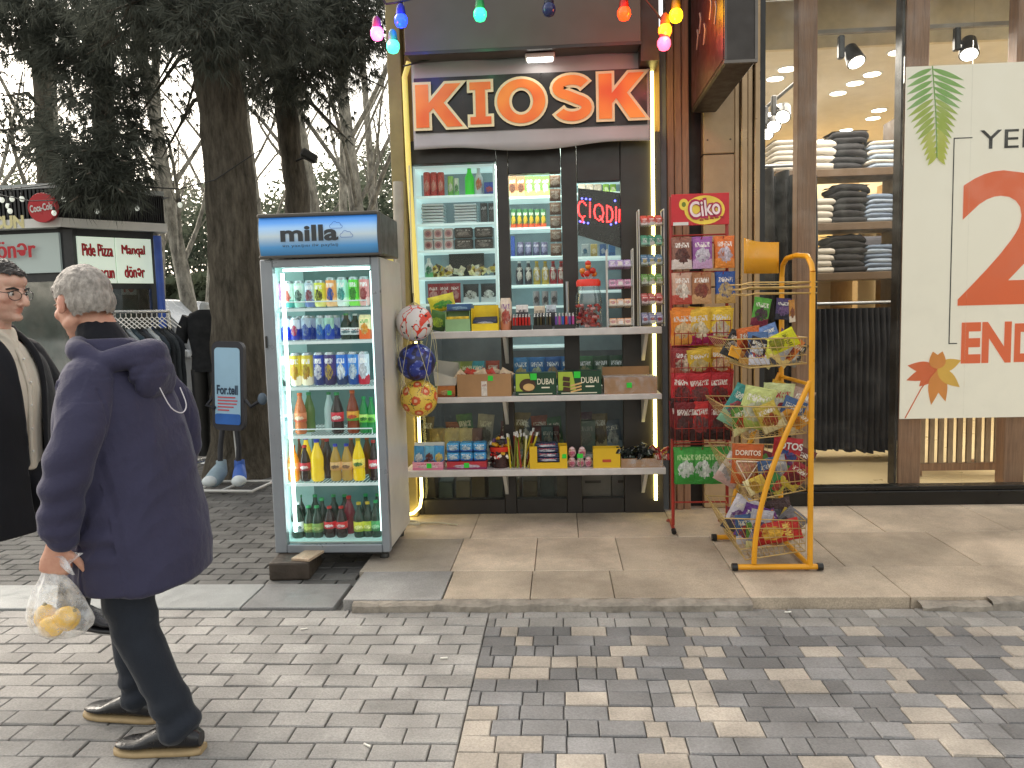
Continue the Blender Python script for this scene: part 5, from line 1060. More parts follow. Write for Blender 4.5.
# ================================================================ yellow wire stand
YEL_ = mat('yellow_stand_paint', '#dc9a1c', .35, 0, .1, 5, .04, 90)
sf, sb = 4.3, 4.88                       # front and rear frame
sx1 = axx(811, 450, sf); sx0 = axx(741, 571, sf)
ys = thing('snack_stand', ((sx0 + sx1) / 2, (sf + sb) / 2, PZ), 'yellow tubular snack stand with wire baskets at the edge of the pavement', 'stand')
zmid = azz(812, 385, sf); ztp = azz(812, 272, sf); zhoop = azz(795, 257, (sf + sb) / 2)
TR = .016
for k, Yp in enumerate((sf, sb)):
    zlow = PZ + .025
    m = MB(); m.tube([(sx1, Yp, zlow), (sx1, Yp, ztp)], TR, 10); m.build('upright', YEL_, ys)
    m = MB(); m.tube([(sx0 - .02, Yp, zlow), (sx1 + .04, Yp, zlow)], TR, 10); m.build('base_bar', YEL_, ys)
    m = MB(); pth = []
    for i in range(15):
        u = i / 14; pth.append((sx1 - .008 - (sx1 - sx0 - .08) * (1 - (1 - u) ** 1.9), Yp, zmid + .02 + (zlow - zmid) * u ** .92))
    m.tube(pth, TR * .95, 10); m.build('bow', YEL_, ys)
    for x, d in ((sx0 - .02, -1), (sx1 + .04, 1)): m = MB(); m.tube([(x, Yp, zlow), (x + d * .03, Yp, zlow)], TR * 1.35, 10); m.build('rubber_foot', PVC, ys)
m = MB(); m.tube([(sx1, sf + .0, zlow), (sx1, sb, zlow)], TR * .9, 8); m.tube([(sx1, sf, zmid), (sx1, sb, zmid)], TR * .7, 8); m.build('cross_bar', YEL_, ys)
hp = [V((sx1, sf, ztp)), V((sx1, sf + .02, ztp + .04)), V((sx1, sf + .09, zhoop - .01)), V((sx1, (sf + sb) / 2, zhoop + .01)), V((sx1, sb - .1, zhoop + .005)), V((sx1, sb - .02, zhoop - .03)), V((sx1, sb, ztp))]
m = MB(); m.tube(hp, TR * .95, 10); m.build('hoop', YEL_, ys)
pl0, pl1 = azz(758, 274, sb), azz(758, 243, sb); xa, xb = axx(739, 260, sb), axx(778, 260, sb)
m = MB(); m.grid(lambda u, v: (xa + (xb - xa) * u, sb - .02 - .13 * (1 - u) ** 2.2 + .0, pl0 + (pl1 - pl0) * v + (.02 * (1 - u) ** 3 if v > .5 else 0)), 12, 2); o = m.build('header_plate', YEL_, ys); s_ = o.modifiers.new('thickness', 'SOLIDIFY'); s_.thickness = .006
YW = mat('yellow_wire', '#bfa267', .4, .3, .1); WIRE = YW
def basket(px0, ytop, ybot, slope, dip, wires=5, bagsn=0):
    """open wire tray between the frames; it tips down towards its open left end"""
    x0 = axx(px0, ytop, sf + .02); x1 = sx1 - .02; zt_ = azz(800, ytop, sf); zb_ = azz(790, ybot, sf); m = MB()
    y0, y1 = sf + .022, sb - .022
    def rim(z, s, ins=0.): return [(x0 + ins, y0, z + s), (x1, y0, z), (x1, y1, z), (x0 + ins, y1, z + s), (x0 + ins, y0, z + s)]
    for i in range(wires): 
        u = i / (wires - 1); m.tube(rim(zb_ + (zt_ - zb_) * u, -slope * u - dip * (1 - u), .12 * (1 - u)), .0026 if 0 < i < wires - 1 else .004, 5)
    for k in range(13):
        u = k / 12; xx = x0 + .12 + (x1 - x0 - .12) * u; zz = zb_ - dip * (1 - u); xt = x0 + (x1 - x0) * u; zq = zt_ - slope * (1 - u)
        m.tube([(xt, y0, zq), (xx, y0, zz), (xx, y1, zz), (xt, y1, zq)], .0015, 4)
    for k in range(9):
        y = y0 + (y1 - y0) * k / 8; m.tube([(x0, y, zt_ - slope), (x0 + .12, y, zb_ - dip), (x1, y, zb_), (x1, y, zt_)], .0015, 4)
    m.build('wire_basket', WIRE, ys); return x0, x1, y0, y1, zt_, zb_
m = MB()
for i, (py, z_) in enumerate(((281, 0), (286, 0), (292, 0))):
    z = azz(800, py, sf); x0 = axx(741, 285, sf + .1) + .03 * (i == 2); m.tube([(x0, sf + .1, z - .01), (x0 + .03, sf + .02, z), (sx1 + .02, sf - .012, z - .008), (sx1 + .02, sb, z), (x0 + .03, sb - .03, z + .006), (x0, sb - .15, z), (x0, sf + .1, z - .01)], .0042, 5)
for k in range(6): y = sf + .05 + k * .09; m.tube([(axx(745, 285, sf + .1), y, azz(800, 286, sf)), (sx1, y, azz(800, 286, sf))], .003, 5)
m.build('hook_ring', WIRE, ys)
bk1 = basket(727, 338, 364, .0, .02, 4); bk2 = basket(724, 408, 434, -.015, .03, 4); bk3 = basket(727, 462, 491, -.02, .06, 4); bk4 = basket(724, 522, 552, -.02, .05, 5)
m = MB(); p = at(735, 352, sf + .05); m.box(p, (.07, .006, .06), rotz(.4) @ Matrix.Rotation(.35, 3, 'Y')); m.build('price_holder', YEL_, ys)
def sb_(px, py, Y, w_, h_, c, look, rot, seed=0, t=.5):
    p = at(px, py, Y); 
    M_ = Matrix.Rotation(R(rot[2]), 3, 'Z') @ Matrix.Rotation(R(rot[1]), 3, 'Y') @ Matrix.Rotation(R(rot[0]), 3, 'X')
    return bag('snack_bag', look, p - M_ @ V((0, 0, h_ / 2)), w_, h_, pack(*c, rough=.2, seed=seed, foil=.15), [R(a) for a in rot], t)
CRW = '#f0ece0'
sb_(761, 312, sb - .2, .11, .17, ('#5aa83a', '#7a1f3a', '#4a2a3a', CRW), 'green and maroon bag hanging from the ring of the yellow stand', (0, 10, 10))
sb_(783, 309, sb - .1, .09, .13, ('#4a3a6a', '#2a2a3a', '#7a5a8a', CRW), 'small violet bag hanging from the ring of the yellow stand', (0, 5, 0)); sb_(792, 311, sb - .3, .05, .13, ('#c88a3a', '#e8d8c0', '#8a4a2a', None), 'narrow orange and white bag hanging from the ring of the yellow stand', (0, -4, 30))
inb = ' in the upper basket of the yellow stand'
sb_(735, 345, sf + .25, .12, .16, ('#1f1f22', '#3a3a3c', '#c8c8c4', CRW), 'black bag with white picture at the left' + inb, (10, 25, 0), 1); sb_(748, 342, sf + .2, .14, .18, ('#e0763a', '#e8a05a', '#b8402a', CRW), 'orange bag' + inb, (15, -8, 10), 2)
sb_(757, 349, sf + .12, .11, .13, ('#2a2230', '#4a3a4a', '#e8e8ec', CRW), 'dark bag with a white mark' + inb, (10, 20, 5), 3); sb_(768, 338, sf + .3, .14, .15, ('#6a8ac0', '#c84a4a', '#e8eaf4', CRW), 'pale blue and red bag at the back' + inb, (0, -20, 0), 4)
sb_(779, 343, sf + .1, .11, .2, ('#d8d81f', '#e8e85a', '#8a8a20', '#5a5a10'), 'bright yellow bag lying on top' + inb, (20, 62, 0), 5); sb_(793, 352, sf + .15, .12, .15, ('#3a3a36', '#8a8a84', '#d8d8d0', CRW), 'black and silver bag at the right' + inb, (10, 30, 0), 6); sb_(785, 356, sf + .3, .14, .14, ('#2a2a2c', '#e8e4da', '#8a8a8a', CRW), 'dark bag under the yellow one' + inb, (40, 10, 0), 7)
sb_(775, 350, sf + .38, .15, .16, ('#1f2430', '#3a4a6a', '#c84a3a', CRW), 'black and blue bag in the middle' + inb, (10, -30, 0), 8)
inb = ' in the second basket of the yellow stand'
sb_(740, 407, sf + .3, .17, .26, ('#3f8f8a', '#8ac0a0', '#c85a6a', CRW), 'teal bag with pink picture at the left' + inb, (10, 28, -8), 1); sb_(756, 408, sf + .14, .19, .25, ('#cfd88a', '#a8b85a', '#f0f0d8', CRW), 'large pale lime bag in the middle' + inb, (12, 12, 5), 2)
sb_(777, 404, sf + .2, .18, .25, ('#d4dca0', '#7aa83a', '#f4f4e8', '#b82a4a'), 'pale lime bag with a red stroke' + inb, (10, 4, 0), 3); sb_(782, 395, sf + .4, .17, .15, ('#d8a82a', '#b8862a', '#5a3a1a', None), 'gold bag at the back' + inb, (0, 20, 0), 4)
sb_(795, 418, sf + .14, .15, .16, ('#d8952a', '#d8c8a0', '#c87a20', CRW), 'orange gold bag at the right end' + inb, (15, 50, 0), 5); sb_(763, 419, sf + .34, .2, .16, ('#d8d8c0', '#a8b890', '#e8e8dc', None), 'silvery green bag at the bottom' + inb, (60, 0, 20), 6); sb_(800, 405, sf + .36, .13, .2, ('#b89a8a', '#8a6a5a', '#d8c8b8', CRW), 'dull brown bag at the back right' + inb, (0, 20, 0), 7)
inb = ' in the third basket of the yellow stand'
b_ = sb_(747, 464, sf + .16, .18, .24, ('#c8622c', '#b8521f', '#e0a080', None), 'orange bag with a printed triangle' + inb, (5, 2, -4), 3)
m = MB(); text(m, 'DORITOS', (0, -.22, .8), .78, .13, None, .03); 
tri = [(-.36, .5), (.36, .5), (0, .02)]; TP = mat('pale_print', '#ecd9c4', .4)
for k in range(3): a, b = V((tri[k][0], -.2, tri[k][1] + .08)), V((tri[(k + 1) % 3][0], -.2, tri[(k + 1) % 3][1] + .08)); m.tube([a, b], .02, 4)
o = m.build('lettering', TP, b_, None); 
for v in o.data.vertices: v.co += wloc(b_)
b_ = sb_(786, 455, sf + .22, .17, .21, ('#b8242c', '#3a8a3a', '#2f5aa0', None), 'red bag with white OTOS lettering' + inb, (3, 8, 0), 4)
m = MB(); text(m, 'OTOS', (.08, -.23, .78), .8, .2, None, .03); o = m.build('lettering', PAPERW, b_)
for v in o.data.vertices: v.co += wloc(b_)
sb_(732, 470, sf + .34, .15, .2, ('#d8cfc8', '#c8a8a0', '#b8b0b0', '#c86a5a'), 'silvery pink bag at the left' + inb, (8, 30, 0), 1); sb_(765, 474, sf + .32, .14, .19, ('#b8b4bc', '#8a86a0', '#e8e4ec', None), 'silver bag in the middle' + inb, (0, -8, 0), 2)
sb_(756, 485, sf + .08, .1, .12, ('#d8b84a', '#f0e4b0', '#b88a2a', None), 'small cream and gold bag at the front' + inb, (20, 60, 0), 5); sb_(795, 476, sf + .1, .12, .17, ('#9a2430', '#d8c04a', '#6a1a24', CRW), 'dark red and gold bag at the right' + inb, (15, 35, 0), 6); sb_(776, 484, sf + .12, .11, .13, ('#3a8a4a', '#d8d04a', '#c83a3a', None), 'small green and yellow bag at the front' + inb, (20, -50, 0), 7); sb_(802, 462, sf + .3, .12, .17, ('#6a2a2c', '#8ab04a', '#4a1f20', CRW), 'maroon and green bag at the back right' + inb, (0, 25, 0), 8)
inb = ' in the lowest basket of the yellow stand'
sb_(741, 515, sf + .3, .16, .24, ('#d8d4dc', '#4a4a54', '#8a5aa0', CRW), 'silver and black striped bag at the left' + inb, (10, 24, -5), 1); sb_(752, 522, sf + .2, .15, .22, ('#6a3a8a', '#8a5aa8', '#d8a04a', CRW), 'purple and orange bag' + inb, (12, 18, 0), 2)
sb_(760, 526, sf + .1, .13, .2, ('#b8b8c4', '#8a8a9a', '#5a4a7a', None), 'silver bag standing at the front' + inb, (8, 8, 0), 3); sb_(780, 514, sf + .34, .16, .19, ('#4a3434', '#6a5a5a', '#8a7070', None), 'dark brown bag at the back' + inb, (0, -15, 0), 4)
sb_(776, 532, sf + .07, .13, .27, ('#c02a24', '#a81f1c', '#f0c04a', '#f0d86a'), 'bright red bag lying across the front' + inb, (20, 72, 0), 5); sb_(766, 538, sf + .2, .2, .18, ('#d8541f', '#e88a2a', '#f0b04a', None), 'orange red bag underneath the red one' + inb, (60, 20, 0), 6); sb_(790, 522, sf + .25, .15, .17, ('#8a8a90', '#b8b8bc', '#5a5a60', None), 'dull silver bag at the right' + inb, (20, 40, 0), 7)

# more bags filling the baskets of the stand
fill = [('#c8b04a', '#e8dca8', '#a83a2a'), ('#8a2a3a', '#d8a04a', '#3a1a24'), ('#4a6a9a', '#d8d8e4', '#c84a3a'), ('#5a8a3a', '#e0dca0', '#c83a2a'), ('#b8b8bc', '#6a6a74', '#e8e8ec'), ('#d87a2a', '#f0d890', '#8a2a1a'), ('#3a3a40', '#c8c0b0', '#8a8a8a'), ('#6a3a7a', '#d8c0e0', '#e8a03a')]
nmf = ['gold', 'crimson', 'steel blue', 'leaf green', 'silver', 'amber', 'charcoal', 'plum']
for bi, (b, nm) in enumerate(((bk1, 'upper'), (bk2, 'second'), (bk3, 'third'), (bk4, 'lowest'))):
    x0, x1, y0, y1, zt_, zb_ = b
    for k in range(8):
        u = (k + .5) / 8; hh = rnd.uniform(.15, .19); x = x0 + .12 + (x1 - x0 - .17) * u; y = y0 + .09 + rnd.random() * (y1 - y0 - .18)
        bag('snack_bag', f'{nmf[(k + bi * 3) % 8]} bag packed among the others in the {nm} basket of the yellow stand', (x, y, zb_ - .035 * (1 - u) + .015), .13, hh, pack(*fill[(k + bi * 3) % 8], '#f0ece0', rough=.2, seed=k + bi, foil=.15), (R(rnd.uniform(-25, 25)), R(rnd.uniform(-35, 45)), R(rnd.uniform(-40, 40))), .55)
# ================================================================ string of coloured bulbs
SYB = 5.0
wirep = [(377, -8), (386, 8), (398, 6), (430, -2), (478, -2), (549, -12), (600, -5), (640, -8), (658, 2), (676, -4)]
m = MB(); m.tube([at(a, b - 4, SYB) for a, b in wirep], .008, 6); m.tube([at(640, -8, SYB), at(655, 10, SYB), at(664, 24, SYB)], .007, 6)
tag(m.build('bulb_wire', BLACK), 'dark cable carrying the coloured bulbs above the kiosk', 'cable')
for px, py, col, st, nm in ((377, 33, '#ff5fb0', 5, 'pink bulb with white glow left of the blue one'), (393, 46, '#49e6b0', 2.5, 'pale green bulb lowest at the left corner'), (401, 20, '#1d3bff', 4, 'bright blue bulb above the kiosk left corner'), (480, 14, '#2fdc86', 3, 'green bulb above the left part of the banner'), (549, 9, '#26305e', 0, 'unlit dark blue bulb above the middle of the banner'), (624, 13, '#ff3a12', 4, 'orange red bulb above the right part of the banner'), (676, 15, '#ffc414', 6, 'bright yellow bulb at the right end of the string'), (665, 30, '#ff7a1a', 5, 'orange bulb below the yellow one'), (664, 43, '#ff4f6a', 5, 'pinkish red bulb hanging lowest at the right')):
    c = at(px, py, SYB); t = thing('light_bulb', c, nm, 'bulb', 'coloured bulbs over the kiosk'); Mx = Matrix.Identity(3)
    m = MB(); m.lathe([(.012, -.046), (.03, -.038), (.042, -.012), (.041, .012), (.03, .03)], 14, c); m.build('globe', glow('bulb_glass', C(col), st, .2) if st else mat('bulb_glass', col, .2), t)
    m = MB(); m.lathe([(.031, .031), (.03, .05), (.024, .085), (.012, .1)], 12, c); m.build('socket', mat('bulb_socket_' + col[1:], scl(col, .25), .5), t)
    if st: lamp('bulb_light', 'POINT', c + V((0, -.09, -.02)), (3 if px > 640 else 2.2) if st > 3 else 1.4, C(col), .05)
# ================================================================ pillar between kiosk and shop, clothes shop
GY = 5.8
sh = thing('clothes_shop', (3.2, GY, PZ), 'clothes shop with a large glass front, wooden posts and a stone clad corner pillar', 'shop')
WPL = wood('plank_wood', (.3, .17, .11), (.19, .1, .065), (16, 16, .9), .55)
TOPZ = 5.2
px_ = lambda p: axx(p, 250, GY - .05)
a, b = KX1 + .052, px_(688)
m = MB(); n = 3
for k in range(n): m.span((a + (b - a) * k / n + .002, GY - .13 - .004 * (k % 2), PZ), (a + (b - a) * (k + 1) / n - .002, GY + .05, TOPZ), .005)
m.build('wood_cladding', WPL, sh)
m = MB(); m.span((b + .002, GY - .02, PZ), (px_(702), GY + .1, TOPZ)); m.build('recess', mat('dark_recess', '#1f1a17', .6, 0, .2), sh)
STN = mat('beige_stone', '#a58c6c', .6, 0, .13, 5, .15, 90); m = MB(); zs = [PZ, azz(718, 420, GY - .1), azz(718, 287, GY - .1), azz(718, 154, GY - .1), azz(718, 20, GY - .1), TOPZ]
for z0, z1 in zip(zs, zs[1:]): m.span((px_(702) + .002, GY - .1, z0 + .004), (px_(733), GY + .1, z1 - .004), .006)
m.build('stone_cladding', STN, sh); m = MB(); m.span((px_(702) + .004, GY - .085, PZ), (px_(733) - .002, GY + .09, TOPZ)); m.build('stone_joint', mat('joint_dark', '#4a3c30', .8), sh)
m = MB()
for x in (px_(706.5), px_(729)):
    for z in (zs[3] + .1, zs[3] + .26 * 5, zs[2] + .1): 
        for dz in (0,): m.lathe([(.007, 0), (.006, .004)], 8, (x, GY - .1005, z), Matrix.Rotation(PI / 2, 3, 'X'))
m.build('stone_pin', mat('pin_dark', '#5a4a3a', .5), sh)
BRZ = mat('bronze_profile', '#a48a6a', .35, .45, .06, 3)
m = MB(); xs = [px_(733) + .002, px_(739), px_(746), px_(752), px_(758)]
for k, (x0, x1) in enumerate(zip(xs, xs[1:])): m.span((x0, GY - .09 - .03 * (k % 2), PZ), (x1 - .004, GY + .1, TOPZ), .006)
m.build('bronze_profile', BRZ, sh)
m = MB(); m.span((px_(758), GY - .06, PZ), (px_(764.5), GY + .1, TOPZ)); m.build('door_jamb', BLACK, sh)
gX0, gX1 = px_(765), 6.4
zpl = azz(900, 491, GY - .06)
m = MB(); m.span((gX0, GY - .07, PZ), (gX1, GY + .1, zpl), .006); m.span((gX0, GY - .05, zpl + .001), (gX1, GY + .06, zpl + .03), .003); m.build('plinth', mat('dark_plinth', '#17140f', .35, .2, .2), sh)
for x0, x1 in ((gX0 + .002, px_(904) ), (px_(904) + .004, axx(968, 250, GY)), (axx(968, 250, GY) + .004, gX1)):
    m = MB(); m.span((x0, GY, zpl + .031), (x1, GY + .01, TOPZ)); m.build('window_pane', glassmat('shop_glass', (.97, .97, .95), .008, .015, .035), sh)
POST = wood('post_wood', (.36, .21, .13), (.22, .125, .08), (20, 20, .8), .5)
for x0, x1, y0 in ((axx(796, 250, 5.95), axx(815, 250, 5.95), 5.93), (axx(901, 250, 5.95), axx(924, 250, 5.95), 5.93), (axx(1003, 440, 5.95), axx(1024, 440, 5.95), 5.93)):
    m = MB(); m.span((x0, y0, zpl - .05), (x1, y0 + .12, TOPZ), .006); m.build('wooden_post', POST, sh)
m = MB(); m.span((axx(897.5, 250, 5.95) , 5.94, zpl - .05), (axx(900.5, 250, 5.95), 6.05, TOPZ)); m.build('post_edge', mat('dark_edge', '#221c16', .5), sh)
# interior shell
IZ = PZ + .1; BYS = 10.2; CZ = 3.55
CRM = mat('shop_cream', '#ddd4c2', .7, 0, .05)
m = MB(); m.span((gX0 - .1, GY + .101, IZ - .05), (gX1, BYS, IZ)); m.build('floor', mat('shop_floor', '#d8c49a', .35, 0, .06, 1.5), sh)
m = MB(); m.span((gX0 - .1, 6.45, CZ), (gX1, BYS, CZ + .1)); m.build('ceiling', CRM, sh)
m = MB(); m.span((gX0 - .1, 6.40, CZ - .002), (gX1, 6.449, CZ + .1)); m.span((gX0 - .1, GY + .02, 3.92), (gX1, 6.40, 4.0)); m.span((gX0 - .1, 6.401, CZ + .101), (gX1, 6.449, 3.919)); m.build('soffit', mat('soffit_cream', '#cdbf9f', .7), sh)
m = MB(); m.span((gX0 - .1, BYS, IZ - .05), (gX1, BYS + .1, CZ + .1)); m.build('back_wall', mat('back_wall_cream', '#dccca9', .7, 0, .05), sh)
m = MB(); m.span((gX0 - .16, GY + .101, PZ), (gX0 - .101, BYS + .1, 4.0)); m.span((gX1, GY - .07, PZ), (gX1 + .1, BYS + .1, TOPZ)); m.build('side_wall', CRM, sh)
m = MB(); m.span((gX0, 6.2, 4.001), (gX1, 6.3, TOPZ)); m.build('upper_wall', UP, sh)
# overhead box sign
ob = thing('box_sign', at(741, 62, 5.0), 'dark overhead box sign sticking out above the stone pillar', 'sign')
ox0, ox1 = axx(725, 61, 4.55), axx(757, 61, 4.55); oz = azz(741, 62, 4.55)
m = MB(); m.span((ox0, 4.55, oz), (ox1, 5.66, 4.6), .01); m.build('case', mat('box_sign_dark', '#37322f', .45, .2, .12), ob)
m = MB(); m.span((ox0 - .004, 4.58, oz + .03), (ox0 - .001, 5.63, 4.57)); m.build('side_panel', mat('dark_maroon_panel', '#3f1f22', .4, 0, .3, 5), ob)
m = MB(); m.span((ox0 - .006, 4.545, oz - .004), (ox1 + .004, 4.57, oz + .012)); m.span((ox1 - .012, 4.544, oz + .013), (ox1 + .004, 4.56, 4.6)); m.build('trim', mat('grey_trim', '#6a6560', .4, .4), ob)
m = MB()
for k, (y, z) in enumerate(((5.4, .35), (5.3, .42), (5.15, .3), (4.95, .38), (4.8, .3))): m.tube([(ox0 - .006, y, oz + z), (ox0 - .006, y - .05, oz + z + .07), (ox0 - .006, y - .02, oz + z + .12)], .006, 5)
m.build('lettering', mat('faded_letters', '#8a7a78', .5), ob)
m = MB(); m.span((ox0 + .05, 5.661, oz + .25), (ox1 - .05, GY - .101, oz + .35)); m.build('arm', BLACK, ob)

# poster inside the window
PY = 5.86
pt = thing('sale_poster', at(960, 418, PY), 'large white sale poster with orange numbers and palm leaves hanging in the shop window', 'poster')
px0, pz1, pz0 = axx(903, 240, PY), azz(905, 67, PY), azz(900, 419, PY); px1 = px0 + 1.95
PAP = glow('poster_paper', C('#e2ddd0'), .3, .6)  # paper emits; the shop light behind it is put into the material
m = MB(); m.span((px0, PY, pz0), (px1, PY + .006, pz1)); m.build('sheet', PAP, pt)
ORP = glow('poster_orange', C('#e56d44'), .14, .6)  # orange print glows along with the paper, light put into its colour
zz = lambda px, py: azz(px, py, PY)
m = MB(); w2 = axx(1060, 240, PY) - axx(958, 240, PY); vs = text_geo('2', .035)
text(m, '2', ((axx(958, 240, PY) + axx(1062, 240, PY)) / 2, PY - .003, (zz(985, 171) + zz(985, 305)) / 2), w2, zz(985, 171) - zz(985, 305), None, .02)
text(m, '0%', (axx(1062, 240, PY) + .52, PY - .003, (zz(985, 171) + zz(985, 305)) / 2), .9, zz(985, 171) - zz(985, 305), None, .03)
hE = zz(985, 322) - zz(985, 363); g = text_geo('EN', .035); x0 = axx(961, 342, PY); wE = axx(1011, 342, PY) - x0
text(m, 'EN', (x0 + wE / 2, PY - .003, (zz(985, 322) + zz(985, 363)) / 2), wE, hE, None, .04); text(m, 'DİRİM', (x0 + wE * 1.06 + wE * 1.0, PY - .003, (zz(985, 322) + zz(985, 363)) / 2 + .04), wE * 2.0, hE * 1.25, None, .04)
m.build('lettering', ORP, pt)
PBK = mat('poster_black', '#2b2b2b', .6, 0, .05); m = MB(); hY = zz(1000, 128) - zz(1000, 149); xY = axx(980, 138, PY); wY = axx(1046, 138, PY) - xY
text(m, 'YENİ', (xY + wY * .62, PY - .003, (zz(1000, 128) + zz(1000, 149)) / 2 + .02), wY * 1.25, hY * 1.22)
xl_ = axx(951, 240, PY); za1, za0 = zz(951, 138), zz(951, 344)
m.span((xl_, PY - .003, za0), (xl_ + .007, PY - .001, za1)); m.span((xl_ + .008, PY - .003, za1 - .007), (xl_ + .13, PY - .001, za1)); m.span((xl_ + .008, PY - .003, za0), (xl_ + .06, PY - .001, za0 + .007)); m.build('thin_print', PBK, pt)
# hanging leaf: tapered leaflets along a drooping rib
LGm = []
for k in range(3): LGm.append(mat('leaf_print', ('#8fbf6a', '#b0c65a', '#c6cf5a')[k], .6, 0, .05))
def leaflet(m, x, z, ang, L, W, y):
    pts = []
    for i in range(9):
        u = i / 8; pts.append((u * L, W * math.sin(PI * u ** .8) * .5))
    pts += [(p[0], -p[1]) for p in pts[-2:0:-1]]
    ca, sa = math.cos(ang), math.sin(ang); m.add([(x + p[0] * ca - p[1] * sa, y, z + p[0] * sa + p[1] * ca) for p in pts], [list(range(len(pts)))], False)
m = MB(); xr_ = axx(931, 100, PY)
for i in range(15):
    u = i / 14; z = pz1 - .02 - u * (pz1 - zz(935, 150)); x = xr_ + .045 * u; L = (.27 - .16 * u) * (1 if i else .9); m.mi = min(2, int(u * 3))
    for s in (-1, 1): 
        aa = R(-90 + s * (68 - 34 * u)); LL = min(L, (x - px0 - .004) / max(.2, abs(math.cos(aa)))) if s < 0 else L; leaflet(m, x, z, aa, LL, .036, PY - .002 - .00025 * (2 * i + (s > 0)))
m.mi = 0; m.tube([(xr_, PY - .011, pz1 - .004), (xr_ + .03, PY - .011, zz(933, 110)), (xr_ + .047, PY - .011, zz(935, 158))], .004, 5); m.build('leaf_picture', LGm, pt)
PM = [mat('palm_print', h, .6, 0, .05) for h in ('#e8764a', '#ea9a50', '#efc05a')]
m = MB(); cx, cz = axx(937, 368, PY), zz(937, 369)
for ai, (ang, L, k) in enumerate(((172, .24, 0), (200, .26, 0), (225, .2, 0), (262, .3, 1), (285, .28, 1), (320, .24, 2), (20, .2, 2), (75, .15, 1), (105, .15, 1))): m.mi = k; leaflet(m, cx, cz, R(ang), L * .9, .09, PY - .002 - .0004 * ai)
m.mi = 0; m.tube([(cx, PY - .003, cz), (cx - .11, PY - .003, cz - .14), (axx(905, 415, PY), PY - .003, pz0 + .006)], .004, 5); m.build('palm_picture', PM, pt)

# ---- shop lights
LEDW = emis('downlight_warm', (1, .93, .78), 10)
k = 0
for px, py in ((872, 74), (787, 69), (775, 78.5), (838, 93), (855, 83), (873, 118), (846, 130), (823, 140), (879, 144), (768, 160), (898, 52), (782, 105)):
    p = at(px, py, Z=CZ - .004)
    if p.y > BYS - .2 or p.y < 6.5: p = at(px, 78 + k * 4, Z=CZ - .004)
    t = thing('ceiling_light', p, 'round warm recessed ceiling light in the clothes shop', 'ceiling light', 'recessed ceiling lights of the shop'); m = MB(); m.lathe([(.075, -.004), (.092, .003)], 20, p); m.build('rim', WHITEP, t); m = MB(); m.lathe([(.07, -.008), (.07, -.0045)], 20, p); m.build('lens', LEDW, t); k += 1
def spot(px, py, Y, look, tilt):
    p = at(px, py, Y); t = thing('track_spotlight', p, look, 'spotlight', 'black track spotlights'); M_ = Matrix.Rotation(R(tilt[0]), 3, 'Y') @ Matrix.Rotation(R(tilt[1]), 3, 'X')
    m = MB(); m.lathe([(.07, -.075), (.066, -.04), (.05, .07), (.045, .075)], 16, p, M_); m.build('head', mat('spot_black', '#1d1a18', .4), t)
    m = MB(); m.lathe([(.058, -.081), (.058, -.0755)], 16, p, M_); m.build('lens', emis('spot_lens', (1, .95, .85), 12), t)
    m = MB(); q = p + V((-.09, .0, .06)); m.box(q, (.045, .05, .17), None, .008); m.tube([q, p], .012, 6); m.build('driver_box', mat('spot_black', '#1d1a18', .4), t); return q
q1 = spot(853, 55, 6.2, 'black track spotlight shining down, nearest the first wooden post', (-12, -28)); q2 = spot(969, 47, 6.2, 'black track spotlight above the sale poster', (14, -28))
m = MB(); zt_ = q1.z + .1; m.span((q1.x - .25, 6.18, zt_), (gX1, 6.22, zt_ + .03)); single(m, 'light_track', mat('track_grey', '#8a8378', .5), 'grey ceiling track carrying the front spotlights', 'track')
qa = [spot(px, py, Y, lk, (25, -40)) for px, py, Y, lk in ((784, 112, 7.2, 'third black spotlight of the side track, nearest and brightest'), (775, 122, 7.7, 'middle black spotlight of the side track'), (768, 130, 8.2, 'farthest black spotlight of the side track at the dark jamb'))]
m = MB(); m.tube([qa[0] + V((.12, -.4, .12)), qa[2] + V((-.05, .3, .08))], .02, 4); single(m, 'light_track', BLACK, 'dark slanted ceiling track along the left side of the shop', 'track')
lamp('shop_lamp', 'AREA', (2.6, 7.1, CZ - .03), 80, (1, .94, .85), 1.6, (2.6, 7.1, 0)); lamp('shop_lamp', 'AREA', (4.9, 7.2, CZ - .03), 76, (1, .94, .85), 1.6, (4.9, 7.2, 0)); lamp('shop_lamp', 'AREA', (3.4, 9., CZ - .03), 70, (1, .94, .84), 1.6, (3.4, 9., 0))

# ---- wall shelving with folded clothes
SHY = 7.6
wsx0, wsx1 = axx(775, 230, SHY), axx(901, 230, SHY)
wsh = thing('clothes_shelving', ((wsx0 + wsx1) / 2, SHY, IZ), 'brown shelving of three boards with folded clothes behind the shop window', 'shelving'); shz_ = []
for py in (168, 222, 272):
    z = azz(858, py, SHY); m = MB(); m.span((wsx0, SHY, z - .07), (wsx1, SHY + .45, z), .004); m.build('shelf_board', mat('shelf_brown', '#54412e', .5, 0, .1), wsh); shz_.append(z)
m = MB(); m.span((wsx1 + .002, SHY - .02, IZ), (wsx1 + .06, SHY + .45, 3.3)); m.span((wsx0 - .06, SHY, IZ), (wsx0 - .002, SHY + .45, 2.6)); m.build('side_panel', mat('shelf_side', '#4a3a2c', .5), wsh)
CLW, CLK, CLB = mat('cloth_white', '#b3ada4', .9, 0, .05, 4, .2, 30), mat('cloth_black', '#262528', .9, 0, .2, 4, .2, 30), mat('cloth_blue', '#8f9cae', .9, 0, .12, 6, .2, 30)
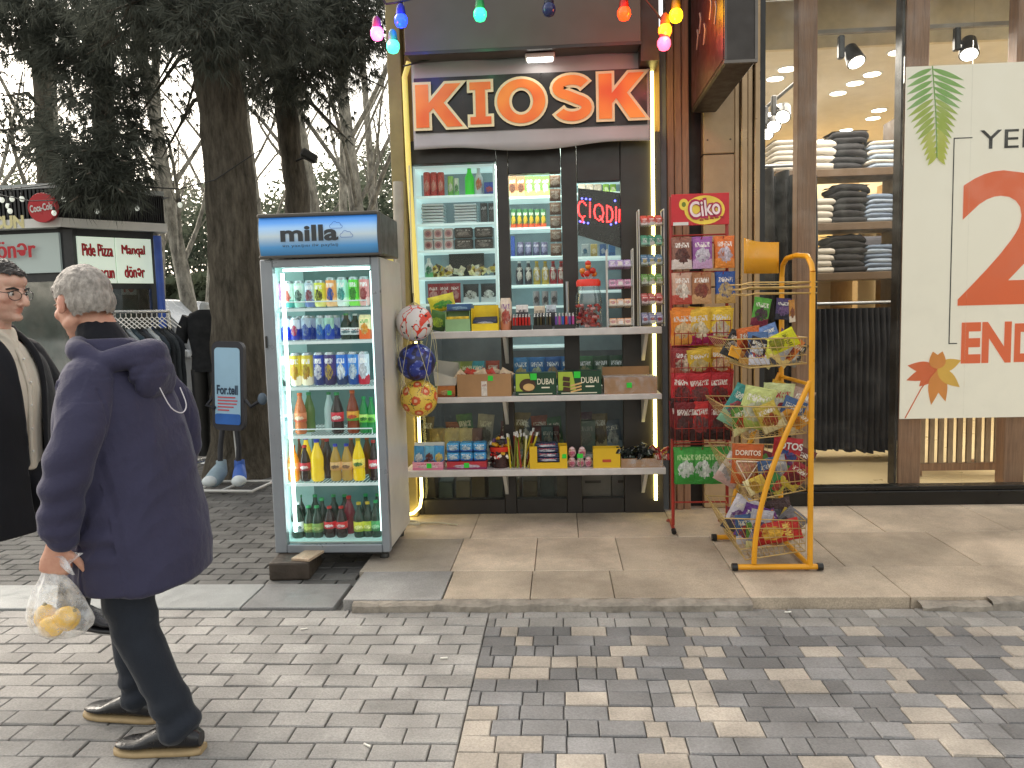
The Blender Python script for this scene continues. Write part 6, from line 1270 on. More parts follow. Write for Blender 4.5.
def stack(px, z, w_, n, h, m0, look, grp=None, m1=None):
    x = axx(px, 230, SHY); mb_ = MB()
    wj = [rnd.random() for _ in range(n)]; w0 = w_; messy = 1.8 if m0 is CLK else 1
    for i in range(n):
        w_ = w0 * (1 + .1 * (wj[i] - .5) * messy)
        mb_.mi = 1 if (m1 and i % 2) else 0; a = rnd.uniform(-.022, .022) * messy; dz = h / n
        def fn(u, v, a=a, i=i): 
            th = 2 * PI * u; r_ = .5 * (1 - .04 * noise.noise(V((math.cos(th) * 2, math.sin(th) * 2, i * 3 + z))))
            sx = math.copysign(abs(math.cos(th)) ** .45, math.cos(th)); sy = math.copysign(abs(math.sin(th)) ** .45, math.sin(th)); b = 1 - (abs(2 * v - 1) ** 3) * .12
            sag = -(.012 + .02 * wj[i]) * (abs(math.cos(th)) ** 3)
            return (x + a + w_ * r_ * sx * b, SHY + .2 + .17 * sy * b, z + dz * (i + v * .97) + sag * (i > 0) * (1 + rnd.random() * .0) + .012 * messy * noise.noise(V((u * 9, v, i + z * 7))))
        mb_.grid(fn, 24, 4); mb_.grid(lambda u, v: (x + a + w_ * .44 * (2 * u - 1), SHY + .2 + .15 * (2 * v - 1), z + dz * (i + .97) + .012 * messy * noise.noise(V((u * 4, v * 4, i + z)))), 5, 3)
    return tag(mb_.build('folded_stack', [m0] + ([m1] if m1 else [])), look, 'folded clothes', grp)
for j, (lv, z) in enumerate(zip(('top', 'middle', 'lowest'), shz_)):
    stack(789, z, .33, 6, .30, CLW, f'white folded stack left of the first post on the {lv} clothes shelf'); stack(823, z, .3, 4, .24 if j else .28, CLW, f'white folded stack right of the first post on the {lv} clothes shelf')
    stack(850, z, .38, 6, .36, CLK, f'black folded stack with a rounded top on the {lv} clothes shelf'); stack(884, z, .32, 6, .26, CLB, f'pale blue and white folded stack on the {lv} clothes shelf', None, CLW if j == 0 else mat('cloth_greyblue', '#6f7d92', .9, 0, .1))
m = MB(); m.tube([(axx(812, 300, 7.0), 7.0, azz(858, 303, 7.0)), (axx(908, 300, 7.0), 7.0, azz(858, 303, 7.0))], .014, 8)
for px in (816, 904): m.tube([(axx(px, 300, 7.0), 7.0, azz(858, 303, 7.0)), (axx(px, 300, 7.0), 7.0, IZ)], .012, 8)
tag(m.build('clothes_rail', SILVER), 'steel rail carrying the dark trousers behind the window', 'clothes rail')
DEN = mat('dark_denim', '#2b2d34', .9, 0, .25, 5, .25, 120, stretch=(1, 1, .4))
def garment(x, Y, ztop, zbot, wd, th, seed, m0, nm):
    mb_ = MB()
    def fn(u, v):
        t_ = 2 * PI * u; f = .5 + .5 * (1 - v); wob = .25 * noise.noise(V((math.cos(t_) * 1.5 + seed, math.sin(t_) * 1.5, v * 2.5)))
        return (x + th * math.cos(t_) * (.8 + .3 * v + wob), Y + wd * math.sin(t_) * (.75 + .25 * min(1, v * 4) + wob * .4), ztop + (zbot - ztop) * v + .02 * noise.noise(V((u * 6, seed, 4))) * (v > .9))
    mb_.grid(fn, 14, 12); return mb_.build(nm, m0)
jz1, jz0 = azz(858, 308, 7.0), azz(858, 448, 7.0)
for i in range(17):
    x = axx(814, 380, 7.0) + i * (axx(906, 380, 7.0) - axx(814, 380, 7.0)) / 16; tag(garment(x, 7.0, jz1, jz0 + rnd.uniform(-.02, .02), .17, .038, i * 3.7, DEN, 'trousers'), 'dark blue denim trousers hanging from the steel rail behind the window', 'trousers', 'trousers hanging on the steel rail')
for i in range(8):
    x = axx(766, 300, 6.7) + i * .055; o = garment(x, 6.7 + .12 * (i % 2), azz(790, 170 + 6 * (i % 3), 6.7), azz(790, 440, 6.7), .2, .05, i * 2.3 + 50, CLK, 'dark_garment'); tag(o, 'long black garment hanging in the dark row left of the first post', 'garment', 'black garments left of the first post')
m = MB(); z = azz(790, 168, 6.76); m.tube([(gX0 - .09, 6.76, z + .02), (axx(808, 300, 6.76), 6.76, z + .02)], .014, 8); tag(m.build('clothes_rail', SILVER), 'steel rail carrying the black garments left of the first post', 'clothes rail')
# rear racks and wall boxes filling the back of the shop
for i, (px, pya, pyb, col, look) in enumerate(((815, 232, 268, '#c8a868', 'cream folded bundle in the back of the shop, left'), (842, 236, 262, '#8a7a5a', 'olive folded bundle in the back of the shop'), (875, 236, 266, '#4a4a52', 'dark folded bundle in the back of the shop'))):
    x = axx(px, 250, 9.4); m = MB(); m.box((x, 9.5, (azz(px, pya, 9.4) + azz(px, pyb, 9.4)) / 2), (.4, .3, azz(px, pya, 9.4) - azz(px, pyb, 9.4)), None, .05, 3); tag(m.build('folded_bundle', mat('bundle_cloth', col, .9, 0, .15)), look, 'folded clothes')
bx = thing('back_shelving', (axx(845, 250, 9.3), 9.4, IZ), 'pale wall shelving in the back of the shop holding bundles', 'shelving'); m = MB()
for py in (205, 266, 320): z = azz(845, py, 9.4); m.span((axx(770, 250, 9.3), 9.35, z - .05), (axx(910, 250, 9.3), 10.1, z))
m.build('shelf_board', mat('pale_shelf', '#b89a68', .5), bx); m = MB()
for px in (772, 856, 905): x = axx(px, 250, 9.35); m.span((x - .03, 9.36, IZ), (x + .03, 10.1, 3.0))
m.build('side_panel', mat('pale_shelf_side', '#a88a5c', .5), bx)
# slatted bench
by = 6.25; bz = thing('slatted_bench', (axx(960, 465, by), by, IZ), 'low wooden slatted display bench under the sale poster', 'bench'); SL = wood('slat_wood', (.42, .32, .22), (.3, .22, .15), (20, 20, 1.5))
zt0, zt1 = azz(960, 421, by), azz(960, 463, by); x0, x1 = axx(918, 440, by), axx(1008, 440, by)
m = MB(); m.span((x0, by, zt1 - .06), (x1, by + .04, zt1)); m.span((x0, by, zt0 + .05), (x1, by + .04, zt0 + .1)); m.span((x0, by, zt0 + .1), (x1, by + .5, zt0 + .13)); m.build('rail', POST, bz)
k = 0
while x0 + .02 + k * .072 < x1: x = x0 + .02 + k * .072; m = MB(); m.span((x, by + .005, zt1 + .001), (x + .038, by + .03, zt0 + .049)); m.build('slat', SL, bz); k += 1
m = MB()
for x in (x0 + .03, x1 - .03):
    for y in (by + .05, by + .45): m.span((x - .02, y - .02, IZ), (x + .02, y + .02, zt1 - .061))
m.build('leg', POST, bz)
# ================================================================ park side: trees
BARK = (lambda N: N.pbr(N.mix(N.ramp(N.noise(3, N.mapping(N.coord(), (6, 6, 1.3)), 6, .7), 0, 1, .3, .7), C('#38342d'), C('#766f63')), .9, 0, .2, N.noise(3.2, N.mapping(N.coord(), (9, 9, 1.6)), 7, .7), 1., .05))(NT('rough_bark'))
PALEB = (lambda N: N.pbr(N.mix(N.ramp(N.noise(4, N.mapping(N.coord(), (3, 3, 1.2)), 5, .7), 0, 1, .35, .65), C('#5f5c55'), C('#a8a498')), .85, 0, .2, N.noise(9, N.coord(), 4), .4))(NT('pale_bark'))
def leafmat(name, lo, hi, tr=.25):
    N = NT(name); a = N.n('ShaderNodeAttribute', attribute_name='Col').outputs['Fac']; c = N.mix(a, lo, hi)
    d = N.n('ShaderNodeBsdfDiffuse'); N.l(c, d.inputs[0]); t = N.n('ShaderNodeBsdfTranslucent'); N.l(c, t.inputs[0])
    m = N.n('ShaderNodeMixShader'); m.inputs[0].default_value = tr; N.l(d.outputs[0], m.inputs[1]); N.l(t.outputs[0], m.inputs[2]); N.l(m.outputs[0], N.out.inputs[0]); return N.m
NEED = leafmat('pine_needles', (.058, .066, .055), (.15, .16, .135)); LEAF = leafmat('far_leaves', (.05, .07, .048), (.2, .22, .16)); LEAF2 = leafmat('far_leaves_grey', (.08, .1, .08), (.26, .27, .2))  # leaf and needle colours lightened, haze put into them
def rdir(): 
    z = rnd.uniform(-1, 1); a = rnd.random() * 2 * PI; q = math.sqrt(1 - z * z); return V((q * math.cos(a), q * math.sin(a), z))
def tuft(m, c, d, n, L, w_=.0055):
    k = rnd.random(); 
    for i in range(n):
        e = (d + rdir() * .75).normalized(); s = e.cross(rdir()).normalized() * w_; l = L * rnd.uniform(.6, 1.1); kk = min(1, max(0, k * .7 + rnd.random() * .3)); m.c = (kk, kk, kk)
        m.add([c - s, c + s, c + e * l + V((0, 0, -.02 * l))], [(0, 1, 2)], False)
def pine(name, label, trunk, clumps, L=.16, name_k=True):
    """trunk: [(px, py, radius)] at depth Y; clumps: (px, py, Y, radius, tufts)"""
    Yt, pts = trunk; base = V((0, 0, 0)); path, rs = [], []
    for px, py, r in pts: path.append(at(px, py, Yt)); rs.append(r)
    path[-1].z = max(path[-1].z, 0) if path[-1].z > .2 else -.02
    t = thing(name, (path[-1].x, path[-1].y, 0), label, 'tree')
    dense, dr_ = [], []
    for i in range(len(path) - 1):
        for k in range(10):
            u = k / 10; p = path[i].lerp(path[i + 1], u); dense.append(p); dr_.append(rs[i] + (rs[i + 1] - rs[i]) * u)
    dense.append(path[-1]); dr_.append(rs[-1]); m = MB(); m.tube(dense, dr_, 22)
    for v in m.Vs:
        v += V((noise.noise(v * 4), noise.noise(v * 4 + V((5, 0, 0))), 0)) * .03
    m.build('trunk', BARK, t)
    bm_, lm = MB(), MB()
    for px, py, Y, r, n in clumps:
        c = at(px, py, Y); ax = min(dense, key=lambda p: abs(p.z - (c.z + .35)) + (0 if p.z < 9 else 1)); 
        mid = (c + ax) / 2 + V((0, 0, .15)); bm_.tube([ax, mid, c, c + (c - mid) * .5], [.035, .022, .012, .005], 5)
        for i in range(int(n * (.62 if py > 35 and name_k else 1.1))):
            d = rdir(); p = c + V((d.x, d.y, d.z * .8)) * r * rnd.random() ** .45; tuft(lm, p, (d * .5 + V((0, 0, -.45))).normalized(), 12, L)
            if i % 9 == 0: bm_.tube([c, p], [.006, .002], 3)
    bm_.build('branches', BARK, t); lm.build('crown', NEED, t); return t
# bare, pale barked trees
canopy = [(x + rnd.uniform(-8, 8), rnd.uniform(-30, 20), rnd.uniform(6.8, 9), .5, 75) for x in range(-20, 60, 22)]
canopy2 = [(x + rnd.uniform(-8, 8), rnd.uniform(-30, 30), rnd.uniform(6.4, 8.2), .5, 120) for x in range(120, 260, 20)]
canopy3 = [(x + rnd.uniform(-8, 8), rnd.uniform(-20, 85), rnd.uniform(8, 9.4), .45, 130) for x in range(245, 362, 7)]
big = [(212, 6, 7.0, .45, 120), (170, 8, 6.6, .5, 150), (130, 4, 6.4, .5, 150), (250, 14, 6.8, .5, 160), (150, 24, 7.2, .4, 90), (235, 45, 7.4, .35, 60), (165, 70, 7.6, .4, 45), (188, 105, 7.8, .35, 30), (150, 100, 7.9, .35, 35), (255, 75, 7.6, .3, 40), (200, 30, 6.3, .35, 90), (262, 38, 7.2, .35, 80), (172, 140, 8, .25, 14), (285, 22, 6.9, .45, 130), (112, 40, 7, .4, 90)] + canopy2
pine('pine_tree', 'big pine with a thick leaning grey trunk behind the phone shaped sign', (7.45, [(170, -420, .17), (196, -120, .2), (207, 0, .2), (220, 90, .215), (232, 200, .235), (238, 330, .25), (242, 440, .29), (244, 478, .4)]), big)
second = [(300, 20, 8.6, .6, 170), (335, 35, 8.4, .5, 140), (275, 60, 8.8, .5, 110), (315, 75, 8.9, .5, 120), (350, 60, 8.7, .4, 90), (355, 15, 8.2, .5, 120), (285, 95, 9.2, .4, 60), (330, 105, 9.2, .35, 50), (340, 132, 9.4, .22, 20), (372, 30, 8.4, .3, 40), (262, 110, 9.4, .3, 25), (365, 78, 9, .2, 22)] + canopy3
pine('pine_tree', 'straight dark pine trunk rising just left of the kiosk behind the fridge', (9.3, [(270, -300, .08), (280, 0, .11), (284, 90, .125), (297, 200, .14), (303, 300, .15), (306, 430, .18)]), second)
third = [(100, 20, 8.2, .7, 220), (95, 70, 8, .55, 170), (105, 115, 7.6, .5, 170), (88, 150, 7.2, .4, 170), (92, 172, 7.0, .33, 150), (120, 160, 7.2, .35, 110), (70, 30, 8.2, .5, 120), (62, 150, 7.3, .3, 60), (118, 188, 7.0, .26, 70), (80, 195, 7.0, .2, 40), (45, 12, 8, .5, 120), (15, 15, 7.8, .5, 130), (138, 130, 7.8, .3, 40), (75, 60, 8, .45, 130), (120, 80, 8, .4, 90)]
pine('pine_tree', 'dark pine whose drooping needles hang in front of the snack stall roof', (10.0, [(96, -300, .07), (102, 0, .11), (104, 100, .13), (106, 200, .14), (108, 440, .17)]), third, .2, False)
fourth = [(12, 95, 9.2, .5, 110), (30, 112, 9.4, .4, 70), (5, 130, 8.8, .5, 110), (22, 140, 9.0, .35, 60), (40, 45, 9.4, .4, 50), (52, 60, 9.6, .3, 30), (8, 55, 9.2, .4, 50), (2, 30, 9, .5, 80)] + canopy
pine('pine_tree', 'double stemmed pine at the far left above the stall roof', (11.0, [(44, -200, .07), (43, 0, .1), (42, 90, .12), (48, 200, .13), (52, 400, .15)]), fourth)
def bare_tree(px, Y, h, r, label, seed, lean=0., fork=.35):
    rr = random.Random(seed); b = at(px, 300, Y); b.z = 0; t = thing('bare_tree', b, label, 'tree'); tr, br = MB(), MB()
    def grow(m, p, d, L, r_, lvl):
        pts, rs = [p], [r_]; n = 5
        for i in range(n):
            d = (d + V((rr.uniform(-.16, .16) * (.3 if lvl == 0 else 1), rr.uniform(-.16, .16) * (.3 if lvl == 0 else 1), rr.uniform(-.03, .1)))).normalized(); p = p + d * L / n; pts.append(p); rs.append(r_ * (1 - .55 * (i + 1) / n))
        m.tube(pts, rs, 9 if lvl == 0 else 5 if lvl < 2 else 3)
        if lvl < 4:
            for k in range(7 if lvl == 0 else 4 if lvl < 3 else 3):
                u = rr.uniform(fork, 1) if lvl == 0 else rr.uniform(.3, 1); i = min(n - 1, int(u * n)); q = pts[i].lerp(pts[i + 1], u * n - i) 
                a = rr.random() * 2 * PI; e = (d * .75 + V((math.cos(a), math.sin(a), .35)) * .75).normalized(); grow(br, q, e, L * rr.uniform(.22, .42) * (1 if lvl == 0 else 1.35), max(.004, rs[i] * .38), lvl + 1)
    grow(tr, V(b) - V((0, 0, .03)), V((lean, 0, 1)).normalized(), h, r, 0); tr.build('trunk', PALEB, t); br.build('branches', PALEB, t); return t
bare_tree(370, 12.5, 8, .15, 'pale bare tree nearest the kiosk corner, with a mottled trunk', 3, -.03); bare_tree(330, 14, 8, .14, 'pale bare tree between the second pine and the kiosk', 7, -.01); bare_tree(271, 15, 8, .1, 'thin bare tree seen between the two pine trunks', 12, -.02)
bare_tree(204, 12, 8, .14, 'bare tree with several thin stems right of the snack stall', 21, -.12, .1); bare_tree(196, 13, 7, .1, 'slim leaning bare tree behind the snack stall right corner', 25, .14, .15); bare_tree(50, 13.5, 8, .16, 'bare pale tree with a tangle of twigs behind the stall roof', 33, .05, .15); bare_tree(150, 15, 8, .13, 'thin bare tree behind the middle of the stall roof', 38, .1, .2); bare_tree(20, 16, 9, .16, 'bare tree at the far left edge', 44, -.08, .2)
bare_tree(345, 18, 9, .13, 'thin distant bare tree beside the fridge top', 51, .02, .2); bare_tree(300, 20, 9, .14, 'distant bare tree hidden partly by the second pine', 57, 0, .2); bare_tree(120, 19, 9, .14, 'distant bare tree behind the drooping pine', 61, 0, .2); bare_tree(385, 20, 9, .14, 'distant bare tree close to the kiosk edge', 66, 0, .2)
# distant leafy trees
def leafy(px, Y, h, w_, label, m0, n=1500, z0=.3, s=.16):
    b = at(px, 300, Y); b.z = 0; t = thing('leafy_tree', b, label, 'tree'); m = MB(); m.tube([b, b + V((0, 0, h * .5)), b + V((.2, 0, h * .8))], [.2, .14, .05], 8); m.build('trunk', BARK, t)
    m = MB(); cl = [(b + V((rnd.uniform(-w_, w_) * .8, rnd.uniform(-w_, w_) * .6, h * rnd.uniform(z0, .92))), rnd.uniform(.25, .55) * w_) for _ in range(22)]
    for i in range(n):
        c, r = rnd.choice(cl); d = rdir(); p = c + d * r * rnd.random() ** .4; e = rdir(); f_ = e.cross(rdir()).normalized(); ss = s * rnd.uniform(.5, 1.2)
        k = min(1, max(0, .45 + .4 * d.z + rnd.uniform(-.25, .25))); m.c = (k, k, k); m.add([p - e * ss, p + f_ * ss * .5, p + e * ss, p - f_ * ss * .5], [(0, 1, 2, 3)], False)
    m.build('crown', m0, t); return t
for i, (px, Y, h, w_, lk) in enumerate(((-60, 26, 6.5, 3.5, 'leafy tree beyond the far left edge of the park'), (25, 30, 7.6, 3.2, 'grey green tree far behind the stall roof, left'), (95, 34, 8.6, 3.5, 'grey green tree far behind the drooping pine'), (160, 28, 7.2, 3, 'dark green tree far behind the stall right corner'), (215, 32, 8, 3.2, 'dark leafy tree behind the big pine trunk'), (262, 27, 6.2, 2.6, 'leafy tree behind the fridge top, left'), (310, 31, 7.4, 3, 'leafy tree behind the fridge top, middle'), (355, 26, 6.8, 2.6, 'leafy tree behind the fridge top, right'), (400, 30, 8.4, 3.2, 'leafy tree reaching behind the kiosk corner'), (440, 30, 7, 4, 'leafy tree hidden behind the kiosk'))):
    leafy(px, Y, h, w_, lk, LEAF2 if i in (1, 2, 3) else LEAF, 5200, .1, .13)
HED = leafmat('hedge_leaves', (.03, .042, .03), (.11, .13, .085)); m = MB(); hx0, hx1 = -26, 2
for i in range(14000):
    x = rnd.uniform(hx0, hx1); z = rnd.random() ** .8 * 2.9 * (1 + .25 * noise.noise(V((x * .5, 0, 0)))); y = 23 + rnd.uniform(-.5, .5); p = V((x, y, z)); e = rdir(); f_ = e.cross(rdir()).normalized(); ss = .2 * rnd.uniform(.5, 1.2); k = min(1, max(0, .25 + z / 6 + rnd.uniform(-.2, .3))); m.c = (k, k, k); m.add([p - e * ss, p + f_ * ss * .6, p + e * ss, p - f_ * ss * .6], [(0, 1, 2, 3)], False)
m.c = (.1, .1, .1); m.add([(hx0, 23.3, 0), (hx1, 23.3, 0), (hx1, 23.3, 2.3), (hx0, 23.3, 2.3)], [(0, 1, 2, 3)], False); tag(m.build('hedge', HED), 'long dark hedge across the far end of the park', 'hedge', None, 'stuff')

# ================================================================ snack stall
c0 = at(68, 226, 7.6); c0.z = 0; pr_ = at(154, 231, 8.2); pr_.z = 0; pl_ = V((c0.x - 2.6, 7.75, 0))
zt0 = azz(68, 228, 7.6); zt1 = azz(68, 219, 7.6); zf = azz(68, 189, 7.6)
stl = thing('snack_stall', (c0.x, 8.6, 0), 'black snack stall with a ribbed roof fascia and lit white menu panels among the trees', 'stall')
dv = (pr_ - c0).normalized(); dl = (pl_ - c0).normalized(); nv = V((-dv.y, dv.x, 0)); back = V((-dv.y, dv.x, 0)) * 1.9; up = V((0, 0, 1))
def wallq(m, a, b, z0, z1, out=0., th=.03, flip=1):
    d = (b - a).normalized(); n = V((d.y, -d.x, 0)) * flip; o = n * out; m.add([a + o + up * z0, b + o + up * z0, b + o + up * z1, a + o + up * z1, a + o - n * th + up * z0, b + o - n * th + up * z0, b + o - n * th + up * z1, a + o - n * th + up * z1], [(0, 1, 2, 3), (5, 4, 7, 6), (0, 4, 5, 1), (3, 2, 6, 7), (0, 3, 7, 4), (1, 5, 6, 2)], False)
SB = mat('stall_black', '#2a2c2e', .5, 0, .2); m = MB()
wallq(m, pl_, c0, .02, 1.0, .0, .04); wallq(m, c0, pr_, .02, 1.0, .0, .04); wallq(m, pl_, c0, 1.98, zt0, .0, .04); wallq(m, c0, pr_, 1.9, zt0, .0, .04)
wallq(m, pr_, pr_ + back, .02, zt0, 0, .04); wallq(m, pl_ + back, pl_, .02, zt0, 0, .04); wallq(m, pl_ + back, pr_ + back, .02, zt0, 0, .04, -1); m.build('wall', SB, stl)
for p in (c0, pr_ - dv * .05, pl_ + V((.06, 0, 0))): m = MB(); m.box(p + V((0, .03, zt0 / 2)), (.1, .1, zt0 - .02)); m.build('corner_post', SB, stl)
m = MB(); ov = V((0, -.12, 0)); e0, e1 = c0 + ov, pr_ + dv * .2 + ov; el = pl_ + ov
wallq(m, el, e0, zt0, zt1, 0, .2); wallq(m, e0, e1, zt0, zt1, .0, .2); m.build('roof_trim', WHITEP, stl)
m = MB(); nrib = 46; zlast = zf
for k in range(nrib):
    a = e0 + (e1 - e0) * (k / nrib); b = e0 + (e1 - e0) * ((k + .55) / nrib); wallq(m, a, b, zt1 + .004, zf + .0, -.04, .03)
for k in range(60):
    a = el + (e0 - el) * (k / 60); b = el + (e0 - el) * ((k + .55) / 60); wallq(m, a, b, zt1 + .004, zf, -.04, .03)
wallq(m, el, e0, zt1 + .002, zf - .005, -.075, .03); wallq(m, e0, e1, zt1 + .002, zf - .005, -.075, .03)
m.build('ribbed_fascia', mat('fascia_black', '#202224', .4, .3, .2), stl); m = MB(); wallq(m, e0, e1, zf + .003, zf + .05, -.03, .06); wallq(m, el, e0, zf + .003, zf + .05, -.03, .06); m.build('fascia_cap', mat('cap_grey', '#9aa0a0', .5), stl)
m = MB(); m.add([el + V((0, .1, zf)), e0 + V((0, .1, zf)), e1 + V((0, .12, zf)), pr_ + back + up * zf, pl_ + back + up * zf], [(0, 1, 2, 3, 4)], False); m.build('roof', SB, stl)
SGP = glow('menu_panel_white', C('#d6e4d4'), .5); SGR = mat('menu_red', '#b8202c', .5, 0, .05); SGS = mat('menu_shadow', '#4a1a24', .5)
def frame_at(a, d, u, z, out): n = V((d.y, -d.x, 0)); return a + d * u + n * out + up * z
Lr = (pr_ - c0).length; Ms = Matrix((dv, -V((dv.y, -dv.x, 0)), up)).transposed()
za0, za1 = azz(70, 283, 7.6), azz(70, 236, 7.6)
m = MB(); 
for k in range(2): wallq(m, c0 + dv * (.06 + k * (Lr - .1) / 2), c0 + dv * (.055 + (k + 1) * (Lr - .1) / 2 - .006), za0, za1, .03, .028)
mp = m.build('menu_panel', SGP, stl)
m, ms = MB(), MB()
for s_, u, z, w_ in (('Pide Pizza', .27, .72, .39), ('Lahmacun', .27, .24, .39), ('Manqal', .745, .72, .31), ('dönər', .745, .26, .27)):
    c = frame_at(c0, dv, .05 + (Lr - .1) * u, za0 + (za1 - za0) * z, .034); [text(m, s_, c + dv * q_ * .004 + V((dv.y, -dv.x, 0)) * .0006 * q_, (Lr - .1) * w_, .125, Ms, 0.) for q_ in (-1, 0, 1)]; text(ms, s_, c + dv * .007 - up * .007 - V((dv.y, -dv.x, 0)) * .0025, (Lr - .1) * w_, .125, Ms, 0.)
m.build('lettering', SGR, mp); ms.build('letter_shadow', SGS, mp)
zb0, zb1 = azz(30, 274, 7.7), azz(30, 235, 7.7); m = MB(); wallq(m, c0 + dl * 1.3, c0 + dl * .09, zb0, zb1, .03, .028); mp2 = m.build('menu_panel', glow('menu_panel_grey', C('#a0aca8'), .25), stl)
m = MB(); q = at(17, 249, 7.55); [text(m, 'dönər', V((q.x - .06 + .008 * q_, q.y - .0006 * q_, q.z)), .5, .18, None, 0.) for q_ in (-1, 0, 1)]; m.build('lettering', SGR, mp2)
m = MB(); q = at(12, 222, 7.5); text(m, 'LAHMACUN', V((axx(24, 222, 7.5) - .42, 7.5, q.z)), .84, .13, None, .05); m.build('lettering', mat('pale_yellow_letters', '#d8cf9a', .5), stl)
m = MB(); wallq(m, c0 + dv * .06, pr_ - dv * .06, 1.0, 1.9, .01, .01); wallq(m, pl_ + V((.1, 0, 0)), c0 + dl * .08, 1.0, 1.98, .01, .01); m.build('display_glass', glassmat('stall_glass', (.8, .86, .86), .22, .05, .3), stl)
m = MB(); wallq(m, c0 + back * .25, pr_ - dv * .06 + back * .25, .9, 2.0, 0, .03); wallq(m, pl_ + V((0, .5, 0)), c0 + V((0, .5, 0)), .9, 2.0, 0, .03); m.build('inner_wall', mat('stall_inner', '#7d8c86', .6, 0, .4, 4), stl)
for k, (px, py, s_) in enumerate(((127, 285.5, '10'), (153, 284, '30'))):
    q = at(px, py, 7.6 + (px - 68) * .0075); t = thing('price_card', q - V((0, 0, .09)), ['white price card reading 10 hanging in the stall side window', 'white price card reading 30 hanging at the stall right corner'][k], 'price card'); n_ = V((dv.y, -dv.x, 0)) * .05; q = q + n_
    m = MB(); m.box(q, (.15, .006, .2), Ms); pc = m.build('card', PAPERW, t); m = MB(); text(m, s_, q + V((dv.y, -dv.x, 0)) * .006, .11, .15, Ms, .04); m.build('lettering', SGR, t)
# drinks advert disc
q = at(44, 208, 7.42); t = thing('round_sign', q - V((0, 0, .15)), 'round red drinks sign with white script on the stall roof', 'sign'); rs_ = 15 * 7.42 / F; M_ = Matrix.Rotation(PI / 2, 3, 'X')
m = MB(); m.lathe([(rs_ * .96, -.02), (rs_, -.015), (rs_, .03), (rs_ * .98, .035)], 28, q, M_); m.build('disc', mat('sign_red', '#b8202a', .35, 0, .06), t)
m = MB(); text(m, 'Coca-Cola', q + V((0, -.042, .0)), rs_ * 1.62, rs_ * .5, Matrix.Rotation(R(-7), 3, 'Y'), .03); m.build('lettering', WHITEP, t)
# festoon bulbs and cables over the stall
m = MB(); l1 = [at(a, b, 7.2) for a, b in ((0, 190), (40, 186), (80, 181), (125, 186), (180, 189), (215, 180), (260, 150))]; m.tube(l1, .006, 5); l2 = [at(a, b, 7.1) for a, b in ((-10, 193), (30, 201), (65, 200))]; m.tube(l2, .005, 5); tag(m.build('festoon_cable', BLACK), 'thin black festoon cable sagging over the snack stall roof', 'cable')
for i, (px, py, Y) in enumerate(((8, 206, 7.2), (10, 211, 7.2), (12, 199, 7.2), (22, 199, 7.2), (97, 211, 7.2), (137, 208, 7.2), (54, 213, 7.2), (64, 199, 7.2), (180, 205, 7.2), (2, 200, 7.2))):
    c = at(px, py, Y); m = MB(); m.ell(c, (.022, .022, .028), 10, 7); m.mi = 1; m.lathe([(.014, .024), (.012, .06)], 8, c); m.tube([c + V((0, 0, .06)), c + V((0, 0, .12))], .003, 4); tag(m.build('festoon_bulb', [glow('festoon_glass', C('#dfe4d8'), .6, .2), BLACK]), 'small clear festoon bulb hanging at the snack stall roof', 'bulb', 'clear festoon bulbs at the stall')
# blue pole
m = MB(); p0, p1 = at(161, 300, 8.1), at(157, 236, 8.1); p0.z = 0; m.tube([p0, p1], .04, 10); tag(m.build('blue_pole', mat('blue_paint', '#2f55b0', .4, 0, .15)), 'bright blue pole at the right corner of the snack stall', 'pole')
# small wall lamp on the second pine
q = at(309, 156, 9.05); t = thing('flood_lamp', q, 'small dark flood lamp fixed to the second pine trunk', 'lamp'); m = MB(); m.box(q, (.2, .12, .1), rotz(.4) @ Matrix.Rotation(.5, 3, 'Y'), .02); m.build('housing', BLACK, t); m = MB(); m.tube([q + V((-.08, .06, 0)), q + V((-.2, .15, -.02))], .015, 6); m.build('arm', BLACK, t)

# ================================================================ clothes rack, mannequins, planter, car, phone sign

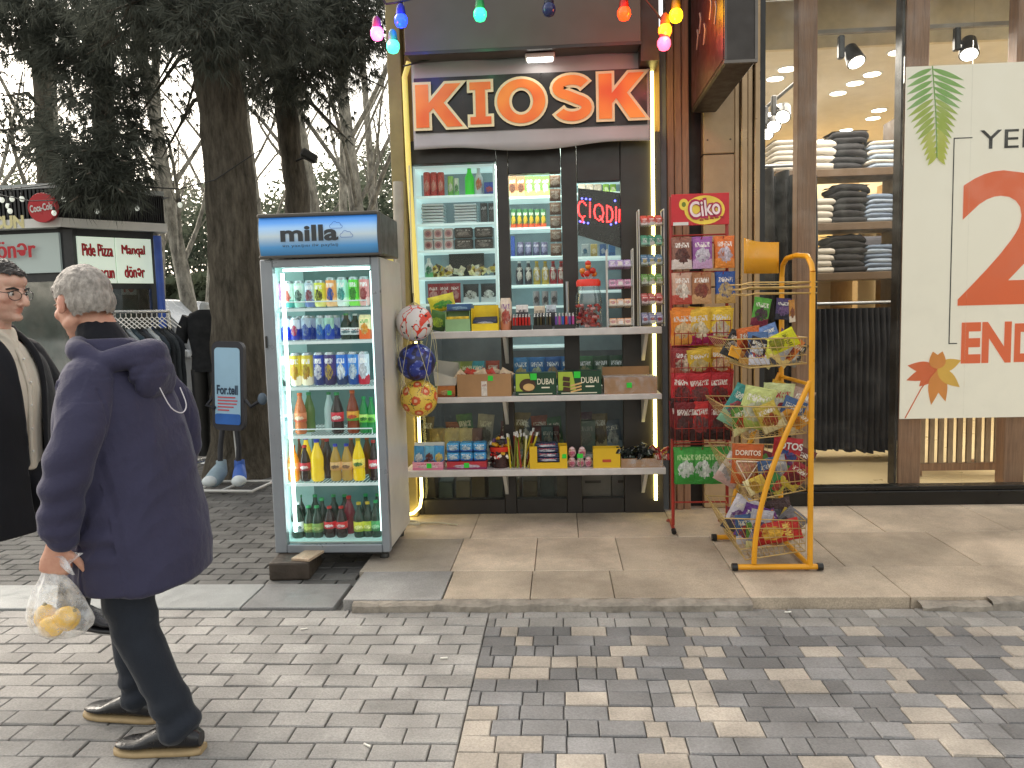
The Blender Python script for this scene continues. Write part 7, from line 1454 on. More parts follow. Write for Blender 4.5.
def vmul(p): return V((p.x, p.y, 0))
ra, rb = at(112, 312, 6.5), at(168, 298, 7.0); rb.z = ra.z
cr = thing('clothes_rack', vmul(at(140, 330, 6.7)), 'chrome clothes rack hung with dark coats behind the older man', 'clothes rack')
m = MB(); m.tube([ra, rb], .014, 8)
for p in (ra, rb): 
    d = (rb - ra).normalized(); n_ = V((d.y, -d.x, 0)); m.tube([p, V((p.x, p.y, .04))], .014, 8); m.tube([V((p.x, p.y, .03)) - n_ * .28, V((p.x, p.y, .03)) + n_ * .28], .014, 8)
m.build('frame', CHROME, cr); drk = (rb - ra).normalized(); nrk = V((drk.y, -drk.x, 0))
gc = ['#20242c', '#2c3034', '#8f979c', '#2a3a44', '#1c1e22', '#3a3f46', '#a8aeb0', '#26303a', '#1f2226', '#33383c', '#22262c']
for i in range(11):
    p = ra + (rb - ra) * ((i + .5) / 11); m = MB(); zt_ = p.z - .13; m0 = mat('coat_cloth', gc[i], .9, 0, .2, 6, .2, 60)
    def fn(u, v, p=p, zt_=zt_, i=i):
        a = 2 * PI * u; w_ = .05 + .18 * min(1, v * 5) ** .6; wob = 1 + .15 * noise.noise(V((math.cos(a) * 2 + i, math.sin(a) * 2, v * 3))); return V((p.x, p.y, 0)) + nrk * (w_ * math.cos(a) * wob) + drk * (.04 * math.sin(a) * wob * (.6 + .4 * v)) + V((0, 0, zt_ + .02 * math.sin(v) - v * (.62 + .06 * (i % 3)) - .05 * abs(math.cos(a)) * (v < .3)))
    m.grid(fn, 14, 12); m.mi = 1; m.tube([p + V((0, 0, .0)), p + V((0, 0, -.05)), p - nrk * .19 + V((0, 0, -.15))], .005, 4); m.tube([p + V((0, 0, -.05)), p + nrk * .19 + V((0, 0, -.15))], .005, 4)
    tag(m.build('hanging_coat', [m0, PAPERW]), ['dark', 'dark', 'pale grey', 'dark', 'dark', 'dark', 'pale grey', 'dark', 'dark', 'dark', 'dark'][i] + ' coat hanging on the chrome rack behind the older man', 'coat', ('dark' if i not in (2, 6) else 'pale') + ' coats on the rack')
def mannequin(px, Y, ztop, label, suit):
    b = vmul(at(px, 380, Y)); t = thing('mannequin', b, label, 'mannequin'); H = ztop; K = mat('black_cloth_' + ('s' if suit else 't'), '#15171a' if not suit else '#1f2228', .85, 0, .2)
    m = MB(); m.tube([b + V((0, 0, H - .1)), b + V((0, 0, H))], [.06, .05], 10); m.lathe([(.052, 0), (.03, .03)], 10, b + V((0, 0, H))); m.build('neck_cap', mat('mannequin_white', '#b8bcbc', .4), t)
    rg = []
    for z, rx, ry in ((H - .05, .07, .06), (H - .09, .17, .09), (H - .16, .215, .11), (H - .35, .195, .12), (H - .52, .165, .105), (H - .68, .18, .115), (H - .72, .185, .12)):
        rg.append([b + V((rx * math.cos(2 * PI * k / 16), ry * math.sin(2 * PI * k / 16), z)) for k in range(16)])
    m = MB(); m.ring_loft(rg[::-1])
    for s in (-1, 1): L = .62 if suit else .27; m.tube([b + V((s * .18, 0, H - .13)), b + V((s * .25, -.01, H - .13 - L * .5)), b + V((s * (.27 if not suit else .24), -.04, H - .13 - L))], [.075, .07, .065], 10)
    m.build('jacket' if suit else 'shirt', K, t); m = MB()
    for s in (-1, 1): m.tube([b + V((s * .09, 0, H - .7)), b + V((s * .1, 0, H - 1.1)), b + V((s * .1, 0, .06))], [.1, .085, .07], 10)
    m.build('trousers', BLACK, t); m = MB(); m.lathe([(.2, 0), (.2, .015), (.03, .03), (.03, .1)], 16, b); m.build('base', CHROME, t)
    if suit: m = MB(); m.add([b + V((-.03, -.13, H - .1)), b + V((.03, -.13, H - .1)), b + V((0, -.135, H - .42))], [(0, 2, 1)]); m.build('shirt', WHITEP, t)
mannequin(209, 8.2, azz(204, 305, 8.2), 'headless mannequin in a black t-shirt beside the planter', False); mannequin(226, 8.9, azz(226, 299, 8.9), 'headless mannequin in a dark suit half behind the pine trunk', True)
b0, b1 = at(178, 392, Z=0), at(214, 392, Z=0); pl = V(((b0.x + b1.x) / 2, b0.y + .3, 0)); t = thing('display_planter', pl, 'low dark box planter with a glazed upper part beside the mannequins', 'planter'); zpt = azz(195, 368, b0.y)
m = MB(); m.box(pl + V((0, 0, zpt / 2)), (.55, .5, zpt - .01), None, .01); m.build('box', mat('planter_dark', '#24282a', .5), t); m = MB(); m.box(pl + V((0, 0, zpt + .17)), (.5, .45, .32), None, .01); m.build('upper_case', mat('planter_glass', '#1a2024', .15), t); m = MB(); m.box(pl + V((0, 0, zpt + .345)), (.54, .49, .025), None, .006); m.build('lid', mat('planter_lid', '#6a7274', .4), t)
# white car (side view, nose to the right)
CYc = 11.2; cc = vmul(at(146, 330, CYc)); car = thing('parked_car', cc + V((0, .8, 0)), 'white hatchback car parked behind the clothes rack', 'car'); ch = azz(188, 297, CYc)
prof = [(-2.0, .35), (-2.05, .7), (-1.95, 1.0), (-1.6, ch - .12), (-1.2, ch - .02), (-.4, ch), (.2, ch - .06), (.9, 1.12), (1.6, .98), (2.0, .8), (2.1, .5), (2.05, .32)]
def carsec(y, k): return [cc + V((x * (1 - .02 * k) , .8 + y, .02 + z * (1 - .0 * k) - (.03 * k if z > 1.05 else 0))) for x, z in prof]
WC_ = mat('car_white', '#c8cdd2', .25, 0, .04, 2, spec=.6); m = MB(); m.ring_loft([[p + V((0, 0, 0)) for p in carsec(y, k)] for y, k in ((-.84, 1), (-.86, 0), (.86, 0), (.84, 1))], True, True, False); m.build('body', WC_, car)
CGL = mat('car_window', '#1c2226', .08, 0, .1); m = MB()
def sidepoly(pts, y): m.add([cc + V((x, .8 + y, .02 + z)) for x, z in pts], [list(range(len(pts)))], False)
sidepoly([(-1.55, 1.0), (-.55, .98), (-.55, ch - .1), (-1.2, ch - .12), (-1.4, ch - .2)], -.866); sidepoly([(-.48, .98), (.72, 1.0), (.18, ch - .14), (-.48, ch - .1)], -.866); m.build('side_window', CGL, car)
m = MB(); m.box(cc + V((.62, -.14, 1.07)), (.2, .14, .12), None, .03, 2); m.build('mirror', WC_, car); m = MB(); m.box(cc + V((-.3, -.072, .88)), (.16, .02, .03), None, .006); m.build('door_handle', SILVER, car)
m = MB(); m.span(cc + V((-.52, -.0665, .3)), cc + V((-.51, -.063, ch - .1))); m.build('door_seam', BLACK, car)
for x in (-1.3, 1.3):
    for y in (-.06, 1.5):
        o_ = cc + V((x, y, .32)); m = MB(); m.lathe([(.3, -.1), (.32, -.08), (.32, .08), (.3, .1)], 20, o_, Matrix.Rotation(PI / 2, 3, 'X')); wh = m.build('wheel', mat('tyre', '#18181a', .8), car); m = MB(); m.lathe([(.2, -.012), (.19, .012)], 14, o_ + V((0, -.11 if y < 0 else .11, 0)), Matrix.Rotation(PI / 2, 3, 'X')); m.build('rim', SILVER, wh)
# second, pale car further left seen under the menu panels
# little garden lamps far back
for i, (px, py, Y) in enumerate(((186, 283, 14), (219, 281, 15), (232, 277, 16))):
    b = vmul(at(px, 300, Y)); z = azz(px, py, Y); t = thing('garden_lamp', b, ['leftmost short lamp post with a glowing top behind the white car', 'second short lamp post with a glowing top behind the white car', 'rightmost tiny lamp post with a glowing top behind the mannequins'][i], 'lamp post'); m = MB(); m.tube([b, b + V((0, 0, z - .1))], .05, 8); m.build('post', mat('post_reddish', '#6a3a30', .6), t); m = MB(); m.ell(b + V((0, 0, z)), .09, 12, 8); m.build('globe', emis('warm_globe', (1, .9, .7), 5), t)
# phone shaped standing sign
PYY = 6.75; pc = at(229, 386, PYY); ph = thing('phone_sign', vmul(pc), 'phone shaped standing sign on sneaker feet beside the pine trunk', 'sign'); tl = Matrix.Rotation(R(2.5), 3, 'Y') @ rotz(-.15)
w_, h_ = 36 * PYY / F, 92 * PYY / F
def rrect(w_, h_, r, n=6): 
    o_ = []
    for cx, cy, a0 in ((w_ / 2 - r, h_ / 2 - r, 0), (-w_ / 2 + r, h_ / 2 - r, 90), (-w_ / 2 + r, -h_ / 2 + r, 180), (w_ / 2 - r, -h_ / 2 + r, 270)): o_ += [(cx + r * math.cos(R(a0 + 90 * i / n)), cy + r * math.sin(R(a0 + 90 * i / n))) for i in range(n + 1)]
    return o_
def plate(m, w_, h_, r, y0, y1, cz=0.):
    o_ = rrect(w_, h_, r); n = len(o_); m.add([pc + tl @ V((x, y0, z + cz)) for x, z in o_] + [pc + tl @ V((x, y1, z + cz)) for x, z in o_], [list(range(n))[::-1], [n + k for k in range(n)]] + [(k, (k + 1) % n, n + (k + 1) % n, n + k) for k in range(n)], False)
m = MB(); plate(m, w_, h_, .07, -.02, .03); pcs = m.build('case', mat('phone_case', '#2b2b33', .4, 0, .1), ph); m = MB(); plate(m, w_ * .8, h_ * .86, .035, -.026, -.0205); scn = m.build('screen', mat('phone_screen', '#9dc3dc', .4, 0, .06, 3), ph)
m = MB(); plate(m, w_ * .8, h_ * .12, .02, -.0285, -.0265, -h_ * .37); m.build('blue_bar', mat('phone_blue', '#2a66b8', .4), scn)
m = MB(); text(m, 'For.tell', pc + tl @ V((0, -.03, -h_ * .04)), w_ * .66, .085, tl, .03); m.build('lettering', mat('navy_print', '#243a52', .5), scn)
m = MB()
for k in range(5): 
    wv = (.56, .62, .6, .5, .36)[k] * w_; q = pc + tl @ V((-.0 - (.62 * w_ - wv) / 2, -.0285, -h_ * (.125 + .036 * k))); m.box(q, (wv, .002, .012), tl)
m.build('red_lines', mat('red_print2', '#c8505a', .5), scn)
for s in (-1, 1):
    a_ = pc + tl @ V((s * .075, 0, -h_ / 2)); an = V((pc.x + s * .085 - .03, PYY - .02, .24)); m = MB(); m.tube([a_, (a_ + an) / 2 + V((s * .01, 0, 0)), an], .026, 8); m.build('leg', mat('phone_leg', '#23252c', .5), ph)
    m = MB(); rg = []
    for u, zz_, rx, rz_ in ((0, .16, .05, .05), (.25, .15, .06, .07), (.6, .12, .068, .065), (.85, .105, .066, .05), (1, .1, .045, .03)): c = an + V((s * .05 * u, -.16 * u + .03, -.1 + zz_ - .13)); rg.append([c + V((rx * math.cos(2 * PI * k / 12), 0, rz_ * 1.3 * math.sin(2 * PI * k / 12))) for k in range(12)])
    m.ring_loft(rg); m.lathe([(.05, .0), (.045, .09)], 12, an + V((0, .02, -.06))); shoe = m.build('sneaker', mat('sneaker_' + ('l' if s < 0 else 'r'), '#8fa4b0' if s < 0 else '#3f66b8', .6), ph); m = MB(); m.ell(an + V((s * .05, -.13, -.13)), (.068, .06, .05), 12, 8); m.build('toe_cap', mat('toe_white', '#c8d0d2', .5), shoe)
    a2 = pc + tl @ V((s * w_ / 2, 0, -.12 if s > 0 else -.1)); m = MB(); m.tube([a2, a2 + V((s * .06, -.02, -.06 if s > 0 else -.08)), a2 + (V((.16, -.03, -.0)) if s > 0 else V((.03, -.05, -.1)))], .016, 7); m.build('arm', mat('phone_leg', '#23252c', .5), ph)
m = MB(); m.ell(pc + tl @ V((w_ / 2 + .19, -.03, -.1)), (.045, .03, .055), 10, 8); m.build('hand', mat('glove_blue_grey', '#5a6a7a', .6), ph)
m = MB(); fz = .03; q = vmul(pc); m.tube([q + V((-.28, -.16, fz)), q + V((.25, -.22, fz)), q + V((.3, .2, fz)), q + V((-.26, .2, fz)), q + V((-.28, -.16, fz))], .014, 6); m.tube([q + V((-.05, -.18, fz)), q + V((.0, .2, fz))], .012, 6); m.tube([q + V((.02, .06, fz)), pc + V((0, .035, -h_ * .3))], .012, 6); m.build('base_frame', WHITEP, ph)
# ================================================================ people
def remesh(mb, voxel, smooth=3, fac=.5):
    me = mb.mesh([]) if False else None
    m_ = bpy.data.meshes.new('tmp'); m_.from_pydata(mb.Vs, [], mb.F); o = bpy.data.objects.new('tmp', m_); COL.objects.link(o)
    r = o.modifiers.new('r', 'REMESH'); r.mode = 'VOXEL'; r.voxel_size = voxel; s = o.modifiers.new('s', 'SMOOTH'); s.iterations = smooth; s.factor = fac
    dg = bpy.context.evaluated_depsgraph_get(); me = bpy.data.meshes.new_from_object(o.evaluated_get(dg)); bpy.data.objects.remove(o); bpy.data.meshes.remove(m_)
    me.polygons.foreach_set('use_smooth', [True] * len(me.polygons)); return me
def crom(pts, n):
    out = []; P_ = [pts[0]] + list(pts) + [pts[-1]]
    for i in range(1, len(P_) - 2):
        a, b, c, d = P_[i - 1], P_[i], P_[i + 1], P_[i + 2]
        for k in range(n):
            t = k / n; out.append(tuple(.5 * ((2 * b[j]) + (c[j] - a[j]) * t + (2 * a[j] - 5 * b[j] + 4 * c[j] - d[j]) * t * t + (3 * b[j] - a[j] - 3 * c[j] + d[j]) * t ** 3) for j in range(len(b))))
    out.append(tuple(pts[-1])); return out
def limb(m, pts, n=16, sub=5, balls=True):
    """pts: (x, y, z, r)"""
    q = crom(pts, sub); m.tube([p[:3] for p in q], [p[3] for p in q], n)
    if balls: m.ell(q[0][:3], q[0][3] * .99, 12, 8); m.ell(q[-1][:3], q[-1][3] * .99, 12, 8)
def trunk(m, rings, n=28, sub=4, sq=.85):
    """rings: (cx, cy, z, rx forward, ry sideways)"""
    rg = []
    for cx, cy, z, rx, ry in crom(rings, sub):
        rg.append([V((cx + rx * math.copysign(abs(math.cos(t)) ** sq, math.cos(t)), cy + ry * math.copysign(abs(math.sin(t)) ** sq, math.sin(t)), z)) for t in [2 * PI * k / n for k in range(n)]])
    if rg[0][0].z > rg[-1][0].z: rg = rg[::-1]
    m.ring_loft(rg)
def hand(m, wrist, d, s, curl, side, k=1.0, spread=.1):
    d = V(d).normalized(); s = (V(s) - d * V(s).dot(d)).normalized(); n = d.cross(s) * side
    w = V(wrist); rings = []
    for u, a, b in ((-.01, .026, .021), (.02, .031, .019), (.055, .041, .017), (.085, .042, .014), (.094, .036, .011)): rings.append([w + d * u * k + (s * a * math.cos(2 * PI * i / 14) + n * b * math.sin(2 * PI * i / 14)) * k for i in range(14)])
    m.ring_loft(rings)
    for j, (o, L) in enumerate(((.031, .07), (.0105, .079), (-.0105, .074), (-.031, .058))):
        p = w + (d * .083 + s * o) * k; a = 0; pts = [(*(w + (d * .055 + s * o * .9) * k), .0095 * k), (*p, .0098 * k)]
        for seg, (fr, c) in enumerate(((.45, curl[0]), (.3, curl[1]), (.25, curl[2]))):
            a += R(c); dd = d * math.cos(a) + n * math.sin(a) + s * o * spread * 4 * (1 if seg == 0 else 0); p = p + dd.normalized() * L * fr * k; pts.append((*p, (.009, .0082, .0068)[seg] * k))
        limb(m, pts, 10, 2)
    p = w + (d * .02 + s * .024) * k; pts = [(*p, .013 * k)]
    for dd, l, r in ((s * .75 + d * .6 + n * .3, .04, .0125), (s * .5 + d * .8 + n * .35, .034, .0108), (s * .35 + d * .85 + n * .45, .024, .0085)): p = p + dd.normalized() * l * k; pts.append((*p, r * k))
    limb(m, pts, 10, 2)
def head(m, c, yaw, pitch, k=1.0, chin=1.0, nose=1.0):
    """head centre c is midway between crown and chin; faces +x before turning"""
    M_ = Matrix.Rotation(yaw, 3, 'Z') @ Matrix.Rotation(pitch, 3, 'Y'); c = V(c)
    def P_(x, y, z): return c + M_ @ (V((x, y, z)) * k)
    def E(p, r): m.ell(P_(*p), [q * k for q in r], 18, 12, M_)
    E((-.012, 0, .03), (.098, .076, .088)); E((.03, 0, -.02), (.062, .062, .085)); E((.045, 0, -.075), (.04 * chin, .042, .036)); E((.02, 0, -.05), (.06, .06, .05)); E((.052, 0, .045), (.04, .056, .035))
    E((.068, 0, .012), (.022, .05, .014))                                                 # brow
    m.tube([P_(.082, 0, .012), P_(.098 + .006 * nose, 0, -.012), P_(.108 + .008 * nose, 0, -.03)], [.009 * k, .011 * k, .0145 * k], 10); E((.112 + .004 * nose, 0, -.033), (.013, .0135, .011)); 
    for s in (-1, 1):
        E((.1, s * .012, -.037), (.012, .009, .008)); E((.058, s * .04, -.018), (.026, .022, .022)); E((-.012, s * .077, -.005), (.019, .008, .031)); E((-.006, s * .081, -.022), (.010, .007, .012)); E((.0, s * .076, -.012), (.012, .006, .02))
    E((.084, 0, -.0545), (.012, .022, .0065)); E((.083, 0, -.066), (.0125, .019, .0065)); E((.08, 0, -.088), (.02, .02, .016))
    for s in (-1, 1): E((.012, s * .045, -.055), (.045, .016, .022))
    return P_, M_
def skinmat(name, base, red, shade):
    N = NT(name); co = N.coord(); a = N.n('ShaderNodeAttribute', attribute_name='Col'); sp = N.n('ShaderNodeSeparateColor'); N.l(a.outputs['Color'], sp.inputs[0])
    c = N.mix(N.ramp(N.noise(30, co, 4), 0, .35), base, red); c = N.mix(sp.outputs[0], c, red); c = N.mix(sp.outputs[1], c, shade)
    return N.pbr(c, .5, 0, .4, N.noise(220, co, 3), .15, .002, Subsurface_Weight=.08, Subsurface_Radius=(.02, .008, .004), Subsurface_Scale=.3)
def color_skin(me, P_, k=1.):
    inv = None; lips = P_(.092, 0, -.06); ear = [P_(-.012, s * .077, -.005) for s in (-1, 1)]; ch = [P_(.065, s * .045, -.03) for s in (-1, 1)]; jaw = P_(.05, 0, -.08); nos = P_(.112, 0, -.033)
    at_ = me.color_attributes.new('Col', 'FLOAT_COLOR', 'POINT'); buf = []
    for v in me.vertices:
        p = v.co; r = 0; 
        if (p - lips).length < .022: r = max(r, .8 * (1 - ((p - lips).length / .022) ** 3))
        for q, w_, s_ in ((ear[0], .04, .7), (ear[1], .04, .7), (ch[0], .035, .45), (ch[1], .035, .45), (nos, .022, .4)):
            d = (p - q).length
            if d < w_: r = max(r, s_ * (1 - d / w_))
        g = max(0, .45 * (1 - (p - jaw).length / .075)); g = 0 if r > .35 else g
        buf += [r, g, 0, 1]
    at_.data.foreach_set('color', buf)
def obj_from(me, name, mats, parent):
    for m_ in (mats if isinstance(mats, list) else [mats]): me.materials.append(m_)
    o = bpy.data.objects.new(name, me); COL.objects.link(o); o.parent = parent; return o
def wrinkle(me, fn):
    ns = [v.normal.copy() for v in me.vertices]
    for v, n in zip(me.vertices, ns): v.co += n * fn(v.co)
    me.update()
def cloth(name, col, var=.18, sheen=.2, wsc=18, bstr=.35):
    N = NT(name); co = N.coord(); f = N.ramp(N.noise(4, co, 5), 0, 1, .3, .7)
    b = N.math('ADD', N.math('MULTIPLY', N.noise(wsc, co, 4), 1.), N.math('MULTIPLY', N.noise(350, co, 1), .12))
    return N.pbr(N.mix(f, scl(col, 1 - var), scl(col, 1 + var)), .82, 0, .25, b, bstr, .012, Sheen_Weight=sheen, Sheen_Roughness=.4)
def shoe(m, sole, ank, toe_dir, L=.29, k=1.):
    """ankle centre above the heel; toe_dir unit vector on the ground"""
    d = V(toe_dir).normalized(); s = V((-d.y, d.x, 0)); a = V(ank); heel = V((a.x, a.y, 0)) - d * .075
    rg, rs = [], []
    for u, wdt, top, bot in ((0, .026, .075, .026), (.06, .036, .088, .024), (.2, .040, .112, .022), (.38, .043, .108, .022), (.55, .046, .085, .024), (.72, .05, .056, .026), (.88, .044, .05, .028), (.97, .028, .044, .03), (1., .012, .038, .032)):
        c = heel + d * u * L; zc, zh = (top + bot) / 2, (top - bot) / 2; rg.append([c + s * wdt * math.cos(t) + V((0, 0, zc + zh * math.copysign(abs(math.sin(t)) ** .7, math.sin(t)))) for t in [2 * PI * j / 18 for j in range(18)]])
        rs.append([c + s * (wdt + .003) * math.copysign(abs(math.cos(t)) ** .6, math.cos(t)) + V((0, 0, .0125 + .012 * math.copysign(abs(math.sin(t)) ** .5, math.sin(t)))) + d * (.006 if u > .9 else -.006 if u < .05 else 0) for t in [2 * PI * j / 18 for j in range(18)]])
    m.ring_loft(rg); sole.ring_loft(rs)
# ---------------------------------------------------------------- older man, walking left
g = at(157, 735, Z=0)
man = thing('person', (g.x, g.y, 0), 'older man with short grey hair and dark blue hooded jacket walking left', 'person')
SK1 = skinmat('skin_older', C('#cb9c86'), C('#b06858'), C('#a07c6a'))
# local frame: +x forward, +y left
ankL, ankR = V((-.155, .10, .1)), V((.13, -.10, .09))
legL = [(.0, .09, .92, .1), (-.0, .095, .72, .085), (-.0, .10, .52, .065), (-.075, .10, .3, .058), (-.15, .10, .1, .045)]
legR = [(.02, -.09, .92, .1), (.08, -.095, .72, .085), (.135, -.10, .5, .065), (.135, -.10, .3, .058), (.125, -.10, .1, .045)]
m = MB(); limb(m, legL); limb(m, legR)
for a in (ankL, ankR): m.ell((a.x + .05, a.y, .05), (.085, .03, .024))
trunk(m, [(0, 0, .86, .1, .15), (.02, 0, 1.0, .14, .17), (.04, 0, 1.2, .13, .18), (.05, 0, 1.36, .1, .17), (.075, 0, 1.45, .06, .07)])
limb(m, [(.07, 0, 1.4, .066), (.09, 0, 1.48, .06), (.13, 0, 1.56, .06)])
hc = V((.165, 0, 1.605)); P1, M1 = head(m, hc, R(-24), R(15), 1.1)
armL = [(.05, .185, 1.345, .055), (.03, .255, 1.19, .045), (.055, .29, 1.06, .042), (.08, .305, .94, .038), (.105, .3, .83, .03)]
armR = [(.05, -.185, 1.345, .055), (.0, -.255, 1.19, .045), (.0, -.28, 1.02, .042), (.06, -.285, .86, .038), (.13, -.28, .735, .03)]
limb(m, armL); limb(m, armR)
hand(m, (.11, .3, .82), (.22, -.03, -1), (-.9, -.25, 0), (62, 78, 50), -1, 1.08); hand(m, (.135, -.28, .725), (.1, 0, -1), (1, 0, 0), (25, 30, 20), -1, 1.05)
me = remesh(m, .0045, 3); color_skin(me, P1); body = obj_from(me, 'body', SK1, man)
# hair: cropped cap following the skull
def hair(parent, P_, M_, c, k, keep, thick, m0, seed, bmp=.003):
    mh = MB(); inv = M_.transposed()
    for q, r in (((-.014, 0, .032), (.098, .0765, .089)), ((-.03, 0, -.005), (.082, .074, .075)), ((.045, 0, .06), (.043, .057, .032))): mh.ell(P_(*q), [(x + thick) * k for x in r], 26, 18, M_)
    mm = remesh(mh, .005, 3); bm = bmesh.new(); bm.from_mesh(mm); dele = []
    for v in bm.verts:
        p = inv @ (v.co - c) / k; e = .006 * noise.noise(p * 60)
        if not keep(p, e): dele.append(v)
    bmesh.ops.delete(bm, geom=dele, context='VERTS'); bm.to_mesh(mm); bm.free()
    wrinkle(mm, lambda p: bmp * noise.noise(p * 90) + bmp * .7 * noise.noise(p * 40)); return obj_from(mm, 'hair', m0, parent)
N = NT('grey_hair'); co = N.coord(); HA = N.pbr(N.mix(N.ramp(N.noise(60, N.mapping(co, (1, 1, .5)), 4), 0, 1, .3, .7), C('#77726d'), C('#b3aca5')), .7, 0, .3, N.noise(260, co, 2), .8, .004)
hair(man, P1, M1, hc, 1.1, lambda p, e: (p.z > .055 + e and p.x < .085) or (p.x < .038 + e and p.z > .015 + e * .5 and not (p.x > -.03 and p.z < .02)) or (p.x < -.035 and p.z > -.055 + e), .004, HA, 1)
for s in (-1, 1): mm = MB(); mm.ell(P1(.079, s * .031, .0), .0115, 12, 8); o_ = mm.mesh([mat('eye_white', '#d8d2cc', .2)]); obj_from(o_, 'eye', [], man); mb2 = MB(); mb2.tube([P1(.09, s * .016, .018), P1(.088, s * .032, .024), P1(.074, s * .05, .018)], [.004, .005, .003], 6); obj_from(mb2.mesh([HA]), 'eyebrow', [], man)
# jacket
NAVY = cloth('navy_jacket', '#38374e', .14, .15, 16, .65)
m = MB(); trunk(m, [(-.0, 0, .615, .205, .24), (.0, 0, .635, .215, .25), (.008, 0, .75, .212, .248), (.025, 0, .95, .204, .245), (.045, 0, 1.15, .178, .236), (.056, 0, 1.27, .15, .222), (.064, 0, 1.35, .12, .185), (.075, 0, 1.415, .1, .12), (.09, 0, 1.475, .088, .09)], 36, 5)
for A, s in ((armL, 1), (armR, -1)):
    q = [(A[0][0], A[0][1] * .9, A[0][2] - .0, .08), (A[1][0] - .01, A[1][1] + s * .008, A[1][2] - .0, .077), (A[2][0], A[2][1] + s * .004, A[2][2], .071), (A[3][0], A[3][1] - s * .008, A[3][2], .064), (A[4][0] - .012, A[4][1], A[4][2] + .035, .06)]; limb(m, q, 20, 6)
# hood lying on the back, collar roll
hd = []
for u in range(13):
    a = R(-150 + 300 * u / 12); hd.append((.055 - .135 * math.cos(a) * (1.0 if abs(a) < 1.8 else .75), .15 * math.sin(a), 1.415 + .012 * math.cos(a * 2) + (.035 if abs(a) > 1.6 else 0), .034 + .006 * max(0, math.cos(a))))
limb(m, hd, 14, 3); m.ell((-.08, 0, 1.36), (.035, .125, .055), 14, 9, Matrix.Rotation(-.3, 3, 'Y')); m.ell((-.05, 0, 1.40), (.07, .14, .035)); m.ell((-.095, 0, 1.325), (.028, .11, .075), 14, 9, Matrix.Rotation(-.3, 3, 'Y'))
me = remesh(m, .006, 4)
def wr(p):
    x, y, z = p; arm = abs(y) > .24
    f = .012 * noise.noise(V((x * 5, y * 5, z * 3.2))) + .005 * (1 - 2 * abs(noise.noise(V((x * 6 + 4 + z * 3, y * 6, z * 8 + x * 9)))))
    if arm: f += .011 * math.sin(z * 62 + x * 16 + 3 * noise.noise(p * 6)) * max(0, 1 - abs(z - 1.0) / .28) * (.5 + .5 * noise.noise(p * 4)) + .008 * math.sin(z * 80 + y * 20) * max(0, 1 - abs(z - .8) / .12)
    elif z < 1.35: f += .006 * (1 - 2 * abs(noise.noise(V((x * 4 + 7, y * 4, z * 5 + y * 7 - x * 4))))) + .004 * math.sin(z * 120) * (1 if z < .63 else 0)
    f -= .006 * max(0, 1 - abs(abs(y) - .235 + .1 * (1.2 - z) * 0) / .008) * (z < 1.32)
    if z > 1.28 and x < .0: f += .005 * (1 - 2 * abs(noise.noise(V((x * 7, y * 5 + z * 4, z * 8))))) + .004 * noise.noise(V((x * 14, y * 7, z * 14)))
    return f
wrinkle(me, wr); jk = obj_from(me, 'jacket', NAVY, man)
m = MB(); limb(m, [(-.12, .1, 1.31, .0022), (-.15, .09, 1.24, .0022), (-.16, .04, 1.215, .0022), (-.155, .0, 1.24, .0022), (-.13, -.01, 1.3, .0022)], 6, 4, False)
for v in m.Vs: v.x -= .045
obj_from(m.mesh([mat('cord_white', '#c9c6cc', .6)]), 'drawcord', [], jk)
m = MB(); limb(m, [(.08, 0, 1.43, .085), (.1, 0, 1.475, .079), (.115, 0, 1.50, .075)], 20, 4); me = remesh(m, .006, 3); obj_from(me, 'collar', cloth('dark_collar', '#17181f', .1, .2, 20, .3), man)
m = MB(); m.tube([(armL[4][0] - .007, armL[4][1], armL[4][2] + .02), (armL[4][0], armL[4][1], armL[4][2] - .004)], [.06, .055], 18); m.tube([(armR[4][0] - .007, armR[4][1], armR[4][2] + .02), (armR[4][0], armR[4][1], armR[4][2] - .004)], [.06, .055], 18)
# trousers
TR_ = cloth('dark_navy_trousers', '#252a33', .2, .15, 14, .45)
m = MB(); trunk(m, [(0, 0, .8, .12, .165), (.01, 0, .9, .14, .18), (.02, 0, 1.02, .15, .18)], 24, 3)
for L_, A in ((legL, ankL), (legR, ankR)):
    limb(m, [(L_[0][0], L_[0][1], .88, .115), (L_[1][0], L_[1][1], .72, .105), (L_[2][0], L_[2][1], .5, .082), (L_[3][0], L_[3][1], .3, .073), (L_[4][0] - .0, L_[4][1], .14, .068), (L_[4][0] + .005, L_[4][1], .105, .073)], 20, 6, True)
me = remesh(m, .007, 3); wrinkle(me, lambda p: .007 * noise.noise(V((p.x * 7, p.y * 7, p.z * 5))) + .008 * math.sin(p.z * 60 + p.x * 25 + 2 * noise.noise(p * 7)) * max(0, 1 - abs(p.z - .14) / .13) + .006 * math.sin(p.z * 45 + p.x * 30) * max(0, 1 - abs(p.z - .5) / .12)); obj_from(me, 'trousers', TR_, man)
LEA = mat('black_leather', '#16171c', .32, 0, .2, 14, .15, 60); SOL = mat('tan_sole', '#a08a66', .7, 0, .12, 20)
for A, d in ((ankL, (1, .08, 0)), (ankR, (1, -.1, 0))):
    m, so = MB(), MB(); shoe(m, so, A, d, .31); me = m.mesh([LEA]); o_ = obj_from(me, 'shoe', [], man); o2 = bpy.data.objects.new('sole', so.mesh([SOL])); COL.objects.link(o2); o2.parent = o_
man.rotation_euler = (0, 0, R(180 - 3))
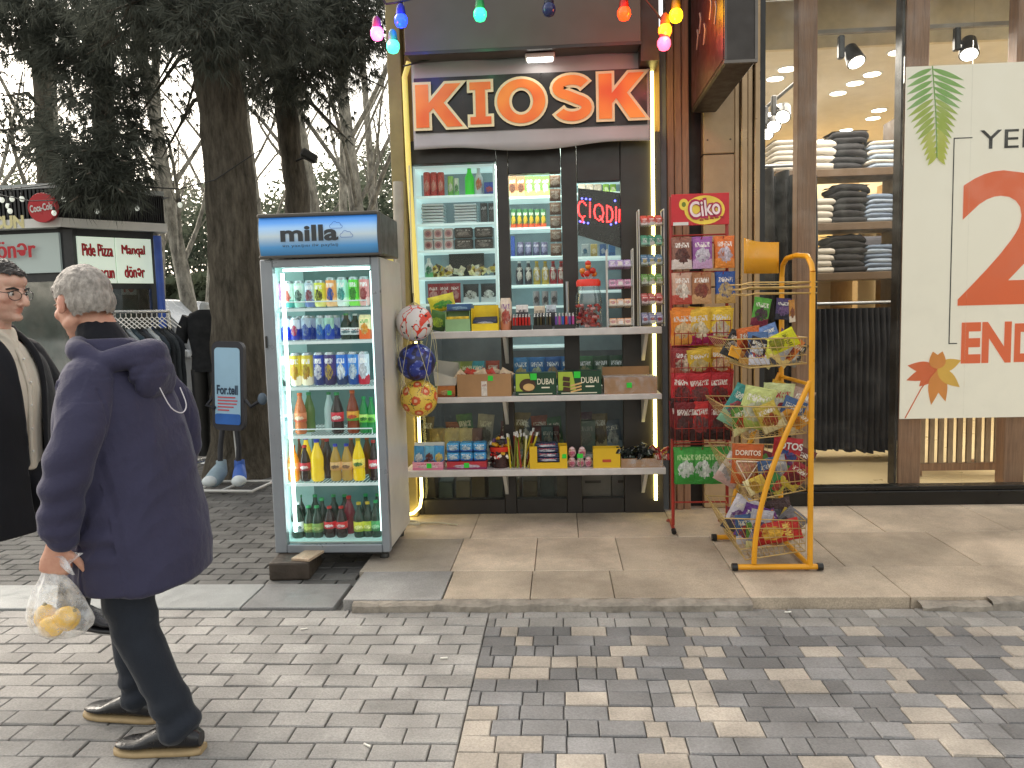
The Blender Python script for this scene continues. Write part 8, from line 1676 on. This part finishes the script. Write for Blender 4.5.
# bag in his hand
hw_ = man.matrix_basis @ V((.27, .3, .665)) if False else Matrix.Rotation(R(177), 3, 'Z') @ V((.145, .29, .755)) + V((g.x, g.y, 0))
pb = thing('plastic_bag', (hw_.x, hw_.y, hw_.z - .3), 'thin clear plastic bag with yellow fruit hanging from the older man\'s hand', 'plastic bag')
m = MB()
def bagfn(u, v):
    a = 2 * PI * u; rr = [.024, .03, .055, .085, .112, .128, .13, .12, .09, .004]; zz_ = [.015, -.02, -.06, -.1, -.145, -.185, -.215, -.24, -.262, -.27]; f = v * 9; i = min(8, int(f)); t = f - i; r = rr[i] + (rr[i + 1] - rr[i]) * t; z = (zz_[i] + (zz_[i + 1] - zz_[i]) * t) * .92; r *= .74
    r *= 1 + .12 * math.sin(a * 7 + 2 * math.sin(v * 5)) * (1 - v) + .05 * noise.noise(V((math.cos(a) * 3, math.sin(a) * 3, v * 4))); return hw_ + V((r * math.cos(a) * 1.05 + .035 * v, r * math.sin(a) * .75, z))
m.grid(bagfn, 60, 36); m.grid(lambda u, v: hw_ + V(((.02 + .075 * v) + .02 * math.sin(u * 15), (u - .5) * .09 * (.4 + v), .03 - .03 * v + .03 * math.sin(u * 9 + v * 3) * v)), 16, 8); m.build('bag_film', plasticwrap('bag_film', white=.2), pb)
FR_ = mat('yellow_fruit', '#e8b81f', .4, 0, .18, 20, .1, 60)
for i, (dx, dy, dz) in enumerate(((-.03, .0, -.185), (.035, .02, -.2), (.05, -.02, -.18), (.01, -.03, -.205))):
    m = MB(); c = hw_ + V((dx, dy, dz)); m.ell(c, (.036, .034, .042), 16, 11, Matrix.Rotation(.5 * i, 3, 'Y')); m.mi = 1; m.lathe([(.008, 0), (.004, .008)], 8, c + Matrix.Rotation(.5 * i, 3, 'Y') @ V((0, 0, .04))); tag(m.build('yellow_fruit', [FR_, mat('fruit_stem', '#8a7a2a', .6)]), 'yellow fruit lying in the clear plastic bag', 'fruit', 'yellow fruit in the bag')
# ---------------------------------------------------------------- young man, walking right
gx = axx(-12, 300, 3.15); k_ = 1.04
yo = thing('person', (gx, 3.15, -.0), 'young man with short black hair and glasses in a black coat over a cream shirt', 'person')
SK2 = skinmat('skin_young', C('#d0ab98'), C('#b8705f'), C('#9a8478')); zo = .07
m = MB(); yL = [(0, .09, .95, .1), (.15, .09, .77, .085), (.27, .09, .6, .064), (.25, .09, .44, .056), (.215, .09, .28, .045)]; yR = [(0, -.09, .95, .1), (-.12, -.09, .74, .085), (-.22, -.09, .54, .062), (-.4, -.09, .36, .056), (-.52, -.09, .18, .045)]
limb(m, yL); limb(m, yR); m.ell((.26, .09, .225), (.07, .03, .024))
trunk(m, [(0, 0, .9, .1, .15), (.0, 0, 1.05, .115, .155), (.01, 0, 1.25, .12, .175), (.0, 0, 1.42, .1, .18), (0, 0, 1.5, .06, .08)])
limb(m, [(.0, 0, 1.46, .066), (.02, 0, 1.54, .06), (.035, 0, 1.62, .06)]); yc = V((.06, 0, 1.69)); P2, M2 = head(m, yc, R(-6), R(9), 1.12, .95, 1.1)
yaL = [(0, .18, 1.40, .05), (.03, .262, 1.25, .043), (.06, .29, 1.08, .045), (.16, .28, .92, .038), (.26, .26, .8, .03)]; yaR = [(0, -.18, 1.40, .05), (-.06, -.262, 1.25, .043), (-.1, -.29, 1.08, .045), (-.08, -.29, .92, .038), (-.04, -.28, .8, .03)]
limb(m, yaL); limb(m, yaR); hand(m, (.27, .258, .79), (.3, 0, -1), (1, -.1, .2), (25, 30, 20), -1, 1.05); hand(m, (-.035, -.28, .79), (.1, 0, -1), (1, 0, 0), (25, 30, 20), 1, 1.05)
me = remesh(m, .0045, 3); color_skin(me, P2); obj_from(me, 'body', SK2, yo)
N = NT('black_hair'); co = N.coord(); HB = N.pbr(N.mix(N.ramp(N.noise(70, N.mapping(co, (1, 1, .4)), 3), 0, 1), C('#0e0c0b'), C('#2c2622')), .45, 0, .4, N.noise(200, co, 2), .8, .005)
hair(yo, P2, M2, yc, 1.12, lambda p, e: (p.z > .07 + e and p.x < .1) or (p.x < .028 + e and p.z > .018 + e and not (p.x > -.03 and p.z < .024)) or (p.x < -.04 and p.z > -.05 + e), .005, HB, 2, .005)
for s in (-1, 1):
    mm = MB(); mm.ell(P2(.0755, s * .031, -.001), .0125, 14, 10); obj_from(mm.mesh([mat('eye_white', '#d8d2cc', .2)]), 'eye', [], yo); mm = MB(); mm.ell(P2(.0865, s * .031, -.001), (.003, .0052, .0052), 10, 8, M2); obj_from(mm.mesh([mat('iris_dark', '#1a120e', .2)]), 'iris', [], yo)
    mb2 = MB(); mb2.tube([P2(.094, s * .014, .017), P2(.091, s * .034, .023), P2(.074, s * .053, .016)], [.004, .0055, .003], 6); obj_from(mb2.mesh([HB]), 'eyebrow', [], yo)
    mb2 = MB(); mb2.tube([P2(.082, s * .018, .006), P2(.0845, s * .031, .0095), P2(.074, s * .044, .004)], [.002, .003, .002], 5); obj_from(mb2.mesh([HB]), 'eyelash', [], yo)
gl = bpy.data.objects.new('glasses', None); COL.objects.link(gl); gl.location = (gx, 3.15, 0); tag(gl, 'thin dark rimmed glasses worn by the young man', 'glasses'); gm = MB()
for s in (-1, 1):
    pts = [P2(.104 - .012 * abs(math.sin(t)) * 0 - .006 * (1 + math.cos(t) * s) , s * .0 + s * .033 + .024 * math.cos(t), -.004 + .018 * math.sin(t)) for t in [2 * PI * i / 20 for i in range(20)]]; gm.tube(pts + [pts[0]], .0016, 6); gm.tube([P2(.092, s * .057, .004), P2(.06, s * .077, .006), P2(-.005, s * .083, .006)], .0018, 6)
gm.tube([P2(.101, -.009, .002), P2(.106, 0, .005), P2(.101, .009, .002)], .0016, 6); o_ = bpy.data.objects.new('rim', gm.mesh([mat('glasses_dark', '#1c1a1c', .3)])); COL.objects.link(o_); o_.parent = gl
gm = MB()
for s in (-1, 1): gm.add([P2(.1 - .006 * math.cos(t) * s, s * .033 + .0235 * math.cos(t), -.004 + .0175 * math.sin(t)) for t in [2 * PI * i / 20 for i in range(20)]], [list(range(20))], False)
o_ = bpy.data.objects.new('lens', gm.mesh([glassmat('lens_glass', (.97, .97, .98), .05, .02)])); COL.objects.link(o_); o_.parent = gl
# shirt, coat, trousers
CRS = cloth('cream_shirt', '#d2cabb', .06, .1, 14, .4)
m = MB(); trunk(m, [(.01, 0, .92, .125, .16), (.015, 0, 1.1, .13, .165), (.02, 0, 1.28, .137, .175), (.01, 0, 1.42, .11, .16), (.01, 0, 1.49, .078, .085), (.015, 0, 1.53, .07, .075)], 28, 5); limb(m, [(.0, -.06, 1.525, .016), (.055, -.05, 1.525, .018), (.09, -.02, 1.49, .016), (.105, -.005, 1.45, .012)], 8, 4); limb(m, [(.0, .06, 1.525, .016), (.055, .05, 1.525, .018), (.09, .02, 1.49, .016), (.105, .005, 1.45, .012)], 8, 4)
me = remesh(m, .006, 3); wrinkle(me, lambda p: .006 * noise.noise(V((p.x * 6, p.y * 9, p.z * 5))) + .003 * math.sin(p.y * 90) * (p.x > .08) * (p.z < 1.4)); sh_ = obj_from(me, 'shirt', CRS, yo)
m = MB(); m.tube([(.139, 0, .95), (.147, 0, 1.1), (.158, 0, 1.28), (.128, 0, 1.41), (.103, 0, 1.46)], [.007, .007, .007, .007, .007], 6, flat=2.); obj_from(m.mesh([CRS]), 'placket', [], sh_); 
for z, x in ((1.0, .147), (1.1, .152), (1.2, .158), (1.3, .163), (1.4, .139)): bmx = MB(); bmx.ell((x + .002, 0, z), (.004, .006, .006), 8, 6); obj_from(bmx.mesh([PAPERW]), 'button', [], sh_)
BCO = cloth('black_coat', '#1a1b20', .2, .15, 10, .4)
m = MB(); n = 40; rings = []
for cx, z, rx, ry, gap in crom([(0, .66, .19, .255, 10), (0, .85, .18, .25, 11), (.005, 1.05, .17, .245, 13), (.01, 1.25, .168, .25, 16), (.0, 1.38, .15, .235, 21), (.0, 1.45, .12, .17, 33), (.0, 1.505, .095, .11, 50), (-.01, 1.545, .088, .098, 62)], 5):
    rings.append([V((cx + rx * math.copysign(abs(math.cos(t)) ** .85, math.cos(t)), ry * math.copysign(abs(math.sin(t)) ** .85, math.sin(t)), z)) for t in [R(gap + (360 - 2 * gap) * k / n) for k in range(n + 1)]])
inner = []
for r in rings: inner.append([V((v.x * .9 - .0, v.y * .93, v.z)) for v in r])
vs = [v for r in rings for v in r] + [v for r in inner for v in r]; W_ = n + 1; nr = len(rings); off = nr * W_; fs = []
for i in range(nr - 1):
    for j in range(n): a = i * W_ + j; fs += [(a, a + 1, a + 1 + W_, a + W_), (off + a + 1, off + a, off + a + W_, off + a + 1 + W_)]
    for j in (0, n): a = i * W_ + j; fs.append((a, a + W_, off + a + W_, off + a) if j == 0 else (a + W_, a, off + a, off + a + W_))
for j in range(n): fs += [(j + 1, j, off + j, off + j + 1), ((nr - 1) * W_ + j, (nr - 1) * W_ + j + 1, off + (nr - 1) * W_ + j + 1, off + (nr - 1) * W_ + j)]
m.add(vs, fs, True)
for A, s in ((yaL, 1), (yaR, -1)): limb(m, [(A[0][0], A[0][1] * .98, A[0][2] - .0, .092), (A[1][0], A[1][1] + s * .008, A[1][2], .085), (A[2][0], A[2][1], A[2][2], .077), (A[3][0], A[3][1], A[3][2], .07), (A[4][0] - .01, A[4][1], A[4][2] + .03, .06)], 18, 6)
# lapels
for s in (-1, 1):
    limb(m, [(.02, s * .105, 1.53, .016), (.085, s * .09, 1.48, .018), (.14, s * .085, 1.40, .02), (.16, s * .082, 1.3, .017), (.164, s * .07, 1.15, .012), (.167, s * .055, .95, .008)], 10, 4)
limb(m, [(.02, -.105, 1.535, .018), (-.06, -.08, 1.555, .02), (-.1, 0, 1.56, .02), (-.06, .08, 1.555, .02), (.02, .105, 1.535, .018)], 10, 4)
me = remesh(m, .007, 3); wrinkle(me, lambda p: .008 * noise.noise(V((p.x * 6, p.y * 6, p.z * 4))) + .006 * math.sin(p.z * 55 + p.x * 20) * max(0, 1 - abs(p.z - 1.08) / .2) * (abs(p.y) > .24)); obj_from(me, 'coat', BCO, yo)
m = MB(); trunk(m, [(0, 0, .84, .11, .16), (.0, 0, .95, .13, .17), (.0, 0, 1.04, .125, .165)], 24, 3)
for L_ in (yL, yR): limb(m, [(L_[0][0], L_[0][1], .92, .115), (L_[1][0], L_[1][1], L_[1][2], .1), (L_[2][0], L_[2][1], L_[2][2], .08), (L_[3][0], L_[3][1], L_[3][2], .073), (L_[4][0], L_[4][1], L_[4][2] + .0, .068)], 18, 6)
me = remesh(m, .007, 3); wrinkle(me, lambda p: .006 * noise.noise(V((p.x * 7, p.y * 7, p.z * 5)))); obj_from(me, 'trousers', cloth('black_trousers', '#1a1b21', .2, .15, 14, .4), yo)
m, so = MB(), MB(); shoe(m, so, (0, 0, .1), (1, .05, 0), .3); Mt = Matrix.Rotation(R(8), 3, 'Y')
for b_ in (m, so): b_.Vs = [V((.215, .09, .18)) + Mt @ v for v in b_.Vs]
o_ = obj_from(m.mesh([LEA]), 'shoe', [], yo); o2 = bpy.data.objects.new('sole', so.mesh([PVC])); COL.objects.link(o2); o2.parent = o_
m, so = MB(), MB(); shoe(m, so, (0, 0, .1), (1, 0, 0), .3); Mt = Matrix.Rotation(R(38), 3, 'Y')
for b_ in (m, so): b_.Vs = [V((-.455, -.09, .0)) + Mt @ (v - V((.2, 0, 0))) + V((.02, 0, .0)) for v in b_.Vs]
o_ = obj_from(m.mesh([LEA]), 'shoe', [], yo); o2 = bpy.data.objects.new('sole', so.mesh([PVC])); COL.objects.link(o2); o2.parent = o_
yo.rotation_euler = (0, 0, R(-2)); gl.rotation_euler = (0, 0, R(-2)); yo.scale = gl.scale = (.995, .995, .995)
